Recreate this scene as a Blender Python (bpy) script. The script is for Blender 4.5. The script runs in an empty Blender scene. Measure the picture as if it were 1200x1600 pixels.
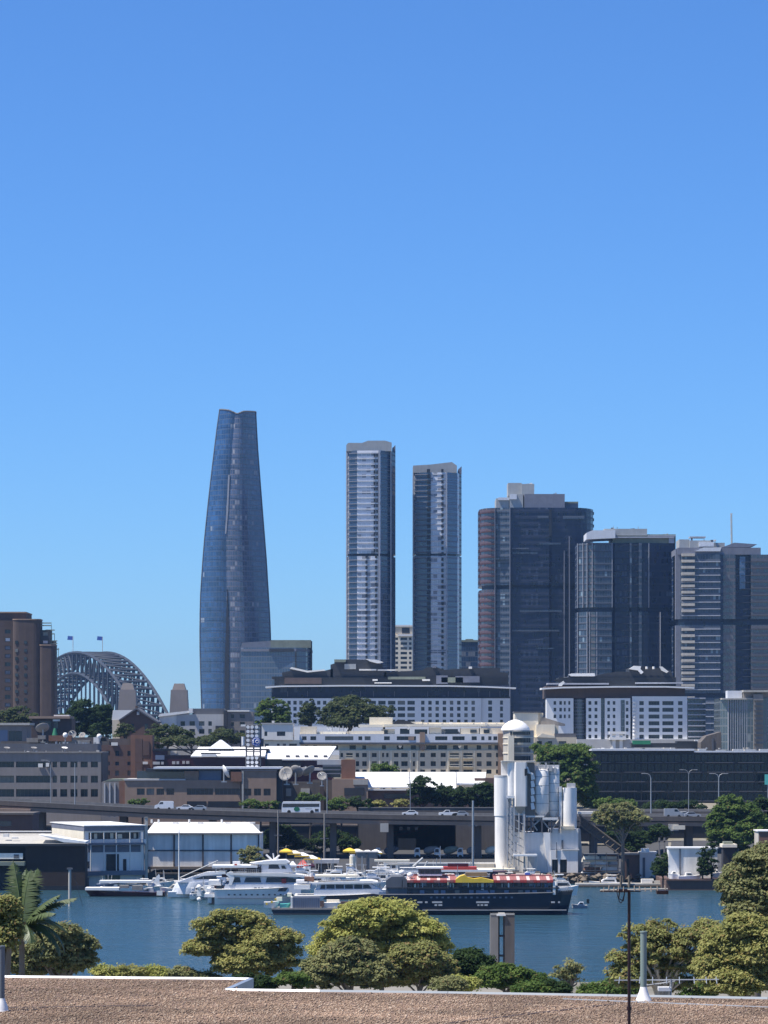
import bpy, math, random
import numpy as np
from mathutils import Vector, Matrix
S = bpy.context.scene
COL = S.collection
R = math.radians
random.seed(7); rng = np.random.default_rng(11)
# ---------------------------------------------------------------- camera, sky, sun, exposure
F, H, HY = 4860.0, 35.0, 1159.0      # focal length in photo pixels, eye height, horizon row
cd = bpy.data.cameras.new('camera'); cam = bpy.data.objects.new('camera', cd); COL.objects.link(cam)
cam.location = (0, 0, H); cam.rotation_euler = (R(90), 0, 0)
cd.sensor_fit = 'VERTICAL'; cd.sensor_height = 24; cd.lens = F/1600*24
cd.shift_y = (HY-800)/1600; cd.clip_start = 1; cd.clip_end = 60000
S.camera = cam
SUN_AZ, SUN_EL = R(-106), R(62)
w = bpy.data.worlds.new('World'); S.world = w; w.use_nodes = True
nt = w.node_tree; bg = nt.nodes['Background']
sky = nt.nodes.new('ShaderNodeTexSky'); sky.sky_type = 'NISHITA'; sky.sun_disc = False
sky.sun_elevation = SUN_EL; sky.sun_rotation = SUN_AZ
sky.altitude = 0; sky.air_density = 1.0; sky.dust_density = 0.0; sky.ozone_density = 10.0
wb = nt.nodes.new('ShaderNodeMix'); wb.data_type = 'RGBA'; wb.blend_type = 'MULTIPLY'; wb.inputs[0].default_value = 1; wb.inputs[7].default_value = (.53, .75, 1.0, 1)   # the camera's cool white balance
nt.links.new(sky.outputs[0], wb.inputs[6]); nt.links.new(wb.outputs[2], bg.inputs['Color'])
bg.inputs['Strength'].default_value = 0.102
sl = bpy.data.lights.new('sun', 'SUN'); sl.energy = 5.0; sl.angle = R(0.5); sl.color = (1, .94, .84)
so = bpy.data.objects.new('sun', sl); COL.objects.link(so)
so.rotation_euler = Vector((math.cos(SUN_EL)*math.sin(SUN_AZ), math.cos(SUN_EL)*math.cos(SUN_AZ), math.sin(SUN_EL))).to_track_quat('Z', 'Y').to_euler()
S.view_settings.view_transform = 'Standard'; S.view_settings.look = 'None'
S.view_settings.exposure = 0.58; S.view_settings.gamma = 1; S.view_settings.use_curve_mapping = False
S.cycles.max_bounces = 5; S.cycles.volume_bounces = 0; S.cycles.transparent_max_bounces = 8

# ---------------------------------------------------------------- helpers
def wx(px, Y): return (px-600)*Y/F
def wz(py, Y): return H-(py-HY)*Y/F
def pyz(z, Y): return HY+(H-z)*F/Y
def lerp(x, xs, ys): return float(np.interp(x, xs, ys))
def ground(X, Y):
    px = 600+X*F/max(Y, 1)
    if Y < 560:
        z = lerp(Y, [0, 60, 150, 250, 350, 425, 445], [14, 14, 9, 6, 4, 2.2, -3])
        return z
    sh = lerp(px, [-400, 128, 136, 1035, 1045, 1600], [745, 745, 775, 775, 739, 739])
    z = lerp(Y-sh, [-6, 0, 20, 90, 160, 240, 330, 450, 650, 900, 2500, 3500], [-3, 2, 2.2, 3.0, 7, 15, 24, 25, 10, 3, 3, 20])
    return z

class MB:
    def __init__(s): s.v = []; s.f = []; s.m = []; s.sm = []
    def add(s, vs, fs, m=0, smooth=False):
        o = len(s.v); s.v += [tuple(v) for v in vs]
        for f in fs: s.f.append([o+i for i in f]); s.m.append(m); s.sm.append(smooth)
    def box(s, x0, x1, y0, y1, z0, z1, m=0):
        if x0 > x1: x0, x1 = x1, x0
        if y0 > y1: y0, y1 = y1, y0
        if z0 > z1: z0, z1 = z1, z0
        s.add([(x0,y0,z0),(x1,y0,z0),(x1,y1,z0),(x0,y1,z0),(x0,y0,z1),(x1,y0,z1),(x1,y1,z1),(x0,y1,z1)],
              [(0,3,2,1),(4,5,6,7),(0,1,5,4),(1,2,6,5),(2,3,7,6),(3,0,4,7)], m)
    def loft(s, rings, m=0, caps=True, smooth=False, closed=True):
        n = len(rings[0]); vs = [p for r in rings for p in r]; fs = []
        for i in range(len(rings)-1):
            for j in range(n if closed else n-1):
                k = (j+1) % n
                fs.append((i*n+j, i*n+k, (i+1)*n+k, (i+1)*n+j))
        s.add(vs, fs, m, smooth)
        if caps and closed:
            s.add(rings[0], [tuple(range(n-1, -1, -1))], m); s.add(rings[-1], [tuple(range(n))], m)
    def prism(s, poly, y0, y1, m=0):       # poly in x,z, seen from -y, listed counter-clockwise as seen
        a = sum(poly[i][0]*poly[(i+1) % len(poly)][1]-poly[(i+1) % len(poly)][0]*poly[i][1] for i in range(len(poly)))
        if a < 0: poly = poly[::-1]
        n = len(poly)
        s.add([(x, y0, z) for x, z in poly]+[(x, y1, z) for x, z in poly],
              [tuple(range(n)), tuple(range(2*n-1, n-1, -1))]+[(j, n+j, n+(j+1) % n, (j+1) % n) for j in range(n)], m)
    def plan(s, poly, z0, z1, m=0):        # poly in x,y counter-clockwise from above
        a = sum(poly[i][0]*poly[(i+1) % len(poly)][1]-poly[(i+1) % len(poly)][0]*poly[i][1] for i in range(len(poly)))
        if a < 0: poly = poly[::-1]
        s.loft([[(x, y, z0) for x, y in poly], [(x, y, z1) for x, y in poly]], m)
    def tube(s, p0, p1, r0, r1=None, n=6, m=0, caps=True):
        p0, p1 = Vector(p0), Vector(p1); r1 = r0 if r1 is None else r1
        d = (p1-p0)
        if d.length < 1e-6: return
        q = d.to_track_quat('Z', 'Y')
        ring = lambda c, r: [c+q @ Vector((r*math.cos(2*math.pi*i/n), r*math.sin(2*math.pi*i/n), 0)) for i in range(n)]
        s.loft([ring(p0, r0), ring(p1, r1)], m, caps, smooth=n > 6)
    def path(s, pts, rs, n=6, m=0):
        for i in range(len(pts)-1): s.tube(pts[i], pts[i+1], rs[i], rs[i+1], n, m)
    def lathe(s, prof, c=(0,0,0), q=None, n=20, m=0):   # prof (r,z)
        rings = []
        for r, z in prof:
            rg = []
            for i in range(n):
                v = Vector((max(r, 1e-4)*math.cos(2*math.pi*i/n), max(r, 1e-4)*math.sin(2*math.pi*i/n), z))
                if q is not None: v = q @ v
                rg.append(v+Vector(c))
            rings.append(rg)
        s.loft(rings, m, True, smooth=True)
    def mesh(s, name, mats):
        me = bpy.data.meshes.new(name); me.from_pydata(s.v, [], s.f)
        if not isinstance(mats, (list, tuple)): mats = [mats]
        for mm in mats: me.materials.append(mm)
        n = len(s.f)
        if n != len(me.polygons): raise RuntimeError('bad mesh '+name)
        me.polygons.foreach_set('material_index', s.m); me.polygons.foreach_set('use_smooth', s.sm)
        uv = me.uv_layers.new(name='uv'); nl = len(me.loops)
        co = np.empty(len(me.vertices)*3); me.vertices.foreach_get('co', co); co = co.reshape(-1, 3)
        li = np.empty(nl, int); me.loops.foreach_get('vertex_index', li)
        no = np.empty(n*3); me.polygons.foreach_get('normal', no); no = no.reshape(-1, 3)
        ls = np.empty(n, int); me.polygons.foreach_get('loop_total', ls)
        N = np.repeat(no, ls, axis=0); P = co[li]
        up = np.abs(N[:, 2]) > .8
        hl = np.hypot(N[:, 0], N[:, 1])+1e-9
        u = np.where(up, P[:, 0], (-P[:, 0]*N[:, 1]+P[:, 1]*N[:, 0])/hl); v = np.where(up, P[:, 1], P[:, 2])
        uv.data.foreach_set('uv', np.stack([u, v], 1).ravel())
        return me
def obj(name, me, parent=None, loc=None, kind=None, label=None):
    o = bpy.data.objects.new(name, me); COL.objects.link(o)
    if parent is not None: o.parent = parent
    if loc is not None: o.location = loc
    if kind: o['kind'] = kind
    if label: o['label'] = label
    return o
def tag(o, label, cat, group=None):
    o['label'] = label; o['category'] = cat
    if group: o['group'] = group
    return o
def dup(root, label=None, loc=None, rotz=None):
    r = root.copy(); COL.objects.link(r)
    if label: r['label'] = label
    if loc is not None: r.location = loc
    if rotz is not None: r.rotation_euler[2] = rotz
    for ch in KIDS(root):
        c = ch.copy(); COL.objects.link(c); c.parent = r
        for g in KIDS(ch):
            d = g.copy(); COL.objects.link(d); d.parent = c
    return r
def KIDS(o): return [c for c in bpy.data.objects if c.parent == o]
WC = {}
class T:
    """a thing: an Empty at its base; parts are laid out in photo pixels at its own distance, depths in metres"""
    def __init__(s, name, label, cat, px, py, Y, rot=0, group=None, parent=None, kind=None):
        s.k = Y/F; s.px = px; s.Y = Y
        x = wx(px, Y); s.g = ground(x, Y+3)-1
        z = wz(py, Y) if py is not None else s.g+1
        s.py = py if py is not None else pyz(z, Y)
        s.z = z; s.gy = pyz(s.g, Y)     # pixel row of one metre under the ground
        s.o = bpy.data.objects.new(name, None); COL.objects.link(s.o); s.o.empty_display_size = 1
        s.o.location = (x, Y, z); s.o.rotation_euler = (0, 0, R(rot))
        tag(s.o, label, cat, group)
    def X(s, px): return (px-s.px)*s.k
    def Z(s, py): return (s.py-py)*s.k
    def put(s, name, mb, m, parent=None, kind=None, label=None):
        return obj(name, mb.mesh(name, m), parent or s.o, None, kind, label)
    def boxes(s, name, m, L, parent=None, kind=None, label=None):
        if len(L) > 1 and kind is None:
            return [s.boxes(name, m, [q], parent, None, label) for q in L][0]
        b = MB()
        for (x0, x1, y0, y1, d0, d1) in L: b.box(s.X(x0), s.X(x1), d0, d1, s.Z(y1), s.Z(y0))
        return s.put(name, b, m, parent, kind, label)
    def box(s, name, m, x0, x1, y0, y1, d0, d1, parent=None, label=None): return s.boxes(name, m, [(x0, x1, y0, y1, d0, d1)], parent, None, label)
    def prism(s, name, m, poly, d0, d1, parent=None, label=None):
        b = MB(); b.prism([(s.X(x), s.Z(y)) for x, y in poly], d0, d1); return s.put(name, b, m, parent, None, label)
    def cyl(s, name, m, px, r, y0, y1, d, r1=None, n=24, parent=None, label=None):
        b = MB(); b.tube((s.X(px), d, s.Z(y1)), (s.X(px), d, s.Z(y0)), r*s.k, (r if r1 is None else r1)*s.k, n)
        return s.put(name, b, m, parent, None, label)
    def wall(s, name, m, x0, x1, y0, y1, d0, d1, cols, rows, wm=None, skip=(), dep=.3, parent=None, wname='window', back=True, keep=None):
        b = MB(); X0, X1, Z0, Z1 = s.X(x0), s.X(x1), s.Z(y1), s.Z(y0)
        cx = sorted([(s.X(a), s.X(c)) for a, c in cols]); rz = sorted([(s.Z(c), s.Z(a)) for a, c in rows])
        ri = {round(s.Z(c), 4): i for i, (a, c) in enumerate(rows)}
        xs = sorted({X0, X1, *[q for p in cx for q in p]}); zs = sorted({Z0, Z1, *[q for p in rz for q in p]})
        holes = []
        for i in range(len(xs)-1):
            ci = next((k for k, c in enumerate(cx) if abs(c[0]-xs[i]) < 1e-6), None)
            for j in range(len(zs)-1):
                rr = next((k for k, c in enumerate(rz) if abs(c[0]-zs[j]) < 1e-6), None)
                a, c, e, f = xs[i], xs[i+1], zs[j], zs[j+1]
                if ci is not None and rr is not None and (ci, len(rz)-1-rr) not in skip:
                    holes.append((a, c, e, f)); D = d0+dep
                    b.add([(a,d0,e),(c,d0,e),(c,d0,f),(a,d0,f),(a,D,e),(c,D,e),(c,D,f),(a,D,f)], [(0,1,5,4),(1,2,6,5),(2,3,7,6),(3,0,4,7)])
                else: b.add([(a,d0,e),(c,d0,e),(c,d0,f),(a,d0,f)], [(0,1,2,3)])
        b.add([(X0,d0,Z0),(X1,d0,Z0),(X1,d1,Z0),(X0,d1,Z0),(X0,d0,Z1),(X1,d0,Z1),(X1,d1,Z1),(X0,d1,Z1)],
              [(4,5,6,7),(1,2,6,5),(2,3,7,6),(3,0,4,7)])
        wl = s.put(name, b, m, parent)
        for (a, c, e, f) in holes:
            W, Hh = round(c-a, 2), round(f-e, 2); key = (W, Hh, wm or 'w', s.Y > 1500)
            if key not in WC:
                q = MB(); q.add([(0,0,0),(W,0,0),(W,0,Hh),(0,0,Hh)], [(0,1,2,3)], 0)
                t = .07
                q.box(0, t, -.08, -.003, 0, Hh, 1); q.box(W-t, W, -.08, -.003, 0, Hh, 1)
                q.box(t, W-t, -.08, -.003, 0, t, 1); q.box(t, W-t, -.08, -.003, Hh-t, Hh, 1); 
                nb = max(1, int(W/1.3))
                for k in range(nb): 
                    xx = W*(k+1)/(nb+1); q.box(xx-.03, xx+.03, -.07, -.004, t, Hh-t, 1)
                WC[key] = q.mesh('window', [M[wm or 'win'], M['black' if wm == 'winblack' else 'frame']])
            obj(wname, WC[key], wl, (a, d0+dep-.01, e))
        return wl
def cols(x0, x1, n, w):
    p = (x1-x0)/n; return [(x0+p*(i+.5)-w/2, x0+p*(i+.5)+w/2) for i in range(n)]
# ---------------------------------------------------------------- materials
M = {}
def nodes(name):
    m = bpy.data.materials.new(name); m.use_nodes = True; n = m.node_tree
    return m, n, n.nodes['Principled BSDF'], (lambda t: n.nodes.new(t)), n.links.new
def mixc(n, L, a, b, fac):
    x = n.nodes.new('ShaderNodeMix'); x.data_type = 'RGBA'
    for k, v in ((6, a), (7, b)):
        if isinstance(v, tuple): x.inputs[k].default_value = (*v, 1) if len(v) == 3 else v
        else: L(v, x.inputs[k])
    if isinstance(fac, float): x.inputs[0].default_value = fac
    else: L(fac, x.inputs[0])
    return x.outputs[2]
def math_(n, L, op, a, b=None, c=None):
    x = n.nodes.new('ShaderNodeMath'); x.operation = op
    for k, v in enumerate((a, b, c)):
        if v is None: continue
        if isinstance(v, (int, float)): x.inputs[k].default_value = v
        else: L(v, x.inputs[k])
    return x.outputs[0]
def plain(name, c, rough=.8, metal=0, var=.25, sc=.4, streak=.15, bump=0, corr=0, ior=1.45):
    m, n, p, N, L = nodes(name)
    p.inputs['Roughness'].default_value = rough; p.inputs['Metallic'].default_value = metal; p.inputs['IOR'].default_value = ior
    tc = N('ShaderNodeTexCoord'); ns = N('ShaderNodeTexNoise'); ns.inputs['Scale'].default_value = sc; ns.inputs['Detail'].default_value = 6
    L(tc.outputs['Object'], ns.inputs['Vector'])
    mp = N('ShaderNodeMapping'); mp.inputs['Scale'].default_value = (1.3, 1.3, .12); L(tc.outputs['Object'], mp.inputs['Vector'])
    n2 = N('ShaderNodeTexNoise'); n2.inputs['Scale'].default_value = 1.0; n2.inputs['Detail'].default_value = 4; L(mp.outputs[0], n2.inputs['Vector'])
    a = math_(n, L, 'MULTIPLY_ADD', ns.outputs[0], 2*var, 1-var)
    b = math_(n, L, 'MULTIPLY_ADD', n2.outputs[0], 2*streak, 1-streak)
    f = math_(n, L, 'MULTIPLY', a, b)
    if corr:
        sx = N('ShaderNodeUVMap'); sp = N('ShaderNodeSeparateXYZ'); L(sx.outputs[0], sp.inputs[0])
        fr = math_(n, L, 'FRACT', math_(n, L, 'DIVIDE', sp.outputs[0], corr)); 
        wv = N('ShaderNodeTexWhiteNoise'); wv.noise_dimensions = '1D'; L(math_(n, L, 'FLOOR', math_(n, L, 'DIVIDE', sp.outputs[0], corr*3)), wv.inputs['W'])
        f = math_(n, L, 'MULTIPLY', f, math_(n, L, 'MULTIPLY_ADD', wv.outputs[0], .18, .9))
    vm = N('ShaderNodeVectorMath'); vm.operation = 'SCALE'; vm.inputs[0].default_value = c; L(f, vm.inputs['Scale'])
    L(vm.outputs[0], p.inputs['Base Color'])
    if bump or corr:
        bp = N('ShaderNodeBump'); bp.inputs['Strength'].default_value = bump or .5; bp.inputs['Distance'].default_value = .05
        L(fr if corr else ns.outputs[0], bp.inputs['Height']); L(bp.outputs[0], p.inputs['Normal'])
    M[name] = m; return m
def curtain(name, glass, frame, ms=1.5, fs=3.6, mw=.1, sw=.22, var=.5, blind=(.25, .27, .3), bl=.12, rough=.12, ior=1.9, fr=.5, metal=0.0):
    m, n, p, N, L = nodes(name)
    uv = N('ShaderNodeUVMap'); sp = N('ShaderNodeSeparateXYZ'); L(uv.outputs[0], sp.inputs[0])
    u = math_(n, L, 'DIVIDE', sp.outputs[0], ms); v = math_(n, L, 'DIVIDE', sp.outputs[1], fs)
    cb = N('ShaderNodeCombineXYZ'); L(math_(n, L, 'FLOOR', u), cb.inputs[0]); L(math_(n, L, 'FLOOR', v), cb.inputs[1])
    wn = N('ShaderNodeTexWhiteNoise'); wn.noise_dimensions = '2D'; L(cb.outputs[0], wn.inputs['Vector'])
    c2 = N('ShaderNodeCombineXYZ'); L(math_(n, L, 'FLOOR', math_(n, L, 'DIVIDE', u, 5)), c2.inputs[0]); L(math_(n, L, 'FLOOR', v), c2.inputs[1])
    w2 = N('ShaderNodeTexWhiteNoise'); w2.noise_dimensions = '2D'; L(c2.outputs[0], w2.inputs['Vector'])
    ns = N('ShaderNodeTexNoise'); ns.inputs['Scale'].default_value = .05; ns.inputs['Detail'].default_value = 3; L(uv.outputs[0], ns.inputs['Vector'])
    f = math_(n, L, 'MULTIPLY_ADD', wn.outputs[0], var, 1-var/2)
    f = math_(n, L, 'MULTIPLY', f, math_(n, L, 'MULTIPLY_ADD', ns.outputs[0], 1.2, .4))
    vm = N('ShaderNodeVectorMath'); vm.operation = 'SCALE'; vm.inputs[0].default_value = glass; L(f, vm.inputs['Scale'])
    isb = math_(n, L, 'GREATER_THAN', math_(n, L, 'MULTIPLY_ADD', w2.outputs[0], .6, math_(n, L, 'MULTIPLY', wn.outputs[0], .4)), 1-bl*1.3)
    col = mixc(n, L, vm.outputs[0], blind, isb)
    k1 = math_(n, L, 'LESS_THAN', math_(n, L, 'FRACT', u), mw); k2 = math_(n, L, 'LESS_THAN', math_(n, L, 'FRACT', v), sw)
    k = math_(n, L, 'MAXIMUM', k1, k2)
    col = mixc(n, L, col, frame, k); L(col, p.inputs['Base Color'])
    rr = math_(n, L, 'MULTIPLY_ADD', math_(n, L, 'MAXIMUM', k, isb), fr-rough, math_(n, L, 'MULTIPLY_ADD', wn.outputs[0], .12, rough))
    L(rr, p.inputs['Roughness']); p.inputs['IOR'].default_value = ior; p.inputs['Metallic'].default_value = metal
    M[name] = m; return m
m, n, p, N, L = nodes('win')                    # window glass, some with pale blinds behind
oi = N('ShaderNodeObjectInfo'); k = math_(n, L, 'GREATER_THAN', oi.outputs['Random'], .86)
base = mixc(n, L, (.012, .017, .025), (.05, .06, .07), oi.outputs['Random'])
L(mixc(n, L, base, (.16, .16, .15), k), p.inputs['Base Color']); p.inputs['Roughness'].default_value = .12; M['win'] = m
plain('frame', (.10, .10, .11), .5, 0, .05)
plain('white', (.80, .78, .75), .55, 0, .06, .5, .05)
plain('offwhite', (.74, .71, .66), .7, 0, .12, .3, .12)
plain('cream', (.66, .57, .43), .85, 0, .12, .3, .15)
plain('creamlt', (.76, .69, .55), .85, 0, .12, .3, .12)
plain('grey', (.22, .20, .19), .85, 0, .15, .3, .15)
plain('greylt', (.46, .45, .44), .8, 0, .12, .3, .12)
plain('greydk', (.10, .105, .12), .8, 0, .2, .3, .15)
plain('conc', (.24, .22, .20), .9, 0, .2, .4, .25)
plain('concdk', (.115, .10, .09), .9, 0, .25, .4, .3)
plain('conclt', (.42, .40, .36), .9, 0, .2, .4, .25)
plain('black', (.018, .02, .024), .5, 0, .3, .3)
plain('dark', (.035, .038, .045), .7, 0, .3, .3)
plain('brick', (.17, .085, .06), .9, 0, .2, .6, .1)
plain('brickor', (.20, .105, .07), .9, 0, .2, .6, .1)
plain('brickdk', (.13, .08, .065), .9, 0, .2, .6, .12)
plain('tan', (.30, .21, .155), .9, 0, .18, .5, .12)
plain('wharfbrown', (.04, .028, .024), .9, 0, .2, .5, .15)
plain('brown', (.085, .063, .058), .9, 0, .2, .5, .15)
plain('metalroof', (.78, .77, .74), .5, 0, .08, .3, .05, corr=.8)
plain('corr', (.76, .73, .68), .6, 0, .18, .35, .25, corr=.9)
plain('bridgesteel', (.022, .028, .042), .7, 0, .1, .1)
plain('steelblue', (.15, .19, .27), .6, 0, .1, .1)
plain('stone', (.19, .16, .14), .9, 0, .15, .1, .1)
plain('red', (.42, .05, .04), .6, 0, .1); plain('pinkred', (.30, .11, .10), .7, 0, .15)
m, n, p, N, L = nodes('winblack'); p.inputs['Base Color'].default_value = (.006, .01, .018, 1); p.inputs['Roughness'].default_value = .15; M['winblack'] = m
plain('redshed', (.34, .05, .045), .8, 0, .2, .3, .2)
plain('yellow', (.75, .50, .05), .5, 0, .1)
plain('navy', (.012, .018, .035), .35, 0, .3, .3)
plain('maroon', (.05, .012, .018), .35, 0, .2)
plain('galv', (.36, .37, .38), .45, .4, .15, .5, .2)
plain('silo', (.80, .77, .73), .6, 0, .08, .3, .16)
plain('silogrey', (.74, .71, .67), .6, 0, .1, .3, .2)
plain('asphalt', (.055, .055, .057), .9, 0, .2, .3, 0)
plain('green', (.02, .16, .08), .6, 0, .1)
plain('timber', (.16, .13, .10), .9, 0, .25, .6, .2)
plain('tyre', (.02, .02, .02), .9, 0, .1)
plain('blueglass', (.02, .03, .045), .1, 0, .3, .5, ior=1.7)
plain('teal', (.10, .45, .42), .5, 0, .1)
plain('blue', (.04, .10, .40), .5, 0, .1)
plain('shirt', (.30, .30, .32), .8, 0, .1)
plain('dishgrey', (.24, .23, .22), .7, 0, .15, .8)

# ---------------------------------------------------------------- air
def haze():
    b = MB(); b.box(-2600, 2600, -1100, 9300, -4.5, 285)
    m = bpy.data.materials.new('haze'); m.use_nodes = True; n = m.node_tree; n.nodes.remove(n.nodes['Principled BSDF'])
    v = n.nodes.new('ShaderNodeVolumePrincipled'); v.inputs['Density'].default_value = HAZE; v.inputs['Color'].default_value = (.34, .60, 1, 1)
    v.inputs['Anisotropy'].default_value = .3
    n.links.new(v.outputs[0], n.nodes['Material Output'].inputs['Volume'])
    obj('haze', b.mesh('haze', m), kind='stuff')
HAZE = 0.00004
haze()
# ---------------------------------------------------------------- ground and water
def terrain():
    ys = np.unique(np.concatenate([np.arange(-1000, 400, 20), np.arange(400, 460, 2), np.arange(460, 700, 20), np.arange(700, 840, 2), np.arange(840, 1500, 25), np.arange(1500, 9200, 150)]))
    us = np.unique(np.concatenate([np.arange(-1500, 2701, 60), [128, 132, 136, 1035, 1040, 1045]]))
    vs = []
    for y in ys:
        for u in us:
            X = (u-600)*max(y, 300)/F*(1 if y < 2500 else 1.3); vs.append((X, y, ground(X, y) if y > 0 else 14))
    n = len(us); fs = [(i*n+j, i*n+j+1, (i+1)*n+j+1, (i+1)*n+j) for i in range(len(ys)-1) for j in range(n-1)]
    m, nn, p, N, L = nodes('ground_soil'); p.inputs['Roughness'].default_value = .95
    tc = N('ShaderNodeTexCoord'); a = N('ShaderNodeTexNoise'); a.inputs['Scale'].default_value = .05; a.inputs['Detail'].default_value = 8; L(tc.outputs['Object'], a.inputs['Vector'])
    b = N('ShaderNodeTexNoise'); b.inputs['Scale'].default_value = .6; b.inputs['Detail'].default_value = 6; L(tc.outputs['Object'], b.inputs['Vector'])
    r = N('ShaderNodeValToRGB'); r.color_ramp.elements[0].position = .4; r.color_ramp.elements[0].color = (.12, .115, .07, 1); r.color_ramp.elements[1].position = .6; r.color_ramp.elements[1].color = (.30, .27, .22, 1)
    L(a.outputs[0], r.inputs[0]); L(mixc(nn, L, r.outputs[0], (.17, .155, .13), b.outputs[0]), p.inputs['Base Color'])
    g = MB(); g.add(vs, fs, 0, True); obj('ground', g.mesh('ground', m), kind='structure')
    m, nn, p, N, L = nodes('harbour_water')
    p.inputs['Base Color'].default_value = (.025, .065, .09, 1); p.inputs['Roughness'].default_value = .16; p.inputs['IOR'].default_value = 1.33
    tc = N('ShaderNodeTexCoord'); hgt = None
    for sc, st, sy in ((.9, 1.0, .45), (.22, 1.6, .5), (3.5, .35, .6)):
        mp = N('ShaderNodeMapping'); mp.inputs['Scale'].default_value = (sc*sy, sc, 1); mp.inputs['Rotation'].default_value = (0, 0, R(12)); L(tc.outputs['Object'], mp.inputs['Vector'])
        a = N('ShaderNodeTexNoise'); a.inputs['Scale'].default_value = 1; a.inputs['Detail'].default_value = 5; a.inputs['Roughness'].default_value = .6; L(mp.outputs[0], a.inputs['Vector'])
        q = math_(nn, L, 'MULTIPLY', a.outputs[0], st/ sc*.22); hgt = q if hgt is None else math_(nn, L, 'ADD', hgt, q)
    # gusts: patches of rougher water
    mp = N('ShaderNodeMapping'); mp.inputs['Scale'].default_value = (.02, .05, 1); L(tc.outputs['Object'], mp.inputs['Vector'])
    a = N('ShaderNodeTexNoise'); a.inputs['Scale'].default_value = 1; a.inputs['Detail'].default_value = 5; L(mp.outputs[0], a.inputs['Vector'])
    hgt = math_(nn, L, 'MULTIPLY', hgt, math_(nn, L, 'MULTIPLY_ADD', a.outputs[0], 1.6, .3))
    bp = N('ShaderNodeBump'); bp.inputs['Strength'].default_value = 1; bp.inputs['Distance'].default_value = 1.0; L(hgt, bp.inputs['Height']); L(bp.outputs[0], p.inputs['Normal'])
    g = MB(); g.add([(-2550, 300, 0), (2550, 300, 0), (2550, 9250, 0), (-2550, 9250, 0)], [(0,1,2,3)]); obj('water', g.mesh('water', m), kind='structure')
terrain()
def yard():  # dark sheet added over sunlit ground to stand for the viaduct's shade
    us = list(range(-200, 1401, 50)); ys = [772, 790, 820, 850, 880, 899]; b = MB(); vs = []
    for y in ys:
        for u in us: X = (u-600)*y/F; vs.append((X, y, max(ground(X, y), 2.3)+.06))
    n = len(us); b.add(vs, [(i*n+j, i*n+j+1, (i+1)*n+j+1, (i+1)*n+j) for i in range(len(ys)-1) for j in range(n-1)]); obj('yard_shade_sheet', b.mesh('yard_shade_sheet', M['asphalt']), kind='structure')
yard()
# ================================================================ SKYLINE
RU = random.Random(31)
def roof_units(t, x0, x1, y, n, d0=3, d1=10, hmax=4, mats=('plant', 'greydk', 'offwhite', 'galv', 'conclt')):
    for i in range(n):
        w_ = RU.uniform(1.2, 4.5); x = RU.uniform(x0, x1-w_); h_ = RU.uniform(.8, hmax); d = RU.uniform(d0, d1)
        if RU.random() < .3: t.cyl('roof_pipe', M[RU.choice(mats)], x+w_/2, .35, y-h_*1.3, y+.3, d, n=6)
        else: t.box('roof_unit', M[RU.choice(mats)], x, x+w_, y-h_, y+.3, d, d+RU.uniform(1, 3))
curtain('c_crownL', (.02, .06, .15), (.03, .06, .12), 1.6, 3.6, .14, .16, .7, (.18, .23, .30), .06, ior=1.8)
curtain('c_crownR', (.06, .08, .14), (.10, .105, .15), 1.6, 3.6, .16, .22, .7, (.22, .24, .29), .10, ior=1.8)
curtain('c_podium', (.05, .085, .15), (.10, .13, .17), 1.8, 4.0, .14, .22, .5, (.2, .24, .3), .06, ior=1.8)
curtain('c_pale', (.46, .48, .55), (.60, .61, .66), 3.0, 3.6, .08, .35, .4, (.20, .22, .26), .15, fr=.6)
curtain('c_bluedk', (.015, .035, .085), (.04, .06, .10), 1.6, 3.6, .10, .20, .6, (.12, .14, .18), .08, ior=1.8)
curtain('c_blue', (.05, .10, .19), (.08, .12, .2), 1.6, 3.6, .10, .20, .4, (.12, .16, .24), .06, ior=1.8)
curtain('c_towdk', (.006, .014, .042), (.018, .028, .06), 1.5, 3.9, .14, .30, 1.0, (.05, .075, .12), .10, ior=1.5, rough=.25)
curtain('c_towmid', (.03, .05, .08), (.075, .09, .12), 1.5, 3.9, .14, .30, .8, (.16, .24, .30), .10, ior=1.6, rough=.25)
curtain('c_towred', (.03, .015, .02), (.07, .03, .035), 1.5, 3.9, .2, .35, .6, (.10, .06, .06), .08)
curtain('c_brownglass', (.035, .035, .042), (.07, .062, .07), 2.2, 3.9, .12, .4, .6, (.1, .1, .11), .08)
curtain('c_lowglass', (.045, .06, .07), (.10, .12, .13), 1.6, 3.2, .2, .16, .6, (.15, .18, .19), .08)
plain('redfin', (.052, .022, .026), .7); plain('towslab', (.028, .036, .055), .6); plain('palebalc', (.50, .45, .38), .8); plain('slab', (.16, .17, .21), .7); plain('slabpale', (.36, .37, .41), .7); plain('slabwhite', (.55, .56, .6), .7)
plain('roofgreen', (.20, .22, .17), .8, 0, .3); plain('plant', (.34, .35, .35), .8, 0, .15)
plain('palewhite', (.60, .62, .66), .7, 0, .08)

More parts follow.
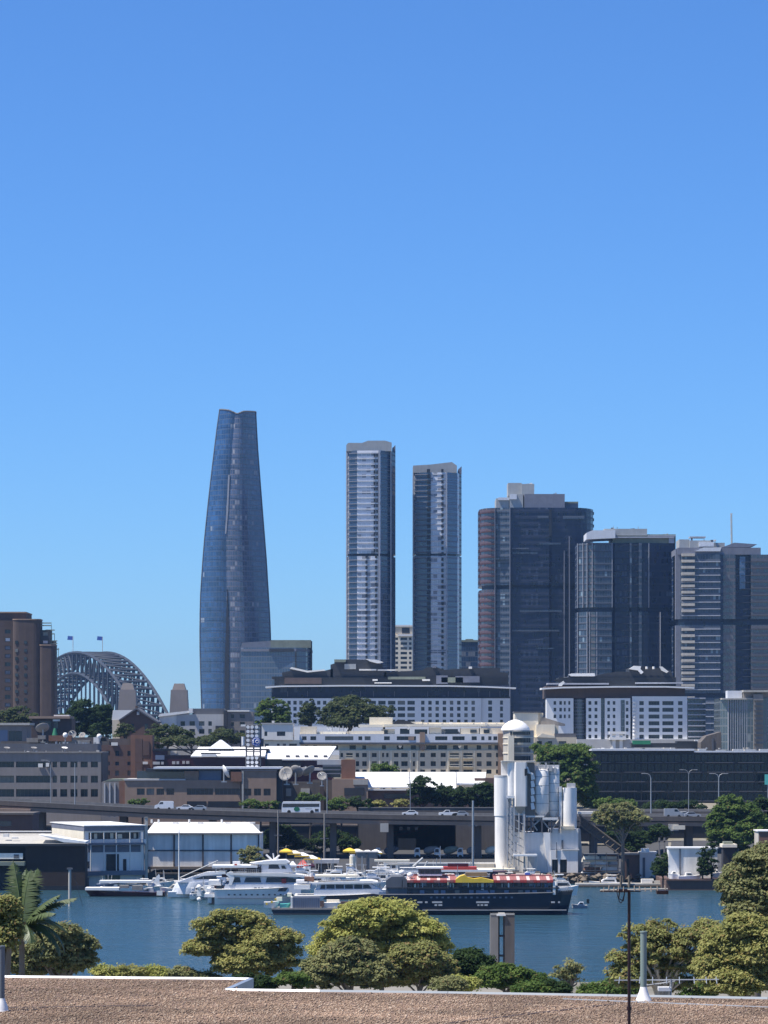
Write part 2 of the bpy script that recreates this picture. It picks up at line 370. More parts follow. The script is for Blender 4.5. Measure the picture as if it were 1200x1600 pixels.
# ---- great steel arch bridge, seen almost end on
def bridge():
    Y0, Y1 = 2950., 3440.
    t = bpy.data.objects.new('arch_bridge', None); COL.objects.link(t)
    t.location = (wx(240, Y0), Y0, 0); tag(t, 'distant grey steel arch bridge with stone pylons and two flags on top', 'bridge')
    ax = Vector((wx(72, Y1)-wx(263, Y0), Y1-Y0, 0)); L = ax.length; ax.normalize(); side = Vector((ax.y, -ax.x, 0))
    org = Vector((wx(263, Y0), Y0, 0))-t.location*1; org.z = 0
    NP = 28
    def lo(s): return 8+(105-8)*(1-(2*s-1)**2)
    def up(s): return 60+(126-60)*(1-abs(2*s-1)**2.1)
    for off in (0, -31):
        b = MB()
        P = lambda s, z: org+ax*(L*s)+side*off+Vector((0, 0, z))
        for i in range(NP):
            s0, s1 = i/NP, (i+1)/NP
            b.tube(P(s0, lo(s0)), P(s1, lo(s1)), 1.8, n=4); b.tube(P(s0, up(s0)), P(s1, up(s1)), 1.7, n=4)
            b.tube(P(s0, lo(s0)), P(s0, up(s0)), 1.1, n=4)
            if i < NP/2: b.tube(P(s0, up(s0)), P(s1, lo(s1)), 1.0, n=4)
            else: b.tube(P(s0, lo(s0)), P(s1, up(s1)), 1.0, n=4)
        b.tube(P(1, lo(1)), P(1, up(1)), .9, n=4)
        obj('arch_truss', b.mesh('arch_truss', M['bridgesteel']), t)
        h = MB()
        for i in range(3, NP-2):
            s0 = i/NP
            if lo(s0) > 60: h.tube(P(s0, 55), P(s0, lo(s0)), .8, n=4)
        obj('hangers', h.mesh('hangers', M['bridgesteel']), t, kind='stuff')
    b = MB()
    for i in range(0, NP+1):
        for fn in (lo, up):
            s0 = i/NP; z = fn(s0)
            if z < 66 and fn is lo and 1 < i < NP-1 and z > 52: continue
            b.tube(org+ax*(L*s0)+Vector((0, 0, z)), org+ax*(L*s0)-side*31+Vector((0, 0, z)), 1.2, n=4)
            if i < NP: b.tube(org+ax*(L*s0)+Vector((0, 0, z)), org+ax*(L*(i+1)/NP)-side*31+Vector((0, 0, fn((i+1)/NP))), .8, n=4)
    obj('cross_bracing', b.mesh('cross_bracing', M['bridgesteel']), t, kind='stuff')
    b = MB(); e = Vector((0, 0, 0))
    for (s0, s1) in ((-.05, 1.05),):
        a0, a1 = org+ax*L*s0+side*9, org+ax*L*s1+side*9; c0, c1 = org+ax*L*s0-side*40, org+ax*L*s1-side*40
        b.loft([[a0+Vector((0,0,52)), c0+Vector((0,0,52)), c0+Vector((0,0,57)), a0+Vector((0,0,57))], [a1+Vector((0,0,52)), c1+Vector((0,0,52)), c1+Vector((0,0,57)), a1+Vector((0,0,57))]])
    obj('deck', b.mesh('deck', M['bridgesteel']), t)
    for s0 in (-.02, 1.03):
        for off in (8, -42):
            b = MB(); c = org+ax*L*s0+side*off
            for (r0, r1, z0, z1) in ((10.5, 9.5, -1, 58), (9.0, 7.6, 58, 84), (6.4, 4.6, 84, 90)):
                q = lambda r, z: [c+Vector((a*r, bb*r, z)) for a, bb in ((-1,-1),(1,-1),(1,1),(-1,1))]
                b.loft([q(r0, z0), q(r1, z1)])
            obj('pylon', b.mesh('pylon', M['stone']), t)
    for off, dx in ((0, 6), (-31, -2)):
        c = org+ax*(L*.5)+side*off+Vector((0, 0, 126)); b = MB(); b.tube(c-Vector((0,0,2)), c+Vector((0, 0, 17)), .35, n=5); fp = obj('flagpole', b.mesh('flagpole', M['greylt']), t)
        b = MB(); b.prism([(0, 0), (-5, .4), (-5.5, -3.6), (-.2, -4)], -.05, .05); obj('flag', b.mesh('flag', M['blue']), fp, c+Vector((-.3, 0, 17)))
bridge()

# ---- tapering three-petal glass tower
def crown():
    t = T('skyscraper', 'tallest blue glass tower with curved tapering sides and notched top', 'skyscraper', 367, 1108, 2200)
    Ly = [640, 660, 700, 750, 800, 850, 890, 930, 970, 1010, 1050, 1190]; Lx = [342, 339, 334, 328, 322.5, 317.5, 314.5, 312, 311, 311, 312, 316]
    Ry = [640, 690, 750, 820, 870, 920, 960, 1000, 1190]; Rx = [398.5, 401, 405.5, 411, 415, 418, 420.5, 422, 424]
    Cy = [640, 732, 826, 922, 1190]; Cx = [367, 360, 353, 354, 353]
    ys = list(np.linspace(1190, 640, 58))
    def ring(y):
        l, r, c = lerp(y, Ly, Lx), lerp(y, Ry, Rx), lerp(y, Cy, Cx); w = (r-l)*t.k; P = []
        for i in range(9):
            a = i/8; P.append((l+(c-l)*a, 11-10.5*a-3.5*math.sin(math.pi*a)**.9, 0))
        for i in range(1, 13):
            a = i/12; P.append((c+(r-c)*a, .5-5.5*math.sin(math.pi*a)**.9+10.5*a, 1))
        for i in range(1, 12):
            a = i/12*math.pi; P.append(((l+r)/2+(r-l)/2*math.cos(a), 18+26*math.sin(a)*(.6+.4*w/50), 1))
        return P
    def top(px):   # notched rim
        return lerp(px, [342, 345, 358, 371, 380, 398.5], [637.5, 638, 641, 647, 643, 641])
    rings = []
    for y in ys:
        f = (1190-y)/550; rg = []
        for px, d, _ in ring(y):
            tp = top(px); yy = 1190-(1190-tp)*f; rg.append((t.X(px), d, t.Z(yy)))
        rings.append(rg)
    n = len(rings[0]); b1, b2 = MB(), MB()
    for j in range(n):
        k = (j+1) % n; tgt = b1 if (j < 8 or j >= n-4) else b2
        vs = []; fs = []
        for i, rg in enumerate(rings): vs += [rg[j], rg[k]]
        for i in range(len(rings)-1): fs.append((2*i, 2*i+1, 2*i+3, 2*i+2))
        tgt.add(vs, fs)
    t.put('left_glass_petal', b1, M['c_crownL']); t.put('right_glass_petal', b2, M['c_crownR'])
    b = MB(); b.add([(x, y, z-2.5) for x, y, z in rings[-1]], [tuple(range(n))]); t.put('roof', b, M['greydk'])
    # edge fins along both silhouettes and the rim
    for idx, nm in ((0, 'edge_fin'), (20, 'edge_fin')):
        b = MB(); b.path([rg[idx] for rg in rings[::3]]+[rings[-1][idx]], [.5]*60, 6); t.put(nm, b, M['greydk'])
    b = MB(); rg = rings[-1]
    for j in range(n): b.tube(rg[j], rg[(j+1) % n], .6, n=4)
    t.put('rim', b, M['greydk'])
    # floor edges
    b = MB()
    for z in np.arange(t.Z(1160), t.Z(650), 3.6*2):
        i = min(int((z-rings[0][0][2])/(rings[-1][0][2]-rings[0][0][2])*57), 56)
        rgn = [(x, y-.12, z) for x, y, _ in rings[i+1]]
        for j in range(0, 20): b.tube(rgn[j], rgn[j+1], .07, n=3, caps=False)
    t.put('floor_edges', b, M['towslab'], kind='stuff')
    t.prism('slit', M['dark'], [(351, 1190), (358, 1190), (358, 985), (355, 920), (353, 985), (351, 1040)], -.6, 4)
    t.prism('painted_highlight_strip', M['slabpale'], [(356.5, 742), (359, 742), (356.5, 800), (353.5, 834), (351.5, 834), (354, 795)], -.3, 4)  # crease highlight painted on as a pale strip
    w_ = T('hotel_podium_building', 'lower blue glass block joined to the foot of the tallest tower', 'building', 376, 1108, 2150)
    b = MB(); b.plan([(w_.X(376), 0), (w_.X(463), -3), (w_.X(478), 3), (w_.X(486), 14), (w_.X(486), 40), (w_.X(376), 40)], w_.Z(1190), w_.Z(1012)); w_.put('glass_wall', b, M['c_podium'])
    b = MB(); b.plan([(w_.X(376), -.6), (w_.X(463), -3.6), (w_.X(478.4), 2.6), (w_.X(486.5), 14), (w_.X(486.5), 40.5), (w_.X(376), 40.5)], w_.Z(1018), w_.Z(1014)); w_.put('floor_band', b, M['slab'])
    w_.boxes('recess', M['dark'], [(421, 459, 1013.5, 1018.6, -3.9, 5)]); w_.boxes('parapet', M['roofgreen'], [(423, 485.5, 1000, 1011.9, 1, 38)])
    w_.prism('raked_roof', M['slab'], [(376, 1012), (423, 1012), (423, 1001), (378, 1004)], 3, 36)
    w_.boxes('fin', M['dark'], [(461, 463.5, 1018, 1190, -4, 0), (484.6, 487, 1001, 1190, 10, 16)])
crown()

def band_tower(name, label, Y, strips, ytop, ybot, dep, breaks=(), roof=None, floors=None, fmat='slab', group=None):
    """strips: (px0,d0,px1,d1,material) listed left to right along the visible front"""
    x0, x1 = strips[0][0], strips[-1][2]
    t = T(name, label, 'skyscraper', (x0+x1)/2, 1108, Y, group=group)
    segs = []; y = ytop
    for (a, c) in breaks: segs.append((y, a)); y = c
    segs.append((y, ybot))
    front = [(t.X(s[0]), s[1]) for s in strips]+[(t.X(x1), strips[-1][3])]
    outline = front+[(t.X(x1), strips[-1][3]+dep*.4), (t.X(x1)-4, dep), (t.X(x0)+4, dep), (t.X(x0), strips[0][1]+dep*.4)]
    for (a, c) in segs:
        for s in strips:
            b = MB(); b.add([(t.X(s[0]), s[1], t.Z(c)), (t.X(s[2]), s[3], t.Z(c)), (t.X(s[2]), s[3], t.Z(a)), (t.X(s[0]), s[1], t.Z(a))], [(0,1,2,3)])
            t.put('glass_bay', b, M[s[4]])
        b = MB(); o = outline; nf = len(front)
        for j in range(nf-1, len(o)):
            k = (j+1) % len(o); b.add([(*o[j], t.Z(c)), (*o[k], t.Z(c)), (*o[k], t.Z(a)), (*o[j], t.Z(a))], [(0,1,2,3)])
        b.add([(*p, t.Z(a)) for p in o], [tuple(range(len(o)))]); b.add([(*p, t.Z(c)) for p in o], [tuple(range(len(o)-1, -1, -1))])
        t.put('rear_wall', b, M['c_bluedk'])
    cx, cy = (t.X(x0)+t.X(x1))/2, dep/2
    for (a, c) in breaks:
        b = MB(); b.plan([(cx+(x-cx)*.93, cy+(y-cy)*.9) for x, y in outline], t.Z(c)-.3, t.Z(a)+.3); t.put('recessed_floor', b, M['c_towdk'])
    if floors:
        for (xa, xb, pitch, hh, out, mt) in floors:
            b = MB(); z = t.Z(ybot)
            while z < t.Z(ytop)-1:
                if not any(t.Z(c)-1 < z < t.Z(a)+.5 for a, c in breaks):
                    pts = [(t.X(s[0]), s[1]) for s in strips if xa-.1 <= s[0] <= xb]+[(t.X(s[2]), s[3]) for s in strips if abs(s[2]-xb) < .1]
                    for i in range(len(pts)-1):
                        (ax_, ay), (bx, by) = pts[i], pts[i+1]
                        b.add([(ax_, ay-out, z), (bx, by-out, z), (bx, by+.5, z), (ax_, ay+.5, z), (ax_, ay-out, z+hh), (bx, by-out, z+hh), (bx, by+.5, z+hh), (ax_, ay+.5, z+hh)],
                              [(0,3,2,1),(4,5,6,7),(0,1,5,4),(1,2,6,5),(2,3,7,6),(3,0,4,7)])
                z += pitch
            t.put('floor_slabs', b, M[mt], kind='stuff')
    return t

# ---- pair of slender residential towers
t = band_tower('skyscraper', 'taller of the two slender pale glass towers beside the curved tower', 2050,
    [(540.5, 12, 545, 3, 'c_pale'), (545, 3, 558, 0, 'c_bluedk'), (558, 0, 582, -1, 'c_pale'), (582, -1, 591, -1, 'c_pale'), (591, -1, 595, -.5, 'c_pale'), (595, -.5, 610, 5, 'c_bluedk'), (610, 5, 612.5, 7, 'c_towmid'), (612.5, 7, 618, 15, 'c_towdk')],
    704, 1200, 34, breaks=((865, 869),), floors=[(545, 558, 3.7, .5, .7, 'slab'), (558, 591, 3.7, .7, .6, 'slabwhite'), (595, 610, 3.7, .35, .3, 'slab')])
t.boxes('mullion_column', M['slabpale'], [(540.5, 542, 704, 1200, 4, 8), (591.5, 593.5, 704, 1200, -2.4, 1), (610, 611.5, 704, 1200, 3, 8)])
b = MB()
for z in np.arange(t.Z(1190), t.Z(712), 3.7): 
    for (xa, xb) in (((584, 586.6), (588, 590.4)) if z > t.Z(866) else ((571, 574), (586, 589.5))): b.box(t.X(xa), t.X(xb), -1.96, 0, z+1, z+3.1)
t.put('dark_balconies', b, M['black'], kind='stuff')
t.prism('crown_screen', M['plant'], [(541, 704.5), (541, 695), (544, 691.5), (566, 691.5), (575, 688), (602, 688), (612, 691), (612, 704.5)], 2, 26)
t.prism('edge_blade', M['slab'], [(612.5, 704.5), (613, 697), (618, 692.5), (618, 704.5)], 13, 26)
t = band_tower('skyscraper', 'shorter of the two slender pale glass towers, next to the dark red-edged tower', 2080,
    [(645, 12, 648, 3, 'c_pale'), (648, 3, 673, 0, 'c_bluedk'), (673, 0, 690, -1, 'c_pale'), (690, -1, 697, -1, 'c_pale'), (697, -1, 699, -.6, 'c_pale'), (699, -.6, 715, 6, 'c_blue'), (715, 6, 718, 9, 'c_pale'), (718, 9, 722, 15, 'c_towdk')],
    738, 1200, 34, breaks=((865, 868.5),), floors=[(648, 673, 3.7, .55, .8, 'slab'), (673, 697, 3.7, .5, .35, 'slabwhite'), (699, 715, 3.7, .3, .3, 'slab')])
t.boxes('mullion_column', M['slabpale'], [(645, 646.6, 729, 1200, 4, 8), (696.5, 698.5, 738, 1200, -2.6, 1)])
b = MB()
for z in np.arange(t.Z(1190), t.Z(735), 3.7):
    for (xa, xb) in ((667, 672), (689.5, 693)): b.box(t.X(xa), t.X(xb), -2.0, 1, z+1, z+3.1)
t.put('dark_balconies', b, M['black'], kind='stuff')
t.prism('crown_screen', M['plant'], [(646, 738.3), (645.5, 727), (672, 725.5), (706, 721.5), (714, 727), (714, 738.3)], 2, 26)
t.prism('edge_blade', M['slab'], [(716, 738.3), (716.5, 731), (722, 726), (722, 738.3)], 12, 26)

# ---- small blocks between
t = T('apartment_tower', 'narrow cream apartment tower glimpsed between the two slender towers', 'building', 630, 1108, 2300)
t.wall('wall', M['creamlt'], 612, 652, 992, 1160, 0, 20, [(618, 622), (626, 636), (639, 643)], [(y, y+4) for y in np.arange(996, 1050, 7.5)], dep=1)
t.box('upper_storeys', M['cream'], 615, 650, 979, 992, 1, 18); t.box('roof_edge', M['white'], 614, 651, 976.5, 979, 0, 19); t.box('balcony_band', M['white'], 622, 651, 991, 994, -1.5, 10)
t.box('dark_opening', M['dark'], 628, 640, 981, 990, .6, 3)
t = T('office_block', 'low dark blue office block between slender tower and red-edged tower', 'building', 735, 1108, 2150)
b = MB(); b.plan([(t.X(712), 0), (t.X(760), 0), (t.X(760), 30), (t.X(712), 30)], t.Z(1180), t.Z(1003)); t.put('glass_wall', b, M['c_bluedk'])
t.boxes('parapet', M['roofgreen'], [(712, 760, 1000, 1003, -.5, 30.5), (728, 740, 998, 1000, 5, 15)])

# ---- three dark office towers
def arc(x0, x1, d0, d1, n, mat, bulge=0, convex='l'):
    out = []
    for i in range(n):
        a, c = i/n, (i+1)/n
        if convex == 'l': f = lambda q: (x0+(x1-x0)*(1-math.cos(q*math.pi/2)), d0+(d1-d0)*math.sin(q*math.pi/2))
        elif convex == 'r': f = lambda q: (x0+(x1-x0)*math.sin(q*math.pi/2), d0+(d1-d0)*(1-math.cos(q*math.pi/2)))
        else: f = lambda q: (x0+(x1-x0)*q, d0+(d1-d0)*q)
        (p0, q0), (p1, q1) = f(a), f(c); out.append((p0, q0, p1, q1, mat))
    return out
t = band_tower('skyscraper', 'broad dark office tower with rusty red louvres on its rounded left edge', 1900,
    arc(750, 773, 22, 3, 6, 'c_towred', convex='l')+[(773, 3, 797, 0, 'c_towmid'), (797, 0, 801, .5, 'c_towdk'), (801, .5, 858, 0, 'c_towdk'), (858, 0, 862, 1.5, 'c_towdk'), (862, 1.5, 899, 2, 'c_towdk')]+arc(899, 931, 2, 24, 5, 'c_towdk', convex='r'),
    793, 1200, 55, breaks=((914, 920.5),), floors=[(750, 773, 3.9, .9, 1.3, 'redfin'), (773, 931, 3.9, .3, .25, 'towslab')])
b = MB()
for z in np.arange(t.Z(910), t.Z(795), 3.9): 
    b.box(t.X(749.2), t.X(753), 17, 26, z, z+1.6); b.box(t.X(928), t.X(931.6), 20, 28, z, z+1.6) if z > t.Z(832) else None
for z in np.arange(t.Z(1100), t.Z(922), 3.9): b.box(t.X(749.2), t.X(753), 17, 26, z, z+1.6)
t.put('louvres', b, M['redfin'], kind='stuff')
t.boxes('roof_plant_room', M['plant'], [(795, 816, 752, 772, 12, 30), (816, 836, 754, 772, 10, 30), (776, 796, 777, 793, 8, 34), (797, 818, 771, 793, 6, 36)])
t.boxes('roof_screen', M['slab'], [(820, 883, 771, 793, 4, 42), (883, 905, 784, 795, 10, 40)], label='blue grey roof screen')
t.boxes('roof_railing', M['roofgreen'], [(884, 905, 782, 784.5, 9, 38)]); t.boxes('pale_tank', M['palewhite'], [(797, 808, 771, 779, 5, 9), (779, 796, 776, 780, 6.5, 11)])
roof_units(t, 822, 880, 771, 7, 8, 30, 3); roof_units(t, 884, 904, 784, 4, 10, 30, 3); roof_units(t, 778, 794, 777, 4, 10, 30, 3); roof_units(t, 798, 834, 753, 5, 14, 28, 2.5)
t.boxes('slot', M['black'], [(858, 862, 796, 838, -.6, 1)]); t.boxes('vertical_fin', M['slab'], [(773, 774, 793, 1200, 1, 4), (796, 797.4, 793, 1200, -1.5, 1), (881, 882.5, 860, 1200, .2, 3), (889, 890.5, 838, 1200, .2, 3)])
t.boxes('pale_floor_band', M['c_towmid'], [(840, 857, 806, 810, -.5, 0), (880, 913, 806, 811, 0, 1.6), (775, 797, 872, 874.4, -.4, 2), (842, 876, 848, 851, -.5, 0), (800, 826, 856, 858, -.5, 0), (800, 840, 863, 865.5, -.5, 0), (812, 878, 953, 956, -.5, 0), (800, 874, 984, 986.5, -.5, 0), (838, 866, 1012, 1014, -.5, 0)])  # floor bands in paler glazing than the facade
t = band_tower('skyscraper', 'middle dark office tower with pale curved roof canopy', 1850,
    [(903, 8, 917, 2, 'c_towmid'), (917, 2, 930, 0, 'c_brownglass'), (930, 0, 956, 0, 'c_towmid'), (956, 0, 961, 3, 'c_towdk'), (961, 3, 984, 3, 'c_towdk'), (984, 1, 987, 1, 'c_towmid'), (987, 3, 998, 3, 'c_towdk'), (998, 1, 1003, 1, 'c_towmid'), (1003, 3, 1014, 3, 'c_towdk'), (1014, 3, 1057, 6, 'c_towdk')],
    848, 1200, 50, breaks=((949, 956),), floors=[(903, 956, 3.9, .3, .25, 'towslab'), (961, 1057, 3.9, .25, .25, 'towslab')])
t.boxes('vertical_fin', M['slabpale'], [(x, x+.9, 848, 949, d-1.2, d+1) for x, d in ((903, 8), (911, 4.5), (917, 2), (925, 1), (956, 1), (1014, 3.5))]+[(x, x+.9, 956, 1200, d-1.2, d+1) for x, d in ((903, 8), (917, 2), (921, 2), (932, 1), (1032, 4))])
t.prism('roof_canopy', M['palewhite'], [(916, 843), (916, 833), (925, 829), (961, 829), (961, 841)], -2, 24)
t.boxes('roof_plant_room', M['plant'], [(945, 1012, 825.5, 836, 4, 34)]); t.boxes('roof_screen', M['roofgreen'], [(958, 1057, 834, 848, 5, 38)], label='olive screened roof level'); t.boxes('roof_slab', M['slabpale'], [(962, 1054, 838, 840, 2, 40), (1013, 1056, 836, 837.6, 2, 40), (1046, 1054, 837.6, 848, 3, 6)])
roof_units(t, 946, 1012, 825.5, 9, 6, 30, 3); roof_units(t, 1014, 1055, 834, 7, 8, 34, 3)
t.boxes('roof_aerial', M['galv'], [(960, 960.7, 820, 826, 10, 10.5), (999, 999.8, 821, 826, 10, 10.5)])
t = band_tower('skyscraper', 'right-hand dark office tower with stacked cream balconies on its left corner', 1800,
    [(1057, 10, 1066, 4, 'c_towmid')]+arc(1066, 1126, 4, 2, 1, 'c_towmid')+[(1126, 2, 1131, 3, 'c_towdk'), (1131, 3, 1150, 3, 'c_brownglass'), (1150, 6, 1174, 6, 'c_towdk'), (1174, 3, 1212, 3, 'c_brownglass')],
    866, 1215, 50, breaks=((967, 976), (1083, 1090)), floors=[(1066, 1126, 3.9, .5, 1.2, 'slabpale'), (1126, 1174, 3.9, .3, .25, 'towslab'), (1174, 1212, 3.9, .4, .4, 'brown')])
b = MB()
for z in np.arange(t.Z(1170), t.Z(868), 3.6):
    if t.Z(979) < z < t.Z(964) or t.Z(1092) < z < t.Z(1080): continue
    b.box(t.X(1066), t.X(1086), 1.2, 5, z, z+1.5)
t.put('cream_balconies', b, M['palebalc'], kind='stuff')
t.boxes('side_return', M['slab'], [(1057, 1066, 857, 967, 5, 20), (1057, 1066, 977, 1083, 5, 20)]); t.boxes('blue_glazed_slot', M['c_blue'], [(1157, 1166, 869, 920, 4.6, 7)])
t.boxes('roof_level', M['slab'], [(1060, 1190, 855, 866, 4, 44)]); t.prism('pale_canopy', M['palewhite'], [(1087, 861), (1126, 861), (1128, 855), (1100, 855)], 2, 12)
t.boxes('roof_plant_room', M['plant'], [(1064, 1080, 841, 855, 10, 30), (1080, 1113, 843, 856, 8, 30), (1113, 1136, 846, 857, 12, 34)]); t.boxes('white_tank', M['palewhite'], [(1094, 1117, 846, 853, 6, 8)])
t.prism('tilted_roof_plate', M['slab'], [(1130, 854), (1150, 846.5), (1186, 849), (1174, 853.5)], 8, 34); t.box('roof_fin', M['slabpale'], 1081, 1106, 836, 838, 12, 20); t.box('fin_post', M['slab'], 1084, 1086, 837, 845, 14, 17)
roof_units(t, 1066, 1134, 843, 9, 10, 28, 3)
t.prism('sloping_wing', M['c_brownglass'], [(1174, 866), (1174, 858), (1188, 858), (1189, 866)], 10, 30)
# crane jib
t = T('tower_crane', 'thin pale red crane jib standing up behind the right-hand tower', 'crane', 1146, 850, 1950)
b = MB(); j0, j1 = Vector((0, 0, -70)), Vector((t.X(1142.5), 0, t.Z(802)))
for a, c in ((-.6, -.6), (.6, -.6), (0, .6)): b.tube(j0+Vector((a, c, 0)), j1+Vector((a*.6, c*.6, 0)), .16, n=4)
for i in range(22):
    q0, q1 = j0.lerp(j1, i/22), j0.lerp(j1, (i+1)/22); b.tube(q0+Vector((-.6, -.6, 0)), q1+Vector((.6, -.6, 0)), .1, n=3)
t.put('lattice_jib', b, M['palebalc'])
b = MB(); b.box(-1.5, 1.5, -2, 2, -200, -68); t.put('mast', b, M['redfin'])
# far building beyond right edge
t = T('office_tower', 'dark brown glass slab at the right edge behind the balcony tower', 'building', 1205, 1108, 2000)
b = MB(); b.plan([(t.X(1186), 0), (t.X(1260), 0), (t.X(1260), 40), (t.X(1186), 40)], t.Z(1180), t.Z(868)); t.put('glass_wall', b, M['c_brownglass'])

# ================================================================ MIDDLE DISTANCE: foliage builder first
def leafmat(name, c, c2, dry=(.10, .085, .03), dryf=.15):
    m, n, p, N, L = nodes(name); p.inputs['Roughness'].default_value = .7; p.inputs['IOR'].default_value = 1.35; p.inputs['Specular IOR Level'].default_value = .15
    at = N('ShaderNodeAttribute'); at.attribute_name = 'tone'; sp = N('ShaderNodeSeparateXYZ'); L(at.outputs['Vector'], sp.inputs[0])
    col = mixc(n, L, c, c2, sp.outputs[0]); k = math_(n, L, 'GREATER_THAN', sp.outputs[1], 1-dryf); col = mixc(n, L, col, dry, k)
    L(col, p.inputs['Base Color'])
    tr = N('ShaderNodeBsdfTranslucent'); L(col, tr.inputs[0]); ms = N('ShaderNodeMixShader'); ms.inputs[0].default_value = .45
    L(p.outputs[0], ms.inputs[1]); L(tr.outputs[0], ms.inputs[2]); L(ms.outputs[0], n.nodes['Material Output'].inputs['Surface'])
    M[name] = m
leafmat('leaf_yellow', (.20, .22, .07), (.42, .40, .15), (.36, .28, .11), .08)
leafmat('leaf_olive', (.15, .17, .075), (.33, .33, .15), (.26, .20, .10), .08)
leafmat('leaf_far', (.05, .075, .035), (.13, .155, .065), (.11, .10, .05), .06)
leafmat('leaf_dark', (.02, .042, .016), (.06, .10, .035), (.05, .06, .02), .05)
leafmat('leaf_mid', (.06, .11, .03), (.16, .23, .06), (.13, .11, .04), .06)
leafmat('leaf_gold', (.26, .29, .075), (.50, .49, .16), (.38, .30, .10), .06)
leafmat('leaf_bronze', (.17, .19, .07), (.35, .35, .13), (.30, .21, .10), .12)
plain('bark', (.16, .135, .11), .9, 0, .3, 1.5, .3); plain('barkpale', (.42, .38, .32), .85, 0, .2, 1.5, .3); plain('barkdk', (.06, .05, .04), .9, 0, .3)
def foliage(name, lobes, n_cl, n_leaf, cl_r, leaf, mat, parent, seed=0, flat=.75):
    """lobes: (x,y,z,rx,ry,rz) in metres; leaf clusters sit on and in the lobes, each made of many leaf faces"""
    g = np.random.default_rng(seed+101); vol = np.array([l[3]*l[5] for l in lobes]); pr = vol/vol.sum()
    which = g.choice(len(lobes), n_cl, p=pr); L = np.array(lobes)[which]
    d = g.normal(size=(n_cl, 3)); d /= np.linalg.norm(d, axis=1)[:, None]
    r = g.uniform(.25, 1.0, n_cl)**.38; C = L[:, :3]+d*L[:, 3:]*r[:, None]
    far_ = g.uniform(0, 1, n_cl) < .14; r = np.where(far_, g.uniform(1.0, 1.2, n_cl), r); C = L[:, :3]+d*L[:, 3:]*r[:, None]
    cr = cl_r*g.uniform(.5, 1.75, n_cl)*np.where(far_, .5, 1); tone = np.clip(g.normal(.45, .25, n_cl), 0, 1)
    N = n_cl*n_leaf; ci = np.repeat(np.arange(n_cl), n_leaf)
    e = g.normal(size=(N, 3)); e /= np.linalg.norm(e, axis=1)[:, None]; e[:, 2] = np.where(e[:, 2] < -.2, -e[:, 2]*.6, e[:, 2])
    P = C[ci]+e*np.stack([cr, cr, cr*flat], 1)[ci]*(g.uniform(.2, 1.0, N)**.5*1.12)[:, None]
    nr = e*.7+np.array([-.25, 0, .6])+g.normal(size=(N, 3))*.38; nr /= np.linalg.norm(nr, axis=1)[:, None]
    a = np.cross(nr, g.normal(size=(N, 3))); a /= np.linalg.norm(a, axis=1)[:, None]; b = np.cross(nr, a)
    s = leaf*g.uniform(.6, 1.35, N)[:, None]; a *= s; b *= s*.62
    V = np.empty((N, 4, 3)); V[:, 0] = P-a; V[:, 1] = P-b*.9+a*.1; V[:, 2] = P+a; V[:, 3] = P+b*.9-a*.1+nr*s*.15
    me = bpy.data.meshes.new(name); me.vertices.add(N*4); me.loops.add(N*4); me.polygons.add(N)
    me.vertices.foreach_set('co', V.ravel()); me.loops.foreach_set('vertex_index', np.arange(N*4)); me.polygons.foreach_set('loop_start', np.arange(N)*4)
    me.update(calc_edges=True); me.materials.append(M[mat])
    at = me.attributes.new('tone', 'FLOAT_VECTOR', 'FACE')
    tt = np.stack([np.clip(tone[ci]+g.normal(0, .15, N), 0, 1), g.uniform(0, 1, N), np.zeros(N)], 1); at.data.foreach_set('vector', tt.ravel())
    return obj(name, me, parent), C
def tree(name, label, px, pytop, Y, lobes, mat='leaf_olive', bark='bark', n_cl=60, n_leaf=110, cl=.9, leaf=.28, seed=0, cat='tree', group=None, trunk_px=None, branches=8, tr=None, pybase=None, flat=.75):
    """lobes in photo pixels: (px,py,rx,ry[,depth])"""
    k = Y/F; tp = trunk_px or px; x = wx(tp, Y); z0 = ground(x, Y)-.3 if pybase is None else wz(pybase, Y)
    o = bpy.data.objects.new(name, None); COL.objects.link(o); o.location = (x, Y, z0); tag(o, label, cat, group)
    g = random.Random(seed); LB = []
    for l in lobes:
        dd = l[4] if len(l) > 4 else g.uniform(-.5, .5)*l[2]*k
        LB.append(((l[0]-tp)*k, dd, wz(l[1], Y)-z0, l[2]*k, max(l[2]*k*.8, .6), l[3]*k))
    _, C = foliage('crown', LB, n_cl, n_leaf, cl, leaf, mat, o, seed, flat)
    b = MB(); zt = min(l[2]-l[5]*.3 for l in LB); zt = max(zt, .6); r = tr or max(.08, (LB[0][2])*.022)
    mid = Vector((0, 0, zt*.5))+Vector((g.uniform(-.2, .2), 0, 0)); top = Vector((g.uniform(-.3, .3), 0, zt))
    b.path([(0, 0, -.5), mid, top], [r*1.25, r, r*.8], 8)
    for i in range(branches):
        c = Vector(C[g.randrange(len(C))]); m2 = top.lerp(c, .5)+Vector((g.uniform(-.5, .5), g.uniform(-.5, .5), -.3)); s = top.lerp(mid, g.uniform(0, .5))
        b.path([s, m2, c], [r*.5, r*.3, r*.1], 6)
    obj('trunk', b.mesh('trunk', M[bark]), o)
    return o

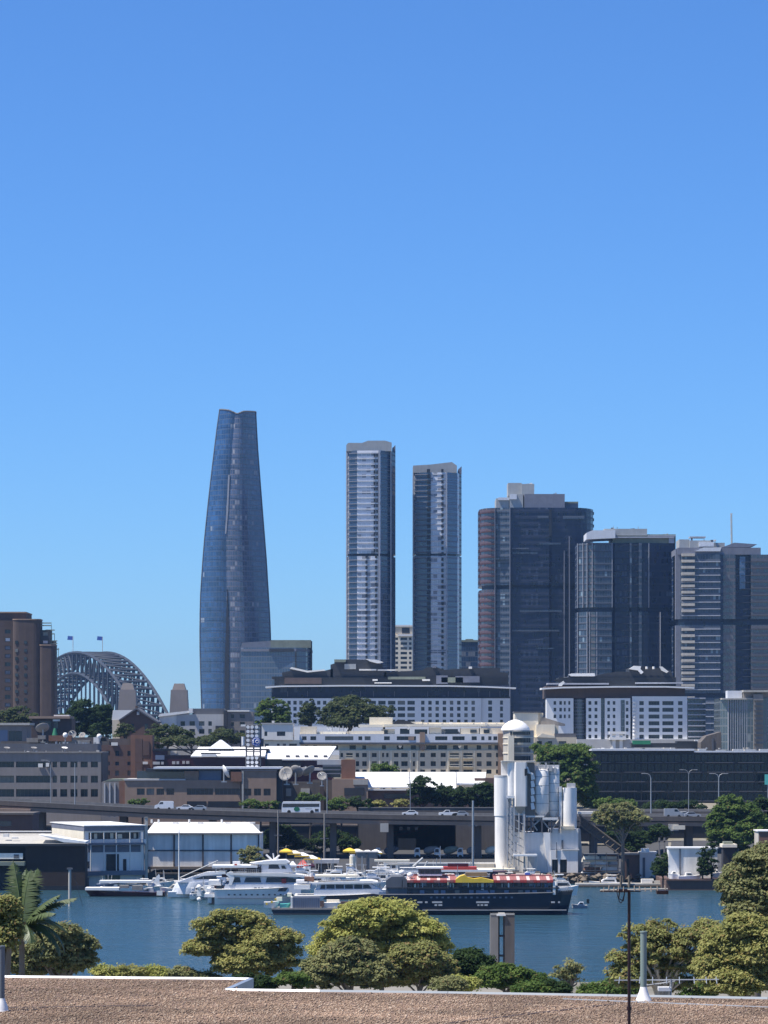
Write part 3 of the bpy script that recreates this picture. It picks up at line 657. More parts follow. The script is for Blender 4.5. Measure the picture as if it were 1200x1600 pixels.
# ---------------------------------------------------------------- brown brick tower at the left edge
Y = 1140
t = T('apartment_tower', 'tall dark brown brick apartment tower with rounded bays at the left edge', 'building', 40, 1120, Y)
rw = [(y, y+6.5) for y in np.arange(983, 1150, 12.8)]
t.wall('wall', M['brown'], -40, 19, 979, 1230, 3, 26, [(-32, -26), (-18, -12), (6, 15)], rw, dep=.4)
t.box('upper_storey', M['brown'], -40, 38, 956, 979, 5, 24); t.box('roof_rim', M['tan'], -41, 38.6, 955, 957, 4.6, 24.4)
def bay(x0, x1, y0, mat, dd=2.2, nm='rounded_bay', wn=True):
    b = MB(); n = 12; cx, r = (x0+x1)/2, (x1-x0)/2
    pts = [(t.X(cx-r*math.copysign(abs(math.cos(math.pi*i/n))**.45, math.cos(math.pi*i/n))), 3-dd*math.sin(math.pi*i/n)**.6) for i in range(n+1)]+[(t.X(x1), 9), (t.X(x0), 9)]
    b.plan(pts, t.Z(1230), t.Z(y0)); w_ = t.put(nm, b, M[mat])
    b = MB(); b.plan([(t.X(cx)+(x-t.X(cx))*1.03, y-.15) for x, y in pts], t.Z(y0+.5), t.Z(y0-1.2)); t.put('roof_rim', b, M['tan'])
    return w_
bw = bay(19, 62, 968, 'brown')
for y in np.arange(1001, 1160, 12.8):
    for xx in (25.5, 39.5):
        q = MB(); xa = t.X(xx-2.2); xb = t.X(xx+2.2); d = 3-2.2-.1
        q.box(xa, xb, d, d+.3, t.Z(y+5), t.Z(y)); obj('window', q.mesh('window', M['win']), bw)
bay(60, 85, 1008, 'brown', 2)
t.wall('recessed_wall', M['dark'], 49, 77, 984, 1230, 2.2, 10, [(53, 58), (66, 74)], [(y, y+6) for y in np.arange(987, 1150, 12.8)], dep=.3)
t.boxes('stair_core', M['brickdk'], [(70, 80, 1000, 1230, 8, 18)])
b = MB()
for i, (x, y) in enumerate(((62, 973), (79, 975), (84, 990), (86, 1002), (90, 1012))):
    b.box(t.X(x-.6), t.X(x+.2), 3, 3.2, t.Z(y+30), t.Z(y))
for (xa, xb, y) in ((62, 79, 973), (62, 79, 977), (70, 84, 984), (76, 84, 990), (77, 88, 1001), (77, 88, 1005), (84, 91, 1014), (84, 91, 1030), (84, 91, 1043)): b.box(t.X(xa), t.X(xb), 2.7, 3.4, t.Z(y)-.18, t.Z(y)+.18)
t.put('balcony_railings', b, M['roofgreen'], kind='stuff')
for y in np.arange(1012, 1120, 12.8): t.box('balcony_slab', M['concdk'], 80, 86, y, y+1.6, 2, 7)

RB = random.Random(6)
for i, y in enumerate(np.arange(983, 1112, 12.8)):
    if RB.random() < .75: t.box('window_blind', M['slabwhite' if RB.random() < .4 else 'slab'], 7, 14, y+.8, y+5.5, 3.2, 3.3)
    if RB.random() < .6: t.box('window_blind', M['slabpale'], 66.5, 73.5, y+5, y+9, 2.15, 2.25)
# ---------------------------------------------------------------- hotel and casino complex on the hill crest
plain('casinowhite', (.72, .73, .74), .75, 0, .08, .2, .06)
Y = 1350
t = T('hotel_building', 'long white-walled hotel with dark stepped roof and wide white eaves line', 'building', 610, 1128, Y)
cs = cols(447, 512, 7, 5.2)+cols(520, 576, 5, 7)+cols(574, 650, 5, 11.5)+cols(655, 745, 8, 5.3)
t.wall('wall', M['casinowhite'], 424, 752, 1091, 1180, 0, 30, sorted(cs), [(1095, 1101), (1104.5, 1110.5), (1114.5, 1120.5), (1124.5, 1130.5)], dep=.5)
t.wall('end_wall', M['casinowhite'], 752.3, 797, 1091, 1180, 1, 30, [(763, 769), (781.5, 786)], [(1094.5, 1101), (1104, 1111), (1114.5, 1121), (1124.5, 1130.5)], dep=.5)
t.boxes('glazed_attic', M['c_towdk'], [(424, 796, 1071.2, 1091, 2, 28)]); t.boxes('attic_post', M['slab'], [(x, x+.8, 1080, 1091, 1.4, 2) for x in (449, 480, 548, 563, 583, 616, 668, 700, 725, 748, 765, 781)])
t.boxes('attic_sill', M['black'], [(424, 797, 1088.5, 1091, 1, 2.2)])
b = MB(); b.loft([[(t.X(x), -2.5, t.Z(y0)), (t.X(x), 12, t.Z(y0)), (t.X(x), 12, t.Z(y0-3.0)), (t.X(x), -2.5, t.Z(y0-2.2))] for x, y0 in ((415, 1075), (440, 1073.5), (540, 1072.6), (700, 1073), (760, 1074.5), (806, 1076.5))]); t.put('eaves', b, M['casinowhite'])
t.boxes('roof_plant_level', M['black'], [(428, 795, 1058, 1071.5, 6, 26)]); t.boxes('bronze_screen', M['brown'], [(444, 502, 1058.5, 1068, 5, 7)])
for poly, nm in (([(424, 1060), (424, 1056.5), (440, 1056.5), (440, 1050), (452, 1048), (452, 1044), (480, 1050), (508, 1047), (520, 1044), (520, 1060)], 'stepped_roof'),
                 ([(516, 1060), (516, 1038), (522, 1036), (522, 1031), (545, 1029.5), (572, 1030), (586, 1035), (598, 1037), (598, 1041), (604, 1046), (604, 1060)], 'stepped_roof'),
                 ([(600, 1060), (600, 1050), (660, 1046.5), (668, 1042), (682, 1041.5), (694, 1046), (724, 1044), (740, 1043), (782, 1043), (782, 1050), (795, 1051), (795, 1060)], 'stepped_roof')):
    t.prism(nm, M['dark'], poly, 7, 25)
t.prism('pale_roof_panel', M['offwhite'], [(452, 1044.3), (480, 1050.2), (508, 1047.3), (506, 1045.5), (480, 1047.5), (455, 1041.8)], 6.3, 9)
t.prism('white_canopy', M['white'], [(571, 1029), (592, 1031.5), (599, 1034.5), (590, 1036), (578, 1033)], 4, 9)
t.boxes('roof_walkway', M['offwhite'], [(561, 588, 1045, 1047.2, 5, 8), (590, 618, 1045.5, 1047.5, 5, 8), (582, 590, 1061, 1063.5, 3, 6), (660, 672, 1061, 1063.5, 3, 6), (585, 612, 1066, 1067.6, 3, 6), (733, 738, 1041, 1044.5, 5, 7)])
t.boxes('olive_parapet', M['roofgreen'], [(522, 540, 1029.8, 1034, 5, 8), (606, 665, 1057, 1061, 5, 7), (690, 724, 1058, 1066, 5, 7)]); t.box('octagon_vent', M['plant'], 538, 556, 1037, 1045, 5.5, 8)
t.boxes('roof_louvre', M['slab'], [(676, 682, 1040, 1043, 5, 7), (682, 700, 1055, 1068, 5, 7), (712, 750, 1056, 1066, 5, 6.5)])
roof_units(t, 430, 795, 1058, 26, 8, 24, 3.5, ('dark', 'greydk', 'plant', 'offwhite', 'black'))
Y = 1300
t = T('hotel_building', 'white hotel block with glazed bays and a dark roof carrying bright skylights', 'building', 965, 1160, Y)
t.boxes('rear_block', M['dark'], [(857, 1075, 1090, 1180, 6, 30)])
R8 = [(y, y+5.6) for y in (1095.5, 1106, 1116.5, 1127, 1137.5, 1148)]
t.wall('wall', M['casinowhite'], 854, 896, 1091, 1180, 0, 8, [(865, 869), (874, 878), (881, 884), (888, 891)], R8[:3], dep=.5)
t.wall('wall', M['casinowhite'], 916, 939, 1091, 1180, 0, 8, [(919.5, 924), (929, 933.5)], R8, dep=.5)
t.wall('wall', M['casinowhite'], 945, 985, 1091, 1180, 0, 8, [(949, 953), (957.5, 961.5), (978, 982)], R8, dep=.5)
t.wall('wall', M['casinowhite'], 988, 1074, 1088, 1180, 0, 8, [(999, 1006), (1013.5, 1030.5), (1035, 1052.5), (1059.5, 1066.5)], [(y, y+6.2) for y in (1095.5, 1106, 1116.5, 1127, 1137.5, 1148)], dep=.6)
b = MB()
for i, y in enumerate(np.arange(1094, 1156, 5.3)):
    b.tube((t.X(906), 4, t.Z(y+1.4)), (t.X(906), 4, t.Z(y)), 9.5*t.k, n=20)
t.put('curved_balconies', b, M['slab'], kind='stuff'); t.cyl('glass_drum', M['c_lowglass'], 906, 8.8, 1092, 1180, 4); t.boxes('glazed_bay', M['c_lowglass'], [(1013.5, 1052.5, 1101.5, 1156, .7, 1.4), (970, 976, 1094, 1150, -.2, 1), (939.3, 944.7, 1091, 1180, 2, 6)])
for y in np.arange(1096, 1152, 5.6*1.0): t.cyl('white_balcony', M['white'], 991, 2.6, y, y+3, -.6, n=10)
t.boxes('glazed_attic', M['brown'], [(853, 1071, 1072, 1091, 1.5, 28)])
b = MB(); b.loft([[(t.X(x), -3, t.Z(y0)), (t.X(x), 14, t.Z(y0)), (t.X(x), 14, t.Z(y0-3.2)), (t.X(x), -3, t.Z(y0-2.2))] for x, y0 in ((846, 1077.5), (880, 1075.6), (960, 1074.4), (1040, 1074.4), (1084, 1076.2))]); t.put('eaves', b, M['casinowhite'])
t.boxes('roof_deck', M['slabpale'], [(856, 952, 1067, 1069.5, 3, 12), (994, 1068, 1066, 1068, 3, 12)]); t.boxes('roof_plant_level', M['black'], [(874, 1058, 1058, 1073, 5, 26)])
t.prism('dark_roof', M['dark'], [(868, 1062), (888, 1059), (893, 1053.5), (930, 1056), (946, 1052), (965, 1049), (985, 1049), (985, 1043), (1010, 1040), (1050, 1047), (1055, 1060)], 6, 24)
t.prism('skylight', M['white'], [(889, 1053.2), (894, 1052), (930, 1051.5), (931, 1056.3), (893, 1056.3)], 4, 8); t.prism('skylight', M['white'], [(984, 1045), (992, 1040), (1003, 1040.5), (1002, 1045), (1007, 1050), (1003, 1053), (998, 1047)], 4, 7)
t.prism('skylight', M['offwhite'], [(1032, 1041), (1036, 1041), (1046, 1049), (1043, 1051), (1035, 1047)], 4, 7)
for x in (1012, 1023): t.cyl('roof_vent', M['offwhite'], x, 2, 1041, 1045, 5, n=10)
t.prism('dish_shape', M['white'], [(872, 1072), (874, 1068), (880, 1064), (882, 1067), (877, 1072)], -2, -1)
t.boxes('podium', M['greylt'], [(900, 1092, 1155, 1190, -6, 4)]); t.boxes('white_pergola', M['white'], [(955, 960, 1145, 1172, -7, -6), (966, 971, 1145, 1172, -7, -6), (950, 976, 1143, 1147, -8, -5), (950, 976, 1152, 1156, -8, -5)])
t.boxes('side_terraces', M['slabpale'], [(1075, 1102, y, y+2, -1, 8) for y in np.arange(1090, 1152, 8.6)]); t.box('side_glass', M['c_lowglass'], 1075, 1103, 1090, 1180, 1, 9)

roof_units(t, 876, 1056, 1058, 14, 8, 24, 3, ('dark', 'greydk', 'plant', 'offwhite'))
# ribbed glass building and neighbours, right
t = T('office_building', 'low ribbed grey glass building at the right edge below the towers', 'building', 1160, 1160, 1250)
b = MB(); b.plan([(t.X(1128), 6), (t.X(1140), 1), (t.X(1178), 0), (t.X(1260), 2), (t.X(1260), 30), (t.X(1128), 30)], t.Z(1200), t.Z(1091)); t.put('glass_wall', b, M['c_lowglass'])
t.boxes('vertical_fin', M['slabpale'], [(x, x+.8, 1091, 1180, .2, 1.6) for x in np.arange(1138, 1178, 3.6)]); t.boxes('stone_bay', M['conc'], [(1177, 1192, 1085, 1180, -1.2, 8)])
for y in np.arange(1094, 1165, 7.5): t.box('balcony_slab', M['greydk'], 1177.5, 1191.5, y, y+1, -2.4, -1.2)
t.boxes('plant_screen', M['palewhite'], [(1138, 1161, 1079, 1090.8, 3, 10)]); t.boxes('parapet', M['conclt'], [(1161, 1260, 1078.5, 1081.5, -1.6, 10), (1128, 1178, 1090.8, 1093, -.6, 10)]); t.box('stone_wall', M['conc'], 1162, 1260, 1081.5, 1091, 1, 10)
t = T('warehouse', 'small pale warehouse with curved sloping parapet below the right tower', 'building', 1115, 1172, 1150)
t.prism('wall', M['concdk'], [(1095, 1220), (1095, 1160), (1104, 1150), (1118, 1146), (1127, 1143.5), (1128, 1220)], 0, 14); t.box('slot', M['greydk'], 1112, 1115, 1153, 1172, -.3, .2)

# ---------------------------------------------------------------- cream apartments
Y = 1030
t = T('apartment_building', 'long cream apartment block with white top floor and rows of dark windows', 'building', 650, 1210, Y)
t.wall('wall', M['cream'], 530, 784, 1172.5, 1300, 0, 16, sorted([(532, 536), (541, 551), (556, 561), (566, 573), (581, 588.5), (597, 600), (603.5, 607), (615.5, 622.5), (627, 637), (645, 648.5), (656.5, 664), (673, 681), (688.5, 696.5), (703, 717), (724, 738.5), (745, 752.5), (760, 768), (775, 782.5)]),
       [(1176.5, 1183), (1189.5, 1197), (1202.5, 1209)], dep=.9)
t.boxes('pilaster', M['creamlt'], [(x, x+2, 1172.6, 1300, -.4, .1) for x in (576.5, 592, 610, 640, 651, 699, 719.5, 740)])
for x0, x1 in ((702, 718), (723, 739.5), (540, 552)):
    for y in (1184, 1197.5): t.boxes('balcony', M['creamlt'], [(x0, x1, y, y+1, -1.4, .8), (x0, x1, y-3.6, y-2.8, -1.4, -1.2)])
t.wall('recessed_storey', M['creamlt'], 470, 784, 1163, 1172.5, 1.5, 16, [(476, 481), (489, 495), (518, 528), (546, 556), (566, 572), (597, 603), (620, 630), (642, 650), (666, 682), (685, 699), (708, 718), (725, 731), (745, 752), (763, 768), (773, 781)], [(1164.5, 1171)], dep=.5)
t.wall('top_storey', M['palewhite'], 468, 778, 1147, 1160, 0, 16, [(472, 479), (485, 494), (508, 552), (560, 566), (570, 579), (600, 609), (620, 650), (680, 699), (707, 726), (737, 745), (752, 757), (763, 768), (771, 777)], [(1150.5, 1156.5)], dep=.5)
t.boxes('shade_ledge', M['greydk'], [(468, 778, 1160, 1163, -1.2, 16)]); t.boxes('stair_shaft', M['tan'], [(656, 664, 1144, 1172, -.8, 4), (778, 786, 1146, 1300, -.6, 14)])
t.wall('hut', M['offwhite'], 409.5, 458, 1131, 1156, -2, 12, [(413.5, 418), (433, 446)], [(1143, 1150)], dep=.4, wname='window')
t.boxes('hut_roof', M['greylt'], [(408, 459, 1129.6, 1131, -2.4, 12.4), (424, 428, 1126, 1129.6, 4, 6)]); t.wall('side_block', M['creamlt'], 411, 470, 1156.3, 1178, -1, 14, [(414, 420), (433, 437), (442, 447), (452, 464)], [(1162, 1170)], dep=.4)
t.boxes('penthouse', M['cream'], [(469, 494, 1135, 1146.8, 3, 12), (545, 600, 1142, 1146.8, 3, 12), (596, 617, 1139, 1146.8, 4, 12), (671, 690, 1136.5, 1146.8, 3, 12), (720, 748, 1138, 1146.8, 2, 10), (750, 786, 1137.5, 1146.8, 2, 12)])
t.boxes('terrace_window', M['win'], [(625, 640, 1138.5, 1146.8, 3, 4), (600, 606, 1141, 1146.7, 3.6, 4.5), (648, 668, 1139.5, 1146.7, 4, 5), (696, 716, 1139, 1146.5, 3, 4), (735, 745, 1140, 1145, 1.7, 2.2), (756, 765, 1140, 1145.5, 1.7, 2.2)])
t.prism('terracotta_hip_roof', M['conclt'], [(680, 1147), (690, 1139), (712, 1139), (722, 1147)], 4, 9); t.boxes('pink_wall', M['tan'], [(638, 647, 1151, 1156.4, -.2, .1)])
t.boxes('flat_roof', M['creamlt'], [(600, 800, 1131.5, 1135, 2, 16), (560, 612, 1132, 1136, 3, 14), (615, 660, 1127.5, 1131, 8, 16), (660, 790, 1128.6, 1131.4, 9, 17), (468, 540, 1143, 1146.9, 6, 15)])
t.box('lift_overrun', M['creamlt'], 577, 613.5, 1120.5, 1132, 6, 12); t.prism('dark_hip', M['black'], [(613, 1131), (622, 1124), (640, 1127), (648, 1131)], 5, 9)
for i, (x, y) in enumerate(((513, 1140), (518, 1142), (541, 1141), (638, 1139), (625, 1168), (718, 1168), (760, 1133))): t.cyl('sun_umbrella', M['white'], x, .6, y-3, y+1, -1.5 if y > 1160 else 2, r1=3.2, n=12)
for x in (519, 530, 536, 552): t.cyl('roof_pipe', M['greylt'], x, .7, 1134, 1143, 1.5, n=8)
roof_units(t, 470, 600, 1146.5, 22, 2, 12, 4.5); roof_units(t, 600, 780, 1131.5, 20, 4, 14, 3.5)
# round corner turret with its white dome
t = T('corner_turret', 'round cream corner turret capped by a shallow white dome, above the silos', 'building', 812, 1210, 1015)
t.cyl('drum', M['conclt'], 812, 24, 1141, 1330, 8, n=28)
for i, y in enumerate((1143, 1153, 1167.5, 1181.5)):
    b = MB(); 
    for a in range(-60, 61, 10): 
        aa = R(a-90); x, d = 24.15*t.k*math.cos(aa), 24.15*t.k*math.sin(aa)
        b.box(t.X(812)+x-.45, t.X(812)+x+.45, 8+d-.1, 8+d+.4, t.Z(y+(5 if i == 0 else 7)), t.Z(y)) if -40 < a < 50 else None
    t.put('window_band', b, M['win']); t.cyl('floor_ledge', M['creamlt'], 812, 25.2, y+8.6, y+10, 8, n=28)
t.boxes('slab_pilaster', M['creamlt'], [(794, 803, 1150, 1330, -1, 3)]); b = MB(); b.lathe([(24, 0), (24, .8), (22, 2.6), (17.5, 5), (11, 7), (5, 8), (0, 8.3)], (t.X(807), 8, t.Z(1141)), n=28)
for i in range(len(b.v)): x, y, z = b.v[i]; b.v[i] = ((x-t.X(807))*t.k*.95+t.X(807), (y-8)*t.k*.95+8, (z-t.Z(1141))*t.k*2.05+t.Z(1141))
t.put('white_dome', b, M['white'])
t = T('apartment_building', 'plain cream stepped block just right of the domed turret', 'building', 850, 1200, 1050)
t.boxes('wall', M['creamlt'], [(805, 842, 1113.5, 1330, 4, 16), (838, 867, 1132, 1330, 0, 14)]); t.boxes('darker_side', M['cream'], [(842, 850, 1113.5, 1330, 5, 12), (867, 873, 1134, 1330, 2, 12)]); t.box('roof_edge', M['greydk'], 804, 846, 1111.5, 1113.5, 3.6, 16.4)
t.prism('hip_roof', M['conc'], [(845, 1132), (848, 1120), (884, 1131), (884, 1134)], 4, 12); t.wall('lower_wing', M['cream'], 834, 900, 1152, 1330, -3, 4, [(838, 846), (855, 862), (872, 884)], [(1158, 1165), (1176, 1183)], dep=.4)
t.boxes('terrace', M['greydk'], [(866, 900, 1146, 1152, -2, 6)]); t.prism('parapet', M['creamlt'], [(838, 1152), (846, 1146), (866, 1150), (866, 1153)], -3.4, -2)

# ---------------------------------------------------------------- houses and offices on the left slope
t = T('gabled_house', 'dark brick gabled church hall with pale side roof, beside the leafy tree', 'house', 205, 1150, 1060)
t.prism('gable_wall', M['brickdk'], [(187, 1210), (187, 1124), (213, 1107), (240, 1124), (244, 1128), (244, 1210)], 0, 18)
b = MB(); X, Z = t.X, t.Z
b.add([(X(186), -.8, Z(1124.5)), (X(213), -.8, Z(1106)), (X(213), 18.5, Z(1106)), (X(186), 18.5, Z(1124.5)), (X(186), -.8, Z(1127)), (X(213), -.8, Z(1108.6)), (X(213), 18.5, Z(1108.6)), (X(186), 18.5, Z(1127))], [(3,2,1,0),(4,5,6,7),(0,1,5,4),(1,2,6,5),(2,3,7,6),(3,0,4,7)])
b.add([(X(213), -.8, Z(1106)), (X(246), -.8, Z(1127.5)), (X(246), 18.5, Z(1127.5)), (X(213), 18.5, Z(1106)), (X(213), -.8, Z(1108.6)), (X(246), -.8, Z(1130)), (X(246), 18.5, Z(1130)), (X(213), 18.5, Z(1108.6))], [(3,2,1,0),(4,5,6,7),(0,1,5,4),(1,2,6,5),(2,3,7,6),(3,0,4,7)])
t.put('roof', b, M['greydk']); t.boxes('side_wall', M['cream'], [(175, 187, 1125, 1210, 1, 14)]); t.prism('side_roof', M['metalroof'], [(174, 1125), (176, 1109.5), (209, 1109.5), (188, 1124.5)], 1.2, 14)
t.cyl('round_vent', M['greylt'], 216, 2.4, 1112, 1117, -.1, n=14); t.boxes('window', M['win'], [(205, 209, 1131, 1142, -.1, .3), (226, 231, 1131, 1142, -.1, .3)]); t.box('gable_cross_base', M['brickdk'], 211.5, 214.5, 1103, 1108, 0, 2)
t = T('apartment_building', 'grey-green apartment building with arched openings and pale sloping roof', 'building', 320, 1160, 1080)
t.wall('wall', M['greylt'], 276, 352, 1116, 1250, 0, 12, [(282, 289), (296, 304.5), (311, 319.5), (325.5, 331)], [(1127, 1134), (1139, 1146.5), (1152, 1159)], dep=.6)
t.prism('end_wall', M['offwhite'], [(249, 1250), (249, 1119), (259, 1117), (276, 1115.5), (276, 1250)], .2, 12, label='paler end wall'); t.prism('roof', M['metalroof'], [(247, 1120), (250, 1115.5), (300, 1110), (302, 1113.5)], -.6, 12)
t.boxes('roof_storey', M['greydk'], [(300, 350, 1107, 1116, 2, 12)]); t.boxes('roof_box', M['white'], [(295, 301, 1107, 1114, -1, 1)]); t.wall('rear_wing', M['grey'], 352, 395, 1112, 1250, 3, 14, [(360, 365), (374, 382)], [(1116, 1122), (1128, 1134), (1141, 1147)], dep=.4)
t.boxes('rooftop_edge', M['offwhite'], [(350, 389, 1109.5, 1111.8, 2.5, 14)]); t.boxes('dark_chimney', M['dark'], [(349.5, 355, 1110, 1142, -1, 2), (337, 352, 1134, 1160, -1.5, 1)])
t = T('brick_house', 'low brown house with long flat eaves behind the rooftop dishes', 'house', 75, 1150, 1020)
t.box('wall', M['brown'], 50, 112, 1123, 1210, 0, 12); t.boxes('eaves', M['tan'], [(46, 110, 1119, 1122.8, -1.5, 12.5)]); t.boxes('parapet', M['offwhite'], [(84, 108, 1117, 1119, 0, 4), (83, 94, 1124, 1127, -1, 0)]); t.boxes('dark_window', M['win'], [(62, 80, 1127, 1138, -.2, .3), (84, 91, 1128, 1140, -.2, .3)])
t.cyl('copper_dome', M['green'], 87, 5, 1138, 1150, -2, r1=2, n=14)
t = T('office_building', 'flat-roofed blue grey rooftop office at the far left', 'building', 20, 1165, 990)
t.wall('wall', M['grey'], -60, 42, 1133, 1210, 0, 12, [(-20, -4), (13.5, 34.5)], [(1142, 1160)], dep=.4); t.box('roof_slab', M['conclt'], -60, 47, 1129.5, 1133, -1, 13); t.box('blue_panel', M['steelblue'], -4, 12, 1141, 1161, -.1, .2)
t = T('brick_building', 'dark brown brick offices with orange brick stair tower, left of the white roofs', 'building', 180, 1215, 985)
t.wall('wall', M['brickdk'], 112, 221, 1164, 1300, 0, 14, [(165, 171.5), (180, 186), (199, 204), (207, 212)], [(1173, 1181), (1190, 1196), (1204, 1212)], dep=.3)
t.boxes('parapet_storey', M['concdk'], [(40, 165, 1161, 1169, 1, 14), (112, 165, 1152, 1161, 4, 12)]); t.boxes('roof_kit', M['concdk'], [(165, 205, 1154, 1164, 3, 10), (150, 162, 1150.5, 1153, 2, 6)])
t.boxes('stair_tower', M['brickor'], [(205, 239, 1148.5, 1300, -2, 6)], label='orange brick stair tower'); t.boxes('stair_window', M['brickdk'], [(212, 223, 1154, 1290, -2.2, -1.8), (224, 234, 1158, 1180, -2.2, -1.9)]); t.boxes('vent', M['offwhite'], [(146, 156, 1152, 1162, 0, 2), (174, 184, 1160, 1165, -.5, 1), (224, 232, 1190, 1194, -2.6, -2.1)])
t = T('pub_building', 'low dark red building with small lit signboards behind the brown studio', 'building', 260, 1200, 980)
t.boxes('wall', M['maroon'], [(238, 262, 1172, 1300, 0, 12), (262, 420, 1180, 1300, 0, 12)]); t.boxes('parapet', M['black'], [(238, 420, 1170, 1173, -.4, 12)]); t.boxes('sign_panel', M['greylt'], [(x, x+w_, y, y+4.5, -.6, -.1) for x, w_, y in ((239, 11, 1190), (252, 4, 1190), (269, 5, 1189.5), (276, 4, 1189.5), (285, 4, 1189), (291, 5, 1189))])
t.boxes('blue_board', M['steelblue'], [(243, 257, 1180, 1187, -.7, -.1)])

# ---------------------------------------------------------------- car park building, far left
t = T('parking_building', 'long grey concrete car park with horizontal slots and a bay of square openings', 'building', 80, 1255, 930)
t.wall('wall', M['grey'], -80, 158, 1176.5, 1330, 0, 20, [(-70, -20), (-18, 22), (25, 80), (82, 89), (94, 105), (110, 121), (126, 137), (142, 153)], [(1190, 1199), (1212, 1223), (1233, 1245)], dep=1.2)
t.box('parapet', M['conc'], -80, 160, 1174.5, 1176.5, -.4, 20.4); t.boxes('roof_storey', M['greydk'], [(-80, 150, 1162, 1174.5, 5, 18)])
t.box('pale_end_strip', M['concdk'], 158, 160, 1176.5, 1330, .3, 19); t.boxes('wall_lamp', M['offwhite'], [(60, 67, 1193, 1199, -.6, -.1), (72, 77, 1192, 1198, -.6, -.1)])
roof_units(t, -20, 150, 1162, 16, 6, 16, 4); roof_units(t, -20, 156, 1174.6, 12, 1, 4.5, 4)
for i, x in enumerate((8, 50, 98)):   # white sails of parked boats and dishes on the roof
    d = T('satellite_dish', ['small pale dish on the left end of the car park roof', 'small pale dish in the middle of the car park roof', 'bright white dish near the right end of the car park roof'][i], 'satellite dish', x+3, 1175, 932, group='dishes on the car park roof')
    b = MB(); q = Vector((.1, -.25, .95)).to_track_quat('Z', 'Y'); b.lathe([(0, 0), (.5, .1), (.85, .3), (.95, .36), (.85, .35), (.5, .16), (0, .06)], (0, 0, 1.0), q, 16); d.put('reflector', b, M['white'] if i == 2 else M['dishgrey'])
    b = MB(); b.tube((0, 0, -.3), (0, 0, 1.3), .1); d.put('mount', b, M['galv'])
def dish(label, px, py, Y, r, aim, mat='dishgrey', base=None, group='satellite dishes on the studio roofs'):
    d = T('satellite_dish', label, 'satellite dish', px, base or py+r+4, Y, group=group); rm = r*d.k; cz = d.Z(py); b = MB(); q = Vector(aim).to_track_quat('Z', 'Y')
    b.lathe([(0, 0), (.4*rm, .05*rm), (.75*rm, .17*rm), (rm, .33*rm), (rm, .37*rm), (.74*rm, .21*rm), (.4*rm, .1*rm), (0, .05*rm)], (0, 0, cz), q, 28); rf = d.put('reflector', b, M[mat])
    b = MB(); f = Vector((0, 0, cz))+q @ Vector((0, 0, rm*.75)); 
    for a in range(3): b.tube(Vector((0, 0, cz))+q @ Vector((rm*.9*math.cos(a*2.1), rm*.9*math.sin(a*2.1), .3*rm)), f, .03*rm, n=4)
    b.box(f.x-.08*rm, f.x+.08*rm, f.y-.08*rm, f.y+.08*rm, f.z-.08*rm, f.z+.08*rm); d.put('feed_arm', b, M['galv'])
    b = MB(); b.tube((0, .3, 0), (0, .2, cz), .12*rm, n=8); b.box(-.4*rm, .4*rm, -.1, .6, -.1, .12*rm); d.put('pedestal', b, M['galv'])
dish('large ribbed dish facing away beside the flat blue grey office', 67, 1140, 985, 11, (-.3, .75, .9), base=1160)
dish('small round grey dish behind the orange brick parapet', 113, 1148, 985, 6.5, (.2, -.8, .3))
dish('dull grey dish just right of the small round one on the left roofs', 129, 1150, 990, 5.5, (-.3, -.8, .6))
dish('narrow bright white dish tilted steeply on the brown studio roof', 350, 1207, 905, 11, (.86, .25, .42), 'white', base=1222)
dish('grey dish leftmost of the cluster, seen almost face-on', 448, 1210, 905, 11.5, (-.35, -.8, .3), base=1226)
dish('grey dish standing behind the leftmost dish of the cluster', 462, 1207, 915, 11, (.3, .8, .5), base=1226)
dish('wide tilted dish pointing up in the middle of the cluster', 484, 1207, 908, 11, (-.55, .55, .75), base=1224)
dish('round grey dish rightmost of the cluster by the lamp post', 503, 1214, 900, 8, (.15, -.8, .55), base=1228)
for i, (x, y) in enumerate(((102, 1146), (155, 1148), (317, 1194))):
    d = T('radome', ['small white dome on the brown house roof', 'small white dome near the dark tree on the left roofs', 'tiny white dome on the low dark red building'][i], 'dome', x, y+3, 975, group='small white domes'); b = MB(); b.lathe([(.5, -.6), (.8, 0), (.7, .5), (.4, .8), (0, .9)], n=14); d.put('shell', b, M['white']); b = MB(); b.tube((0, 0, -2.5), (0, 0, -.5), .15); d.put('post', b, M['galv'])
b_ = T('roof_terrace', 'orange brick parapet and plant boxes on the left roofs', 'parapet', 110, 1165, 984); b_.boxes('brick_parapet', M['brickor'], [(76, 112, 1149, 1158, 0, 3)]); b_.boxes('plant_box', M['conc'], [(42, 60, 1153, 1160, -1, 1), (95, 140, 1156, 1162, .5, 3), (60, 72, 1149, 1155, -2, 0)]); b_.boxes('wall', M['concdk'], [(0, 170, 1158, 1230, 1.2, 6)])

# ---------------------------------------------------------------- studios
t = T('studio_building', 'low brown brick studio building with ribbon windows under the tall sign tower', 'building', 320, 1260, 910)
t.wall('wall', M['tan'], 195, 376, 1219, 1320, 0, 18, [(214, 226), (229, 241), (244.5, 256.5), (260, 272), (292, 333), (336, 375)], [(1232, 1242)], dep=.4)
t.boxes('parapet', M['greylt'], [(194, 290, 1217, 1219.4, -.3, 18)]); t.boxes('glazed_storey', M['blueglass'], [(212, 300, 1205, 1217, 5, 16), (250, 310, 1207, 1217, 5.2, 15)]); t.box('upper_wall', M['tan'], 288, 310, 1205, 1219, 1, 6); t.box('blue_grey_upper_wall', M['steelblue'], 310, 345, 1204, 1219, 2, 8)
t.boxes('long_roof', M['palewhite'], [(240, 440, 1198.5, 1201.5, -1, 16)]); t.boxes('roof_shade', M['black'], [(226, 440, 1201.5, 1206, 3, 16)]); t.boxes('upper_storey', M['concdk'], [(345, 376, 1206, 1219, 3, 10)])
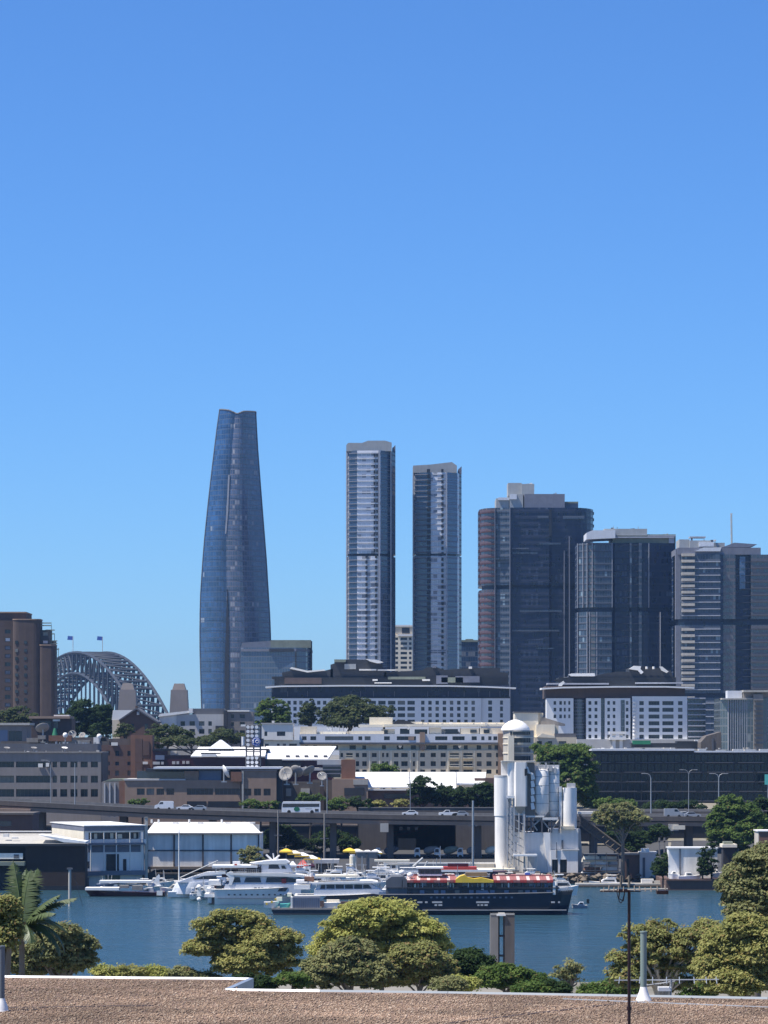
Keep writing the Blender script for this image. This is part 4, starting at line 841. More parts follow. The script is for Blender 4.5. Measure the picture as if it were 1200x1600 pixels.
t.box('brick_pier', M['brickor'], 361, 378, 1206, 1221, -1.5, 1); t.wall('tower_wing', M['tan'], 378, 432, 1205, 1320, -1, 14, [(382, 393), (397, 408), (412, 423)], [(1232, 1243)], dep=.4)
t.box('wing_parapet', M['greydk'], 377, 433, 1203.4, 1205, -1.3, 14.3); t.boxes('dark_corner', M['dark'], [(432, 441, 1208, 1320, 0, 12)]); t.boxes('concrete_pilaster', M['conclt'], [(378, 381, 1205, 1270, -1.4, -1)]); t.boxes('ground_opening', M['black'], [(325, 375, 1252, 1262, -.2, 1), (292, 322, 1252, 1260, -.2, 1)])
t.prism('left_wing', M['grey'], [(158, 1320), (158, 1222), (186, 1221), (186, 1320)], 1, 16); t.boxes('wing_pilaster', M['greylt'], [(x, x+2.2, 1224, 1262, .6, 1.1) for x in (162, 170, 178)]); t.prism('orange_end', M['brickor'], [(186, 1320), (186, 1221), (189.5, 1220), (196, 1220), (196, 1320)], .5, 14); t.prism('planted_roof', M['roofgreen'], [(160, 1221.4), (170, 1217.5), (190, 1217), (198, 1220)], 1, 14)
t = T('studio_building', 'mixed brown and grey studio building behind the dish cluster', 'building', 510, 1260, 925)
t.boxes('wall', M['concdk'], [(441, 500, 1222, 1320, 0, 14), (488, 530, 1219, 1320, 2, 14)]); t.box('brown_wing', M['tan'], 519, 575, 1217, 1320, -2, 12); t.box('garage_door', M['dark'], 538, 569, 1231, 1243, -2.2, -1.8); t.box('brick_stack', M['brickor'], 533, 555, 1187, 1218, 2, 10); t.boxes('roof_level', M['greylt'], [(495, 534, 1187, 1195, 3, 12), (410, 534, 1200, 1204, 3, 13)]); t.boxes('shade', M['blueglass'], [(504, 532, 1195, 1215, 2.6, 10)])
t.boxes('louvre', M['slab'], [(504, 532, y, y+1.6, 2, 2.6) for y in (1196, 1202, 1208)]); t.boxes('pale_panel', M['conclt'], [(552, 575, 1218, 1226, -2.3, -1.9), (445, 455, 1232, 1244, -.4, 0), (470, 484, 1232, 1240, -.4, 0)]); t.boxes('rusty_screen', M['brown'], [(441, 447, 1219, 1320, -2, 0), (500, 506, 1224, 1320, -1, 0)])
roof_units(t, 445, 530, 1200, 8, 4, 12, 3)
# broad white roofs
t = T('white_roofed_hall', 'hall with bright white sloping roof and little pyramid lantern', 'building', 410, 1185, 970)
def slope(t, name, m, x0, x1, yt, yb, d0, d1, sk0=0, sk1=0):
    b = MB(); z0, z1 = t.Z(yb), t.Z(yt); b.add([(t.X(x0), d0, z0), (t.X(x1), d0, z0), (t.X(x1+sk1), d1, z1), (t.X(x0+sk0), d1, z1)]+[(t.X(x0), d0, z0-.4), (t.X(x1), d0, z0-.4), (t.X(x1+sk1), d1, z1-.4), (t.X(x0+sk0), d1, z1-.4)], [(0,1,2,3),(7,6,5,4),(0,4,5,1),(1,5,6,2),(2,6,7,3),(3,7,4,0)]); t.put(name, b, M[m])
slope(t, 'roof', 'white', 298, 414, 1167, 1181, 0, 16, 8, 0); slope(t, 'roof', 'white', 414.3, 512, 1166, 1186, 2, 20, -2, 12)
for x in (449, 464, 478, 493, 508): t.box('skylight', M['greydk'], x-3, x+3, 1180, 1183, 4, 5.5)
b = MB(); cx, cz = t.X(342), t.Z(1167); b.loft([[(cx-4, 8, cz-.6), (cx+4, 8, cz-.6), (cx+4, 16, cz-.6), (cx-4, 16, cz-.6)], [(cx-.3, 11.7, cz+2.2), (cx+.3, 11.7, cz+2.2), (cx+.3, 12.3, cz+2.2), (cx-.3, 12.3, cz+2.2)]]); t.put('lantern', b, M['palewhite'])
t.boxes('wall', M['maroon'], [(299, 414, 1182, 1300, .6, 16), (414, 520, 1188, 1300, 2.6, 20)]); t.boxes('white_hatch', M['white'], [(315, 338, 1178, 1182.4, -1.5, 1)]); t.boxes('dark_recess', M['black'], [(412, 440, 1186, 1202, 1.6, 3), (440, 470, 1192, 1202, 1.6, 3), (314, 345, 1176, 1178, -1.3, -.3)])
t = T('white_roofed_shed', 'long shed with bright white metal roof behind the roadside trees', 'building', 670, 1245, 925)
slope(t, 'roof', 'metalroof', 551, 640, 1207, 1229, 0, 16, 0, 0); slope(t, 'roof', 'metalroof', 640.4, 713, 1207, 1231, 0, 16, 0, 0); slope(t, 'roof', 'metalroof', 713.4, 757, 1207, 1224, 0, 14, 0, 5)
t.boxes('gutter', M['offwhite'], [(575, 713, 1233, 1235, -.6, .2)]); t.boxes('wall', M['brickdk'], [(553, 755, 1235, 1320, .6, 14), (742, 780, 1216, 1320, 3, 15)]); t.boxes('roof_seam', M['greylt'], [(639.6, 640.8, 1206, 1231, -.2, 0), (712.8, 713.8, 1206, 1231, -.2, 0)]); t.cyl('roof_vent', M['greydk'], 690, 1.6, 1223, 1227, 2, n=10); t.boxes('window_strip', M['blueglass'], [(600, 640, 1241, 1248, .3, .8)])

# ---------------------------------------------------------------- sign tower
t = T('sign_tower', 'tall open steel sign tower hung with white discs and round blue number sign', 'tower', 395, 1205, 912)
b = MB(); k = t.k; xs = (384.5, 396, 406.5)
for x in xs:
    for d in (0, 3.4): b.tube((t.X(x), d, t.Z(1206)), (t.X(x), d, t.Z(1133)), .16, n=4)
for y in np.arange(1133, 1206, 6.9):
    b.tube((t.X(384), 0, t.Z(y)), (t.X(407), 0, t.Z(y)), .14, n=4); b.tube((t.X(384), 3.4, t.Z(y)), (t.X(407), 3.4, t.Z(y)), .14, n=4)
    for x in xs: b.tube((t.X(x), 0, t.Z(y)), (t.X(x), 3.4, t.Z(y)), .1, n=4)
t.put('steel_frame', b, M['greydk'])
for y in np.arange(1136, 1205, 6.9):
    for x in (387.5, 394, 401):
        if 1152 < y < 1166 and x > 392: continue
        if 1166 < y < 1178: continue
        b = MB(); b.tube((t.X(x), -.3, t.Z(y)), (t.X(x), -.1, t.Z(y)), .5, n=12); t.put('disc', b, M['white'])
t.box('side_bracket', M['offwhite'], 376, 384, 1132, 1135, 0, 1)
b = MB(); b.tube((t.X(400.5), -.8, t.Z(1159)), (t.X(400.5), -.35, t.Z(1159)), 7*k, n=28); sg = t.put('blue_disc', b, M['blue'])
b = MB(); c = (t.X(400.5), t.Z(1159))
for (x0, z0, x1, z1) in ((-.75, -.35, -.75, .5), (-.75, .5, -1.0, .3)): b.tube((c[0]+x0, -.95, c[1]+z0), (c[0]+x1, -.95, c[1]+z1), .13, n=6)
for i in range(16):
    a0, a1 = i*math.pi/8, (i+1)*math.pi/8; b.tube((c[0]+.3+.45*math.cos(a0), -.95, c[1]+.05+.42*math.sin(a0)), (c[0]+.3+.45*math.cos(a1), -.95, c[1]+.05+.42*math.sin(a1)), .12, n=5)
    b.tube((c[0]+1.1*math.cos(a0), -.92, c[1]+1.05*math.sin(a0)), (c[0]+1.1*math.cos(a1), -.92, c[1]+1.05*math.sin(a1)), .05, n=5)
obj('white_numerals', b.mesh('white_numerals', M['white']), sg)
t.cyl('side_sign', M['white'], 379.5, 3.2, 1151, 1165, .5, n=12); t.boxes('side_frame', M['black'], [(375.5, 376.5, 1150, 1168, 0, .4), (383, 384, 1150, 1168, 0, .4)]); t.box('sign_shadow_box', M['navy'], 407.5, 412, 1154, 1166, -.3, 1)

# ---------------------------------------------------------------- black office building, right
t = T('office_building', 'long black glass office building with thin floor lines and white parapet', 'building', 1060, 1262, 985)
gc = [(930+i*10.4, 930+i*10.4+9) for i in range(27)]
t.wall('wall', M['black'], 927, 1212, 1176, 1330, 0, 22, gc, [(y, y+12) for y in (1178.5, 1193.5, 1208.5, 1223.5, 1238.5)], 'winblack', dep=.35)
g_ = random.Random(3)
for y in (1191, 1206, 1221, 1236, 1251):
    x = 928
    while x < 1205:
        w_ = g_.uniform(20, 44); t.box('floor_line', M['greydk'], x, min(x+w_, 1211), y, y+1.0, -.35, -.05); x += w_+g_.uniform(2, 14)
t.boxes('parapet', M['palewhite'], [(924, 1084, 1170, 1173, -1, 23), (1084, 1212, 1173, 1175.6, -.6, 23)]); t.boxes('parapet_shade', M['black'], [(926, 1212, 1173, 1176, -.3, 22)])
t.boxes('roof_plant', M['black'], [(1060, 1092, 1158, 1170, 4, 12), (988, 1060, 1161, 1168, 4, 10)]); t.boxes('roof_planting', M['green'], [(990, 1018, 1157, 1163, 3, 6)]); t.boxes('roof_hatch', M['offwhite'], [(1092, 1104, 1170, 1173.2, 1, 4), (1146, 1162, 1170.5, 1173.2, 1, 4), (1188, 1203, 1170.5, 1173.2, 1, 4), (1164, 1182, 1171, 1173.2, 1, 4), (1088, 1093, 1156, 1161, 5, 7), (1120, 1134, 1171.5, 1173.2, 1, 3)])
roof_units(t, 930, 1205, 1170.5, 22, 4, 18, 3.5)
b = T('green_banner', 'small bright green sign at the right edge in front of the black building', 'sign', 1198, 1240, 975); b.box('panel', M['teal'], 1195, 1206, 1210, 1226, -.2, .2); b.box('post', M['galv'], 1199, 1200, 1226, 1262, 0, .2)

# ---------------------------------------------------------------- motorway viaduct
Yv = 850
vd = T('elevated_motorway', 'concrete motorway viaduct crossing behind the wharves, traffic on top', 'bridge', 480, 1345, Yv)
def vp(px): return lerp(px, [-60, 0, 130, 240, 430, 600, 780, 910, 1000, 1260], [1249.5, 1251, 1257.5, 1263.5, 1269.5, 1273, 1275.5, 1275.5, 1275.5, 1277])
def sweep(name, prof, mat, x0=-60, x1=1260, st=20, kind=None):
    rings = []
    for x in np.arange(x0, x1+1, st): rings.append([(vd.X(x), d, vd.Z(vp(x)+y)) for y, d in prof])
    b = MB(); b.loft(rings); return vd.put(name, b, M[mat], kind=kind)
sweep('front_barrier', [(0, -.2), (0, .2), (7, .2), (7, -.2)], 'concdk'); sweep('road_deck', [(1.5, .2), (1.5, 18), (9, 18), (9, .2)], 'asphalt')
sweep('edge_girder', [(7.2, .3), (7.2, 2.5), (15, 2.5), (15, .3)], 'tan'); sweep('rear_girder', [(9.2, 14), (9.2, 17), (15, 17), (15, 14)], 'concdk'); sweep('rear_barrier', [(-2.2, 18.02), (-2.2, 18.4), (6.6, 18.4), (6.6, 18.02)], 'conc')
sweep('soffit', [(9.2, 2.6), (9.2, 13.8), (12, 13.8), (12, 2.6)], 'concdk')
vd.prism('left_girder_extension', M['tan'], [(-60, 1281), (-60, 1262), (49, 1264), (50, 1271), (47, 1277)], -3, .1, label='deeper brown girder at the left end')
for x in (60, 190, 330, 425, 520, 610, 748, 830, 930, 1000, 1080, 1160):
    vd.box('pier', M['concdk'], x-5, x+5, vp(x)+12.2, vd.gy, 4, 12)
vd.boxes('pier_head', M['conclt'], [(594, 607, 1286.5, 1300, -.6, .2), (1044, 1060, 1287.5, 1298, -.7, .2)]); vd.box('pale_sign', M['creamlt'], 1051, 1070, 1289.5, 1296, -1, -.7)
rp = T('overpass', 'second raised roadway behind the near carriageway at the right', 'bridge', 1080, 1345, 905)
rp.boxes('road_deck', M['concdk'], [(905, 1260, 1268, 1275, 0, 12)]); rp.boxes('barrier', M['conc'], [(905, 1260, 1264, 1268, 0, .5)]); rp.boxes('pier', M['concdk'], [(x-5, x+5, 1275, rp.gy, 3, 9) for x in (950, 1060, 1180)][:1])
for x in (1060, 1180): rp.box('pier', M['concdk'], x-5, x+5, 1275, rp.gy, 3, 9)
# under the viaduct; retaining walls coloured black to stand for its deep shade
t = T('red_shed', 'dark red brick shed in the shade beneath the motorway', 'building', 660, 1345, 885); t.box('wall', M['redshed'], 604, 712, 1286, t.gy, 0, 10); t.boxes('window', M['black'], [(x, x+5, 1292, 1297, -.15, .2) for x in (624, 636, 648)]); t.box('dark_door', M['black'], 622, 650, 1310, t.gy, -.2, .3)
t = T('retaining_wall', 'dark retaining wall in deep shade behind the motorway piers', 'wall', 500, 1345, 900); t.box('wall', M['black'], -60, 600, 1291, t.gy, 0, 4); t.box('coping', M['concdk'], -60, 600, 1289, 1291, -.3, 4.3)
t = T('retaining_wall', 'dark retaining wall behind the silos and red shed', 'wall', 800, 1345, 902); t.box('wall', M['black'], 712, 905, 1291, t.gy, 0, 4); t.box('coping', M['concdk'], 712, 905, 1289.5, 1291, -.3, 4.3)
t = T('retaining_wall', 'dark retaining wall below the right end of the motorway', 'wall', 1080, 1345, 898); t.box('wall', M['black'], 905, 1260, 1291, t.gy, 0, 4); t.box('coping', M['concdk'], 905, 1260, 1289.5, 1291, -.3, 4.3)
t = T('roadside_wall', 'low brown wall along the far side of the motorway by the studios', 'wall', 550, 1262, 885); t.box('wall', M['concdk'], 560, 780, 1262.5, t.gy, 0, .6); t.box('coping', M['conc'], 560, 780, 1261.3, 1262.5, -.1, .7)

# street lamps
def lamp(label, px, ytop, ybase, Y, arms, group='street lamps along the motorway', r=.16):
    t = T('street_lamp', label, 'street lamp', px, ybase, Y, group=group); h = t.Z(ytop); b = MB(); b.path([(0, 0, -.5), (0, 0, h*.9)], [r*1.2, r*.8], 8); t.put('pole', b, M['galv'])
    for s in arms:
        b = MB(); pts = [(0, 0, h*.88), (s*.25, 0, h*.96), (s*.9, 0, h), (s*1.9, 0, h+.08)]; b.path(pts, [r*.8, r*.7, r*.6, r*.5], 6); a = t.put('arm', b, M['galv'])
        b = MB(); b.box(min(s*1.7, s*2.6), max(s*1.7, s*2.6), -.16, .16, h-.02, h+.14); obj('lamp_head', b.mesh('lamp_head', M['greylt']), a)
lamp('single-armed lamp in front of the black office building', 1017, 1209, 1268, 856, (-1,)); lamp('double-armed lamp, the farther one before the black building', 1076, 1203, 1266, 902, (-1, 1), r=.1); lamp('double-armed lamp right of the other two, before the black building', 1123, 1209, 1268, 858, (-1, 1))
lamp('tall lamp rising behind the white bus', 511, 1208, 1272, 866, (-1,), r=.12); lamp('thin lamp before the roadside tree and white shed roof', 641, 1213, 1275, 866, (-1,), r=.09)
lamp('pale lamp in front of the car park with its square openings', 117, 1184, 1262, 856, (), r=.13); lamp('darker slim lamp in front of the car park slots', 79, 1188, 1258, 866, (-1,), r=.1)
for i, (px, y0, y1, Y, r) in enumerate(((434.5, 1266, 1345, 800, .22), (507, 1271, 1345, 795, .26), (739, 1251, 1372, 760, .3))):
    t = T('utility_pole', ['wooden pole in the yard left of the taller pole', 'tall yard pole in front of the shaded viaduct', 'thick grey mast standing at the quay left of the silos'][i], 'pole', px, None, Y, group='poles in the working yard')
    b = MB(); b.tube((0, 0, -.5), (0, 0, wz(y0, Y)-t.z), r*1.1, r*.8, 8); t.put('shaft', b, M['conc'] if i < 2 else M['galv']); b = MB(); b.box(-1.1, 1.1, -.1, .1, wz(y0+40, Y)-t.z, wz(y0+40, Y)-t.z+.25); t.put('crossarm', b, M['greydk'])
    if i == 2: b = MB(); b.box(-.9, .9, -.5, .5, 1, 4.5); t.put('cabinet', b, M['greylt'])

# traffic
def car(label, px, Y, d, body, L=4.5, kindn='car', cat='car', face=1):
    z = wz(vp(px)+1.5, Yv) if Y < 880 else wz(1268, 905); x = wx(px, Yv)
    o = bpy.data.objects.new(kindn, None); COL.objects.link(o); o.location = (x, Y+d, z+.02); o.rotation_euler = (0, 0, 0 if face > 0 else math.pi); tag(o, label, cat, 'traffic on the motorway')
    w_ = .9; b = MB(); 
    if kindn == 'van': prof = [(-2.6, .35), (-2.6, 2.1), (-2.4, 2.3), (1.0, 2.3), (1.6, 1.5), (2.5, 1.2), (2.6, .35)]; win = [(.2, 1.5), (.2, 2.1), (.9, 2.1), (1.4, 1.5)]
    elif kindn == 'pickup': prof = [(-2.5, .35), (-2.5, 1.1), (-.6, 1.1), (-.5, 1.7), (.6, 1.7), (1.2, 1.15), (2.4, 1.0), (2.5, .35)]; win = [(-.4, 1.15), (-.35, 1.6), (.5, 1.6), (.95, 1.15)]
    else: prof = [(-2.2, .35), (-2.2, .95), (-1.8, 1.05), (-1.2, 1.45), (.3, 1.48), (1.0, 1.0), (2.1, .85), (2.25, .35)]; win = [(-1.5, 1.03), (-1.1, 1.38), (.25, 1.4), (.8, 1.03)]
    b.prism(prof, -w_, w_); bd = obj('body', b.mesh('body', M[body]), o)
    b = MB(); b.prism(win, -w_-.01, w_+.01); obj('side_windows', b.mesh('side_windows', M['blueglass']), o)
    for sx in (-1.45, 1.5):
        for sy in (-1, 1): b = MB(); b.tube((sx, sy*.92, .33), (sx, sy*.7, .33), .33, n=12); obj('wheel', b.mesh('wheel', M['tyre']), o)
    for sy in (-.6, .6): b = MB(); hx = prof[-1][0]; b.box(hx-.06, hx+.03, sy-.15, sy+.15, .6, .75); obj('headlight', b.mesh('headlight', M['offwhite']), o)
plain('carwhite', (.8, .8, .8), .3, 0, .03); plain('carsilver', (.45, .46, .48), .3, .3, .05); plain('cardark', (.03, .03, .035), .3, 0, .05)
car('white van, leftmost vehicle on the motorway', 255, 850, 3.5, 'carwhite', kindn='van', cat='van', face=-1); car('white hatchback just ahead of the silver car', 287, 850, 4, 'carwhite', face=-1); car('silver car following the white hatchback', 309, 850, 4, 'carsilver', kindn='car', face=-1)
car('white car by the lamp between bus and silos', 641, 850, 3.5, 'carwhite', face=-1); car('white pickup near the dark roadside trees', 700, 850, 3.5, 'carwhite', kindn='pickup', cat='car', face=-1); car('pale car directly behind the white pickup', 720, 850, 3.5, 'carsilver', face=-1)
car('pale van on the right-hand carriageway, leftmost of three', 1055, 852, 3, 'carsilver', kindn='van', cat='van'); car('white car between the pale van and the small silver car', 1073, 852, 3.2, 'carwhite'); car('small silver car low by the barrier at the right', 1083, 850, 1.6, 'carsilver')
# bus
z = wz(vp(468)+1.5, Yv); o = bpy.data.objects.new('bus', None); COL.objects.link(o); o.location = (wx(470, Yv), 853.5, z+.02); tag(o, 'white bus with round dark green emblem on its side, on the motorway', 'bus', 'traffic on the motorway')
b = MB(); b.prism([(-5.3, .4), (-5.3, 1.6), (-5.15, 2.9), (-4.9, 3.3), (5.1, 3.3), (5.3, 3.1), (5.3, .4)], -1.25, 1.25); obj('body', b.mesh('body', M['carwhite']), o)
b = MB(); b.prism([(-5.1, 1.75), (-5.0, 2.75), (5.0, 2.75), (5.0, 1.9)], -1.27, 1.27); obj('window_band', b.mesh('window_band', M['blueglass']), o)
b = MB(); b.box(-5.33, -5.1, -1.1, 1.1, 1.5, 2.9); obj('windscreen', b.mesh('windscreen', M['blueglass']), o)
b = MB(); b.tube((-.9, -1.29, 1.25), (-.9, -1.26, 1.25), .62, n=20); e = obj('round_emblem', b.mesh('round_emblem', M['green']), o); e.scale = (1.3, 1, 1); b = MB(); b.box(3.8, 4.8, -1.28, -1.2, .6, 1.3); obj('grille', b.mesh('grille', M['dark']), o); b = MB(); b.box(1.2, 3.0, -1.275, -1.2, 1.35, 1.5); obj('lettering_stripe', b.mesh('lettering_stripe', M['greylt']), o)
for x in (-3.3, 3.0):
    for sy in (-1, 1): b = MB(); b.tube((x, sy*1.28, .5), (x, sy*.9, .5), .5, n=14); obj('wheel', b.mesh('wheel', M['tyre']), o)

g_ = random.Random(44)
# ================================================================ WATERFRONT
def quay():
    for x0, x1, Y, nm in ((-60, 133, 739, 0), (133, 1041, 769, 1), (1041, 1260, 733, 2)):
        b = MB(); k = Y/F; X0, X1 = (x0-600)*k, (x1-600)*k; b.box(X0, X1, Y, Y+30, -2.5, 2.25); b.box(X0, X1, Y-.3, Y+1, 2.25, 2.6); obj('quay_pavement', b.mesh('quay_pavement', M['concdk' if nm < 2 else 'brickdk']), kind='structure')
quay()
def piles(t, x0, x1, n, ytop, d=0, mat='timber', r=.22):
    for i in range(n):
        x = x0+(x1-x0)*i/(n-1); b = MB(); b.tube((t.X(x), d, -2-t.z), (t.X(x), d, t.Z(ytop)), r, n=8); t.put('pile', b, M[mat])
# dark building at far left
t = T('wharf_building', 'low dark brown wharf building with sunlit flat roof, far left waterfront', 'building', 60, 1392, 733)
t.boxes('front_wall', M['wharfbrown'], [(40, 133, 1320, 1400, 0, 6), (40, 100, 1320, 1400, 6, 20)]); t.box('left_wall', M['dark'], -60, 40, 1322, 1400, 3, 24); slope(t, 'roof', 'conclt', -60, 134, 1307, 1318, -.8, 24, 0, -60)
t.box('fascia', M['black'], -60, 134, 1318.2, 1322, -.9, .3); t.boxes('roof_edge_rail', M['offwhite'], [(-60, 66, 1302, 1304, 20, 20.6)]); t.prism('bright_roof_strip', M['metalroof'], [(60, 1304), (134, 1315), (134, 1317.6), (100, 1316)], -.6, 8)
t.boxes('left_canopy', M['roofgreen'], [(-60, 40, 1346, 1352, -2.5, 3)]); t.boxes('sign_board', M['offwhite'], [(-10, 36, 1333, 1342, -.5, 0)]); t.box('sign_dark_panel', M['greydk'], 22, 30, 1335, 1341, -.56, -.5)
t.boxes('doorway', M['black'], [(-8, 12, 1356, 1388, 2.8, 3.2)]); t.boxes('roof_vent', M['offwhite'], [(0, 8, 1304, 1309, 6, 8), (14, 24, 1309, 1312, 5, 6)]); t.box('painted_base_shadow', M['black'], 40, 133, 1384, 1400, -.25, 0)  # black strip along the base stands in for shadow over the water
t = T('yard_building', 'dark shaded block under the left end of the motorway', 'building', 20, 1345, 792); t.box('wall', M['brickdk'], -60, 51, 1272, t.gy, 0, 14); t.box('window_band', M['blueglass'], -10, 18, 1283, 1291, -.15, .2); t.box('eaves', M['concdk'], -60, 53, 1270, 1273, -.8, 14.5)
# cream store with balcony
t = T('waterfront_store', 'two-storey white wharf store with balcony and sunlit cream side wall', 'building', 133, 1388, 748, rot=19)
kf = 1/math.cos(R(19))
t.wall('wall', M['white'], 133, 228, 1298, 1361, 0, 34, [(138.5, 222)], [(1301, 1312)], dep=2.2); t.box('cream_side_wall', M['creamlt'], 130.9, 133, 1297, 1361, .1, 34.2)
t.boxes('fascia', M['slab'], [(130.5, 229, 1291.5, 1298.4, -.5, 34.5)]); b = MB(); b.add([(t.X(129.5), -1, t.Z(1291)), (t.X(230), -1, t.Z(1291)), (t.X(230), 35.5, t.Z(1291)), (t.X(129.5), 35.5, t.Z(1291)), (t.X(129.5), -1, t.Z(1289.6)), (t.X(230), -1, t.Z(1289.6)), (t.X(230), 35.5, t.Z(1289.6)), (t.X(129.5), 35.5, t.Z(1289.6))], [(3,2,1,0),(4,5,6,7),(0,1,5,4),(1,2,6,5),(2,3,7,6),(3,0,4,7)]); t.put('roof', b, M['metalroof'])
t.boxes('balcony_slab', M['slab'], [(135, 226, 1317, 1320, -1.8, 0)]); b = MB()
for x in np.arange(136, 226, 1.8): b.box(t.X(x), t.X(x)+.06, -1.75, -1.7, t.Z(1317), t.Z(1311.5))
b.box(t.X(136), t.X(225), -1.78, -1.68, t.Z(1311.8), t.Z(1311)); t.put('balcony_railing', b, M['greylt'], kind='stuff')
for x in (139, 160, 180, 202, 222): t.box('post', M['offwhite'], x, x+1.3, 1301, 1361, -1.7, -1.4)
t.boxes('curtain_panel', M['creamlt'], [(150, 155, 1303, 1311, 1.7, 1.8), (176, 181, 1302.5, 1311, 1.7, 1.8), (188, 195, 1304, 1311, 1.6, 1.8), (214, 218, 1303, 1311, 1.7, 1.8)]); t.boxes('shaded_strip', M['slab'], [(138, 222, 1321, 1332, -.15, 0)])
t.boxes('doorway', M['black'], [(167, 187, 1335, 1361, -.2, .3), (194, 199, 1343, 1361, -.2, .3)]); t.boxes('lower_stage', M['slab'], [(133, 228, 1361, 1368, -1.2, 3)]); t.boxes('lower_wall', M['offwhite'], [(133, 166, 1368, 1400, .5, 3), (190, 226, 1368, 1400, .5, 3)]); t.box('lower_opening', M['roofgreen'], 166, 190, 1368, 1400, 1, 3); t.boxes('window', M['blueglass'], [(134, 140, 1346, 1357, -.12, .1)])
t.box('wall_lamp', M['white'], 227, 230, 1312, 1319, -.9, -.2)
# long corrugated warehouse
t = T('wharf_warehouse', 'long grey corrugated wharf warehouse with bright pale roof behind the moored boats', 'warehouse', 318, 1366, 772)
slope(t, 'roof', 'metalroof', 229, 408, 1288, 1301, -.6, 22, 2, -22); t.box('gutter', M['conc'], 229, 409, 1301.5, 1303.5, -.8, -.2); t.box('rear_wall', M['corr'], 231, 400, 1292, 1352, 21, 22)
xs = (230, 272, 317, 361, 404)
for i in range(4):
    t.box('cladding_panel', M['corr'], xs[i]+1.2, xs[i+1]-1.2, 1304, 1328, .2, .5); t.box('cladding_panel', M['corr'], xs[i]+1.2, xs[i+1]-1.2, 1330, 1354, .2, .5)
t.box('core', M['greydk'], 230, 404, 1303, 1354, .55, 20.8); t.box('end_wall', M['corr'], 404, 406, 1303.5, 1354, -.1, 21)
for x in xs: t.box('downpipe', M['brown'], x-1, x+1, 1303.5, 1355, -.15, .6)
t.box('girt', M['greydk'], 230, 404, 1328, 1330, 0, .5); t.box('deck_edge', M['timber'], 228, 406, 1354, 1358, -1, 21)
for x in (262, 302, 346, 385): t.box('roof_vent', M['offwhite'], x, x+9, 1287.5, 1290, 18, 19)
for x in (226, 237, 286, 338): t.cyl('turbine_vent', M['offwhite'], x+3, 1.6, 1283, 1289, 17, n=10)
piles(t, 234, 402, 11, 1358, .5)
t = T('wharf_post', 'concrete corner column between the white store and corrugated warehouse', 'post', 228, 1388, 752); t.box('column', M['conclt'], 226, 230.5, 1278, 1395, 0, .8); t.box('cap', M['conc'], 225.5, 231, 1276.5, 1278, -.1, .9)

# ---- concrete plant
t = T('concrete_plant', 'tall grey and white concrete batching plant with silos, ladder and steel legs', 'silo plant', 838, 1366, 772)
t.cyl('storage_silo', M['silo'], 785.5, 12.8, 1214, 1275, 3, label='bright white upper shell of the left silo'); t.cyl('silo_skirt', M['silogrey'], 786, 12.2, 1275, 1372, 3); t.cyl('silo_rim', M['greylt'], 785.5, 13.1, 1211.5, 1214.5, 3)
t.box('stair_shaft', M['silo'], 784.5, 795, 1191, 1275, 4.5, 7); t.cyl('silo_shell', M['silo'], 800, 7, 1190, 1246, 1.6, label='narrow pale shell'); b = MB(); b.plan([(t.X(803), .6), (t.X(806), -.4), (t.X(821), -.4), (t.X(824), 1), (t.X(824), 6), (t.X(803), 6)], t.Z(1260), t.Z(1191)); t.put('cladding_box', b, M['silogrey'])
t.boxes('top_deck', M['conclt'], [(784, 836, 1188.8, 1191, .2, 7.5)]); b = MB(); b.loft([[(t.X(804), -.2, t.Z(1260)), (t.X(822), -.2, t.Z(1260)), (t.X(822), 5, t.Z(1260)), (t.X(804), 5, t.Z(1260))], [(t.X(810), 1.5, t.Z(1271)), (t.X(816), 1.5, t.Z(1271)), (t.X(816), 3.5, t.Z(1271)), (t.X(810), 3.5, t.Z(1271))]]); t.put('hopper', b, M['conclt'])
t.boxes('rear_panel', M['conc'], [(820, 836, 1192, 1278, 2.2, 7)]); t.boxes('dark_hatch', M['black'], [(819.5, 824, 1201, 1212, -.6, .4)])
for i in range(5): t.prism('chute_panel', M['white'], [(829.5, 1209+i*11.6), (834, 1208+i*11.6), (836.5, 1217.5+i*11.6), (830.5, 1219+i*11.6)], .8, 1.8)
t.prism('chute_head', M['white'], [(821, 1199), (825, 1198), (828, 1206), (833, 1208), (832, 1210.5), (824, 1208)], .2, 1.6)
def cone_silo(cx, r, y0, y1, d):
    b = MB(); k = t.k; b.lathe([(r*k*.25, t.Z(y1+11)), (r*k, t.Z(y1)), (r*k, t.Z(y0)), (r*k*.8, t.Z(y0-2.2)), (r*k*.2, t.Z(y0-3.4)), (0, t.Z(y0-3.4))], (t.X(cx), d, 0), n=28); o = t.put('cement_silo', b, M['silogrey'])
    for y in np.arange(y0+8, y1, 14): b = MB(); b.tube((t.X(cx), d, t.Z(y+.8)), (t.X(cx), d, t.Z(y)), r*k+.06, n=28); obj('hoop', b.mesh('hoop', M['galv']), o)
cone_silo(847.5, 11, 1205, 1268, 2.5); cone_silo(866, 9.6, 1202, 1268, 4)
t.boxes('backing_wall', M['silogrey'], [(836, 876, 1196, 1284, 7.5, 9)]); t.boxes('rear_cladding', M['silogrey'], [(796, 821, 1262, 1372, 2, 6)]); t.boxes('wall_ladder_cage', M['galv'], [(812, 814, 1275, 1366, 3.9, 4.4)])
for x, y, w_ in ((842, 1193, 4), (848, 1195, 5), (854, 1192, 3), (861, 1196, 5), (868, 1199, 4)): t.box('silo_top_filter', M['greylt'], x-w_/2, x+w_/2, y, y+9, 2, 3.6)
b = MB()
for x0, x1, y in ((838, 858, 1197), (855, 874, 1195), (838, 874, 1190.5)): b.box(t.X(x0), t.X(x1), .8, .9, t.Z(y+.5), t.Z(y))
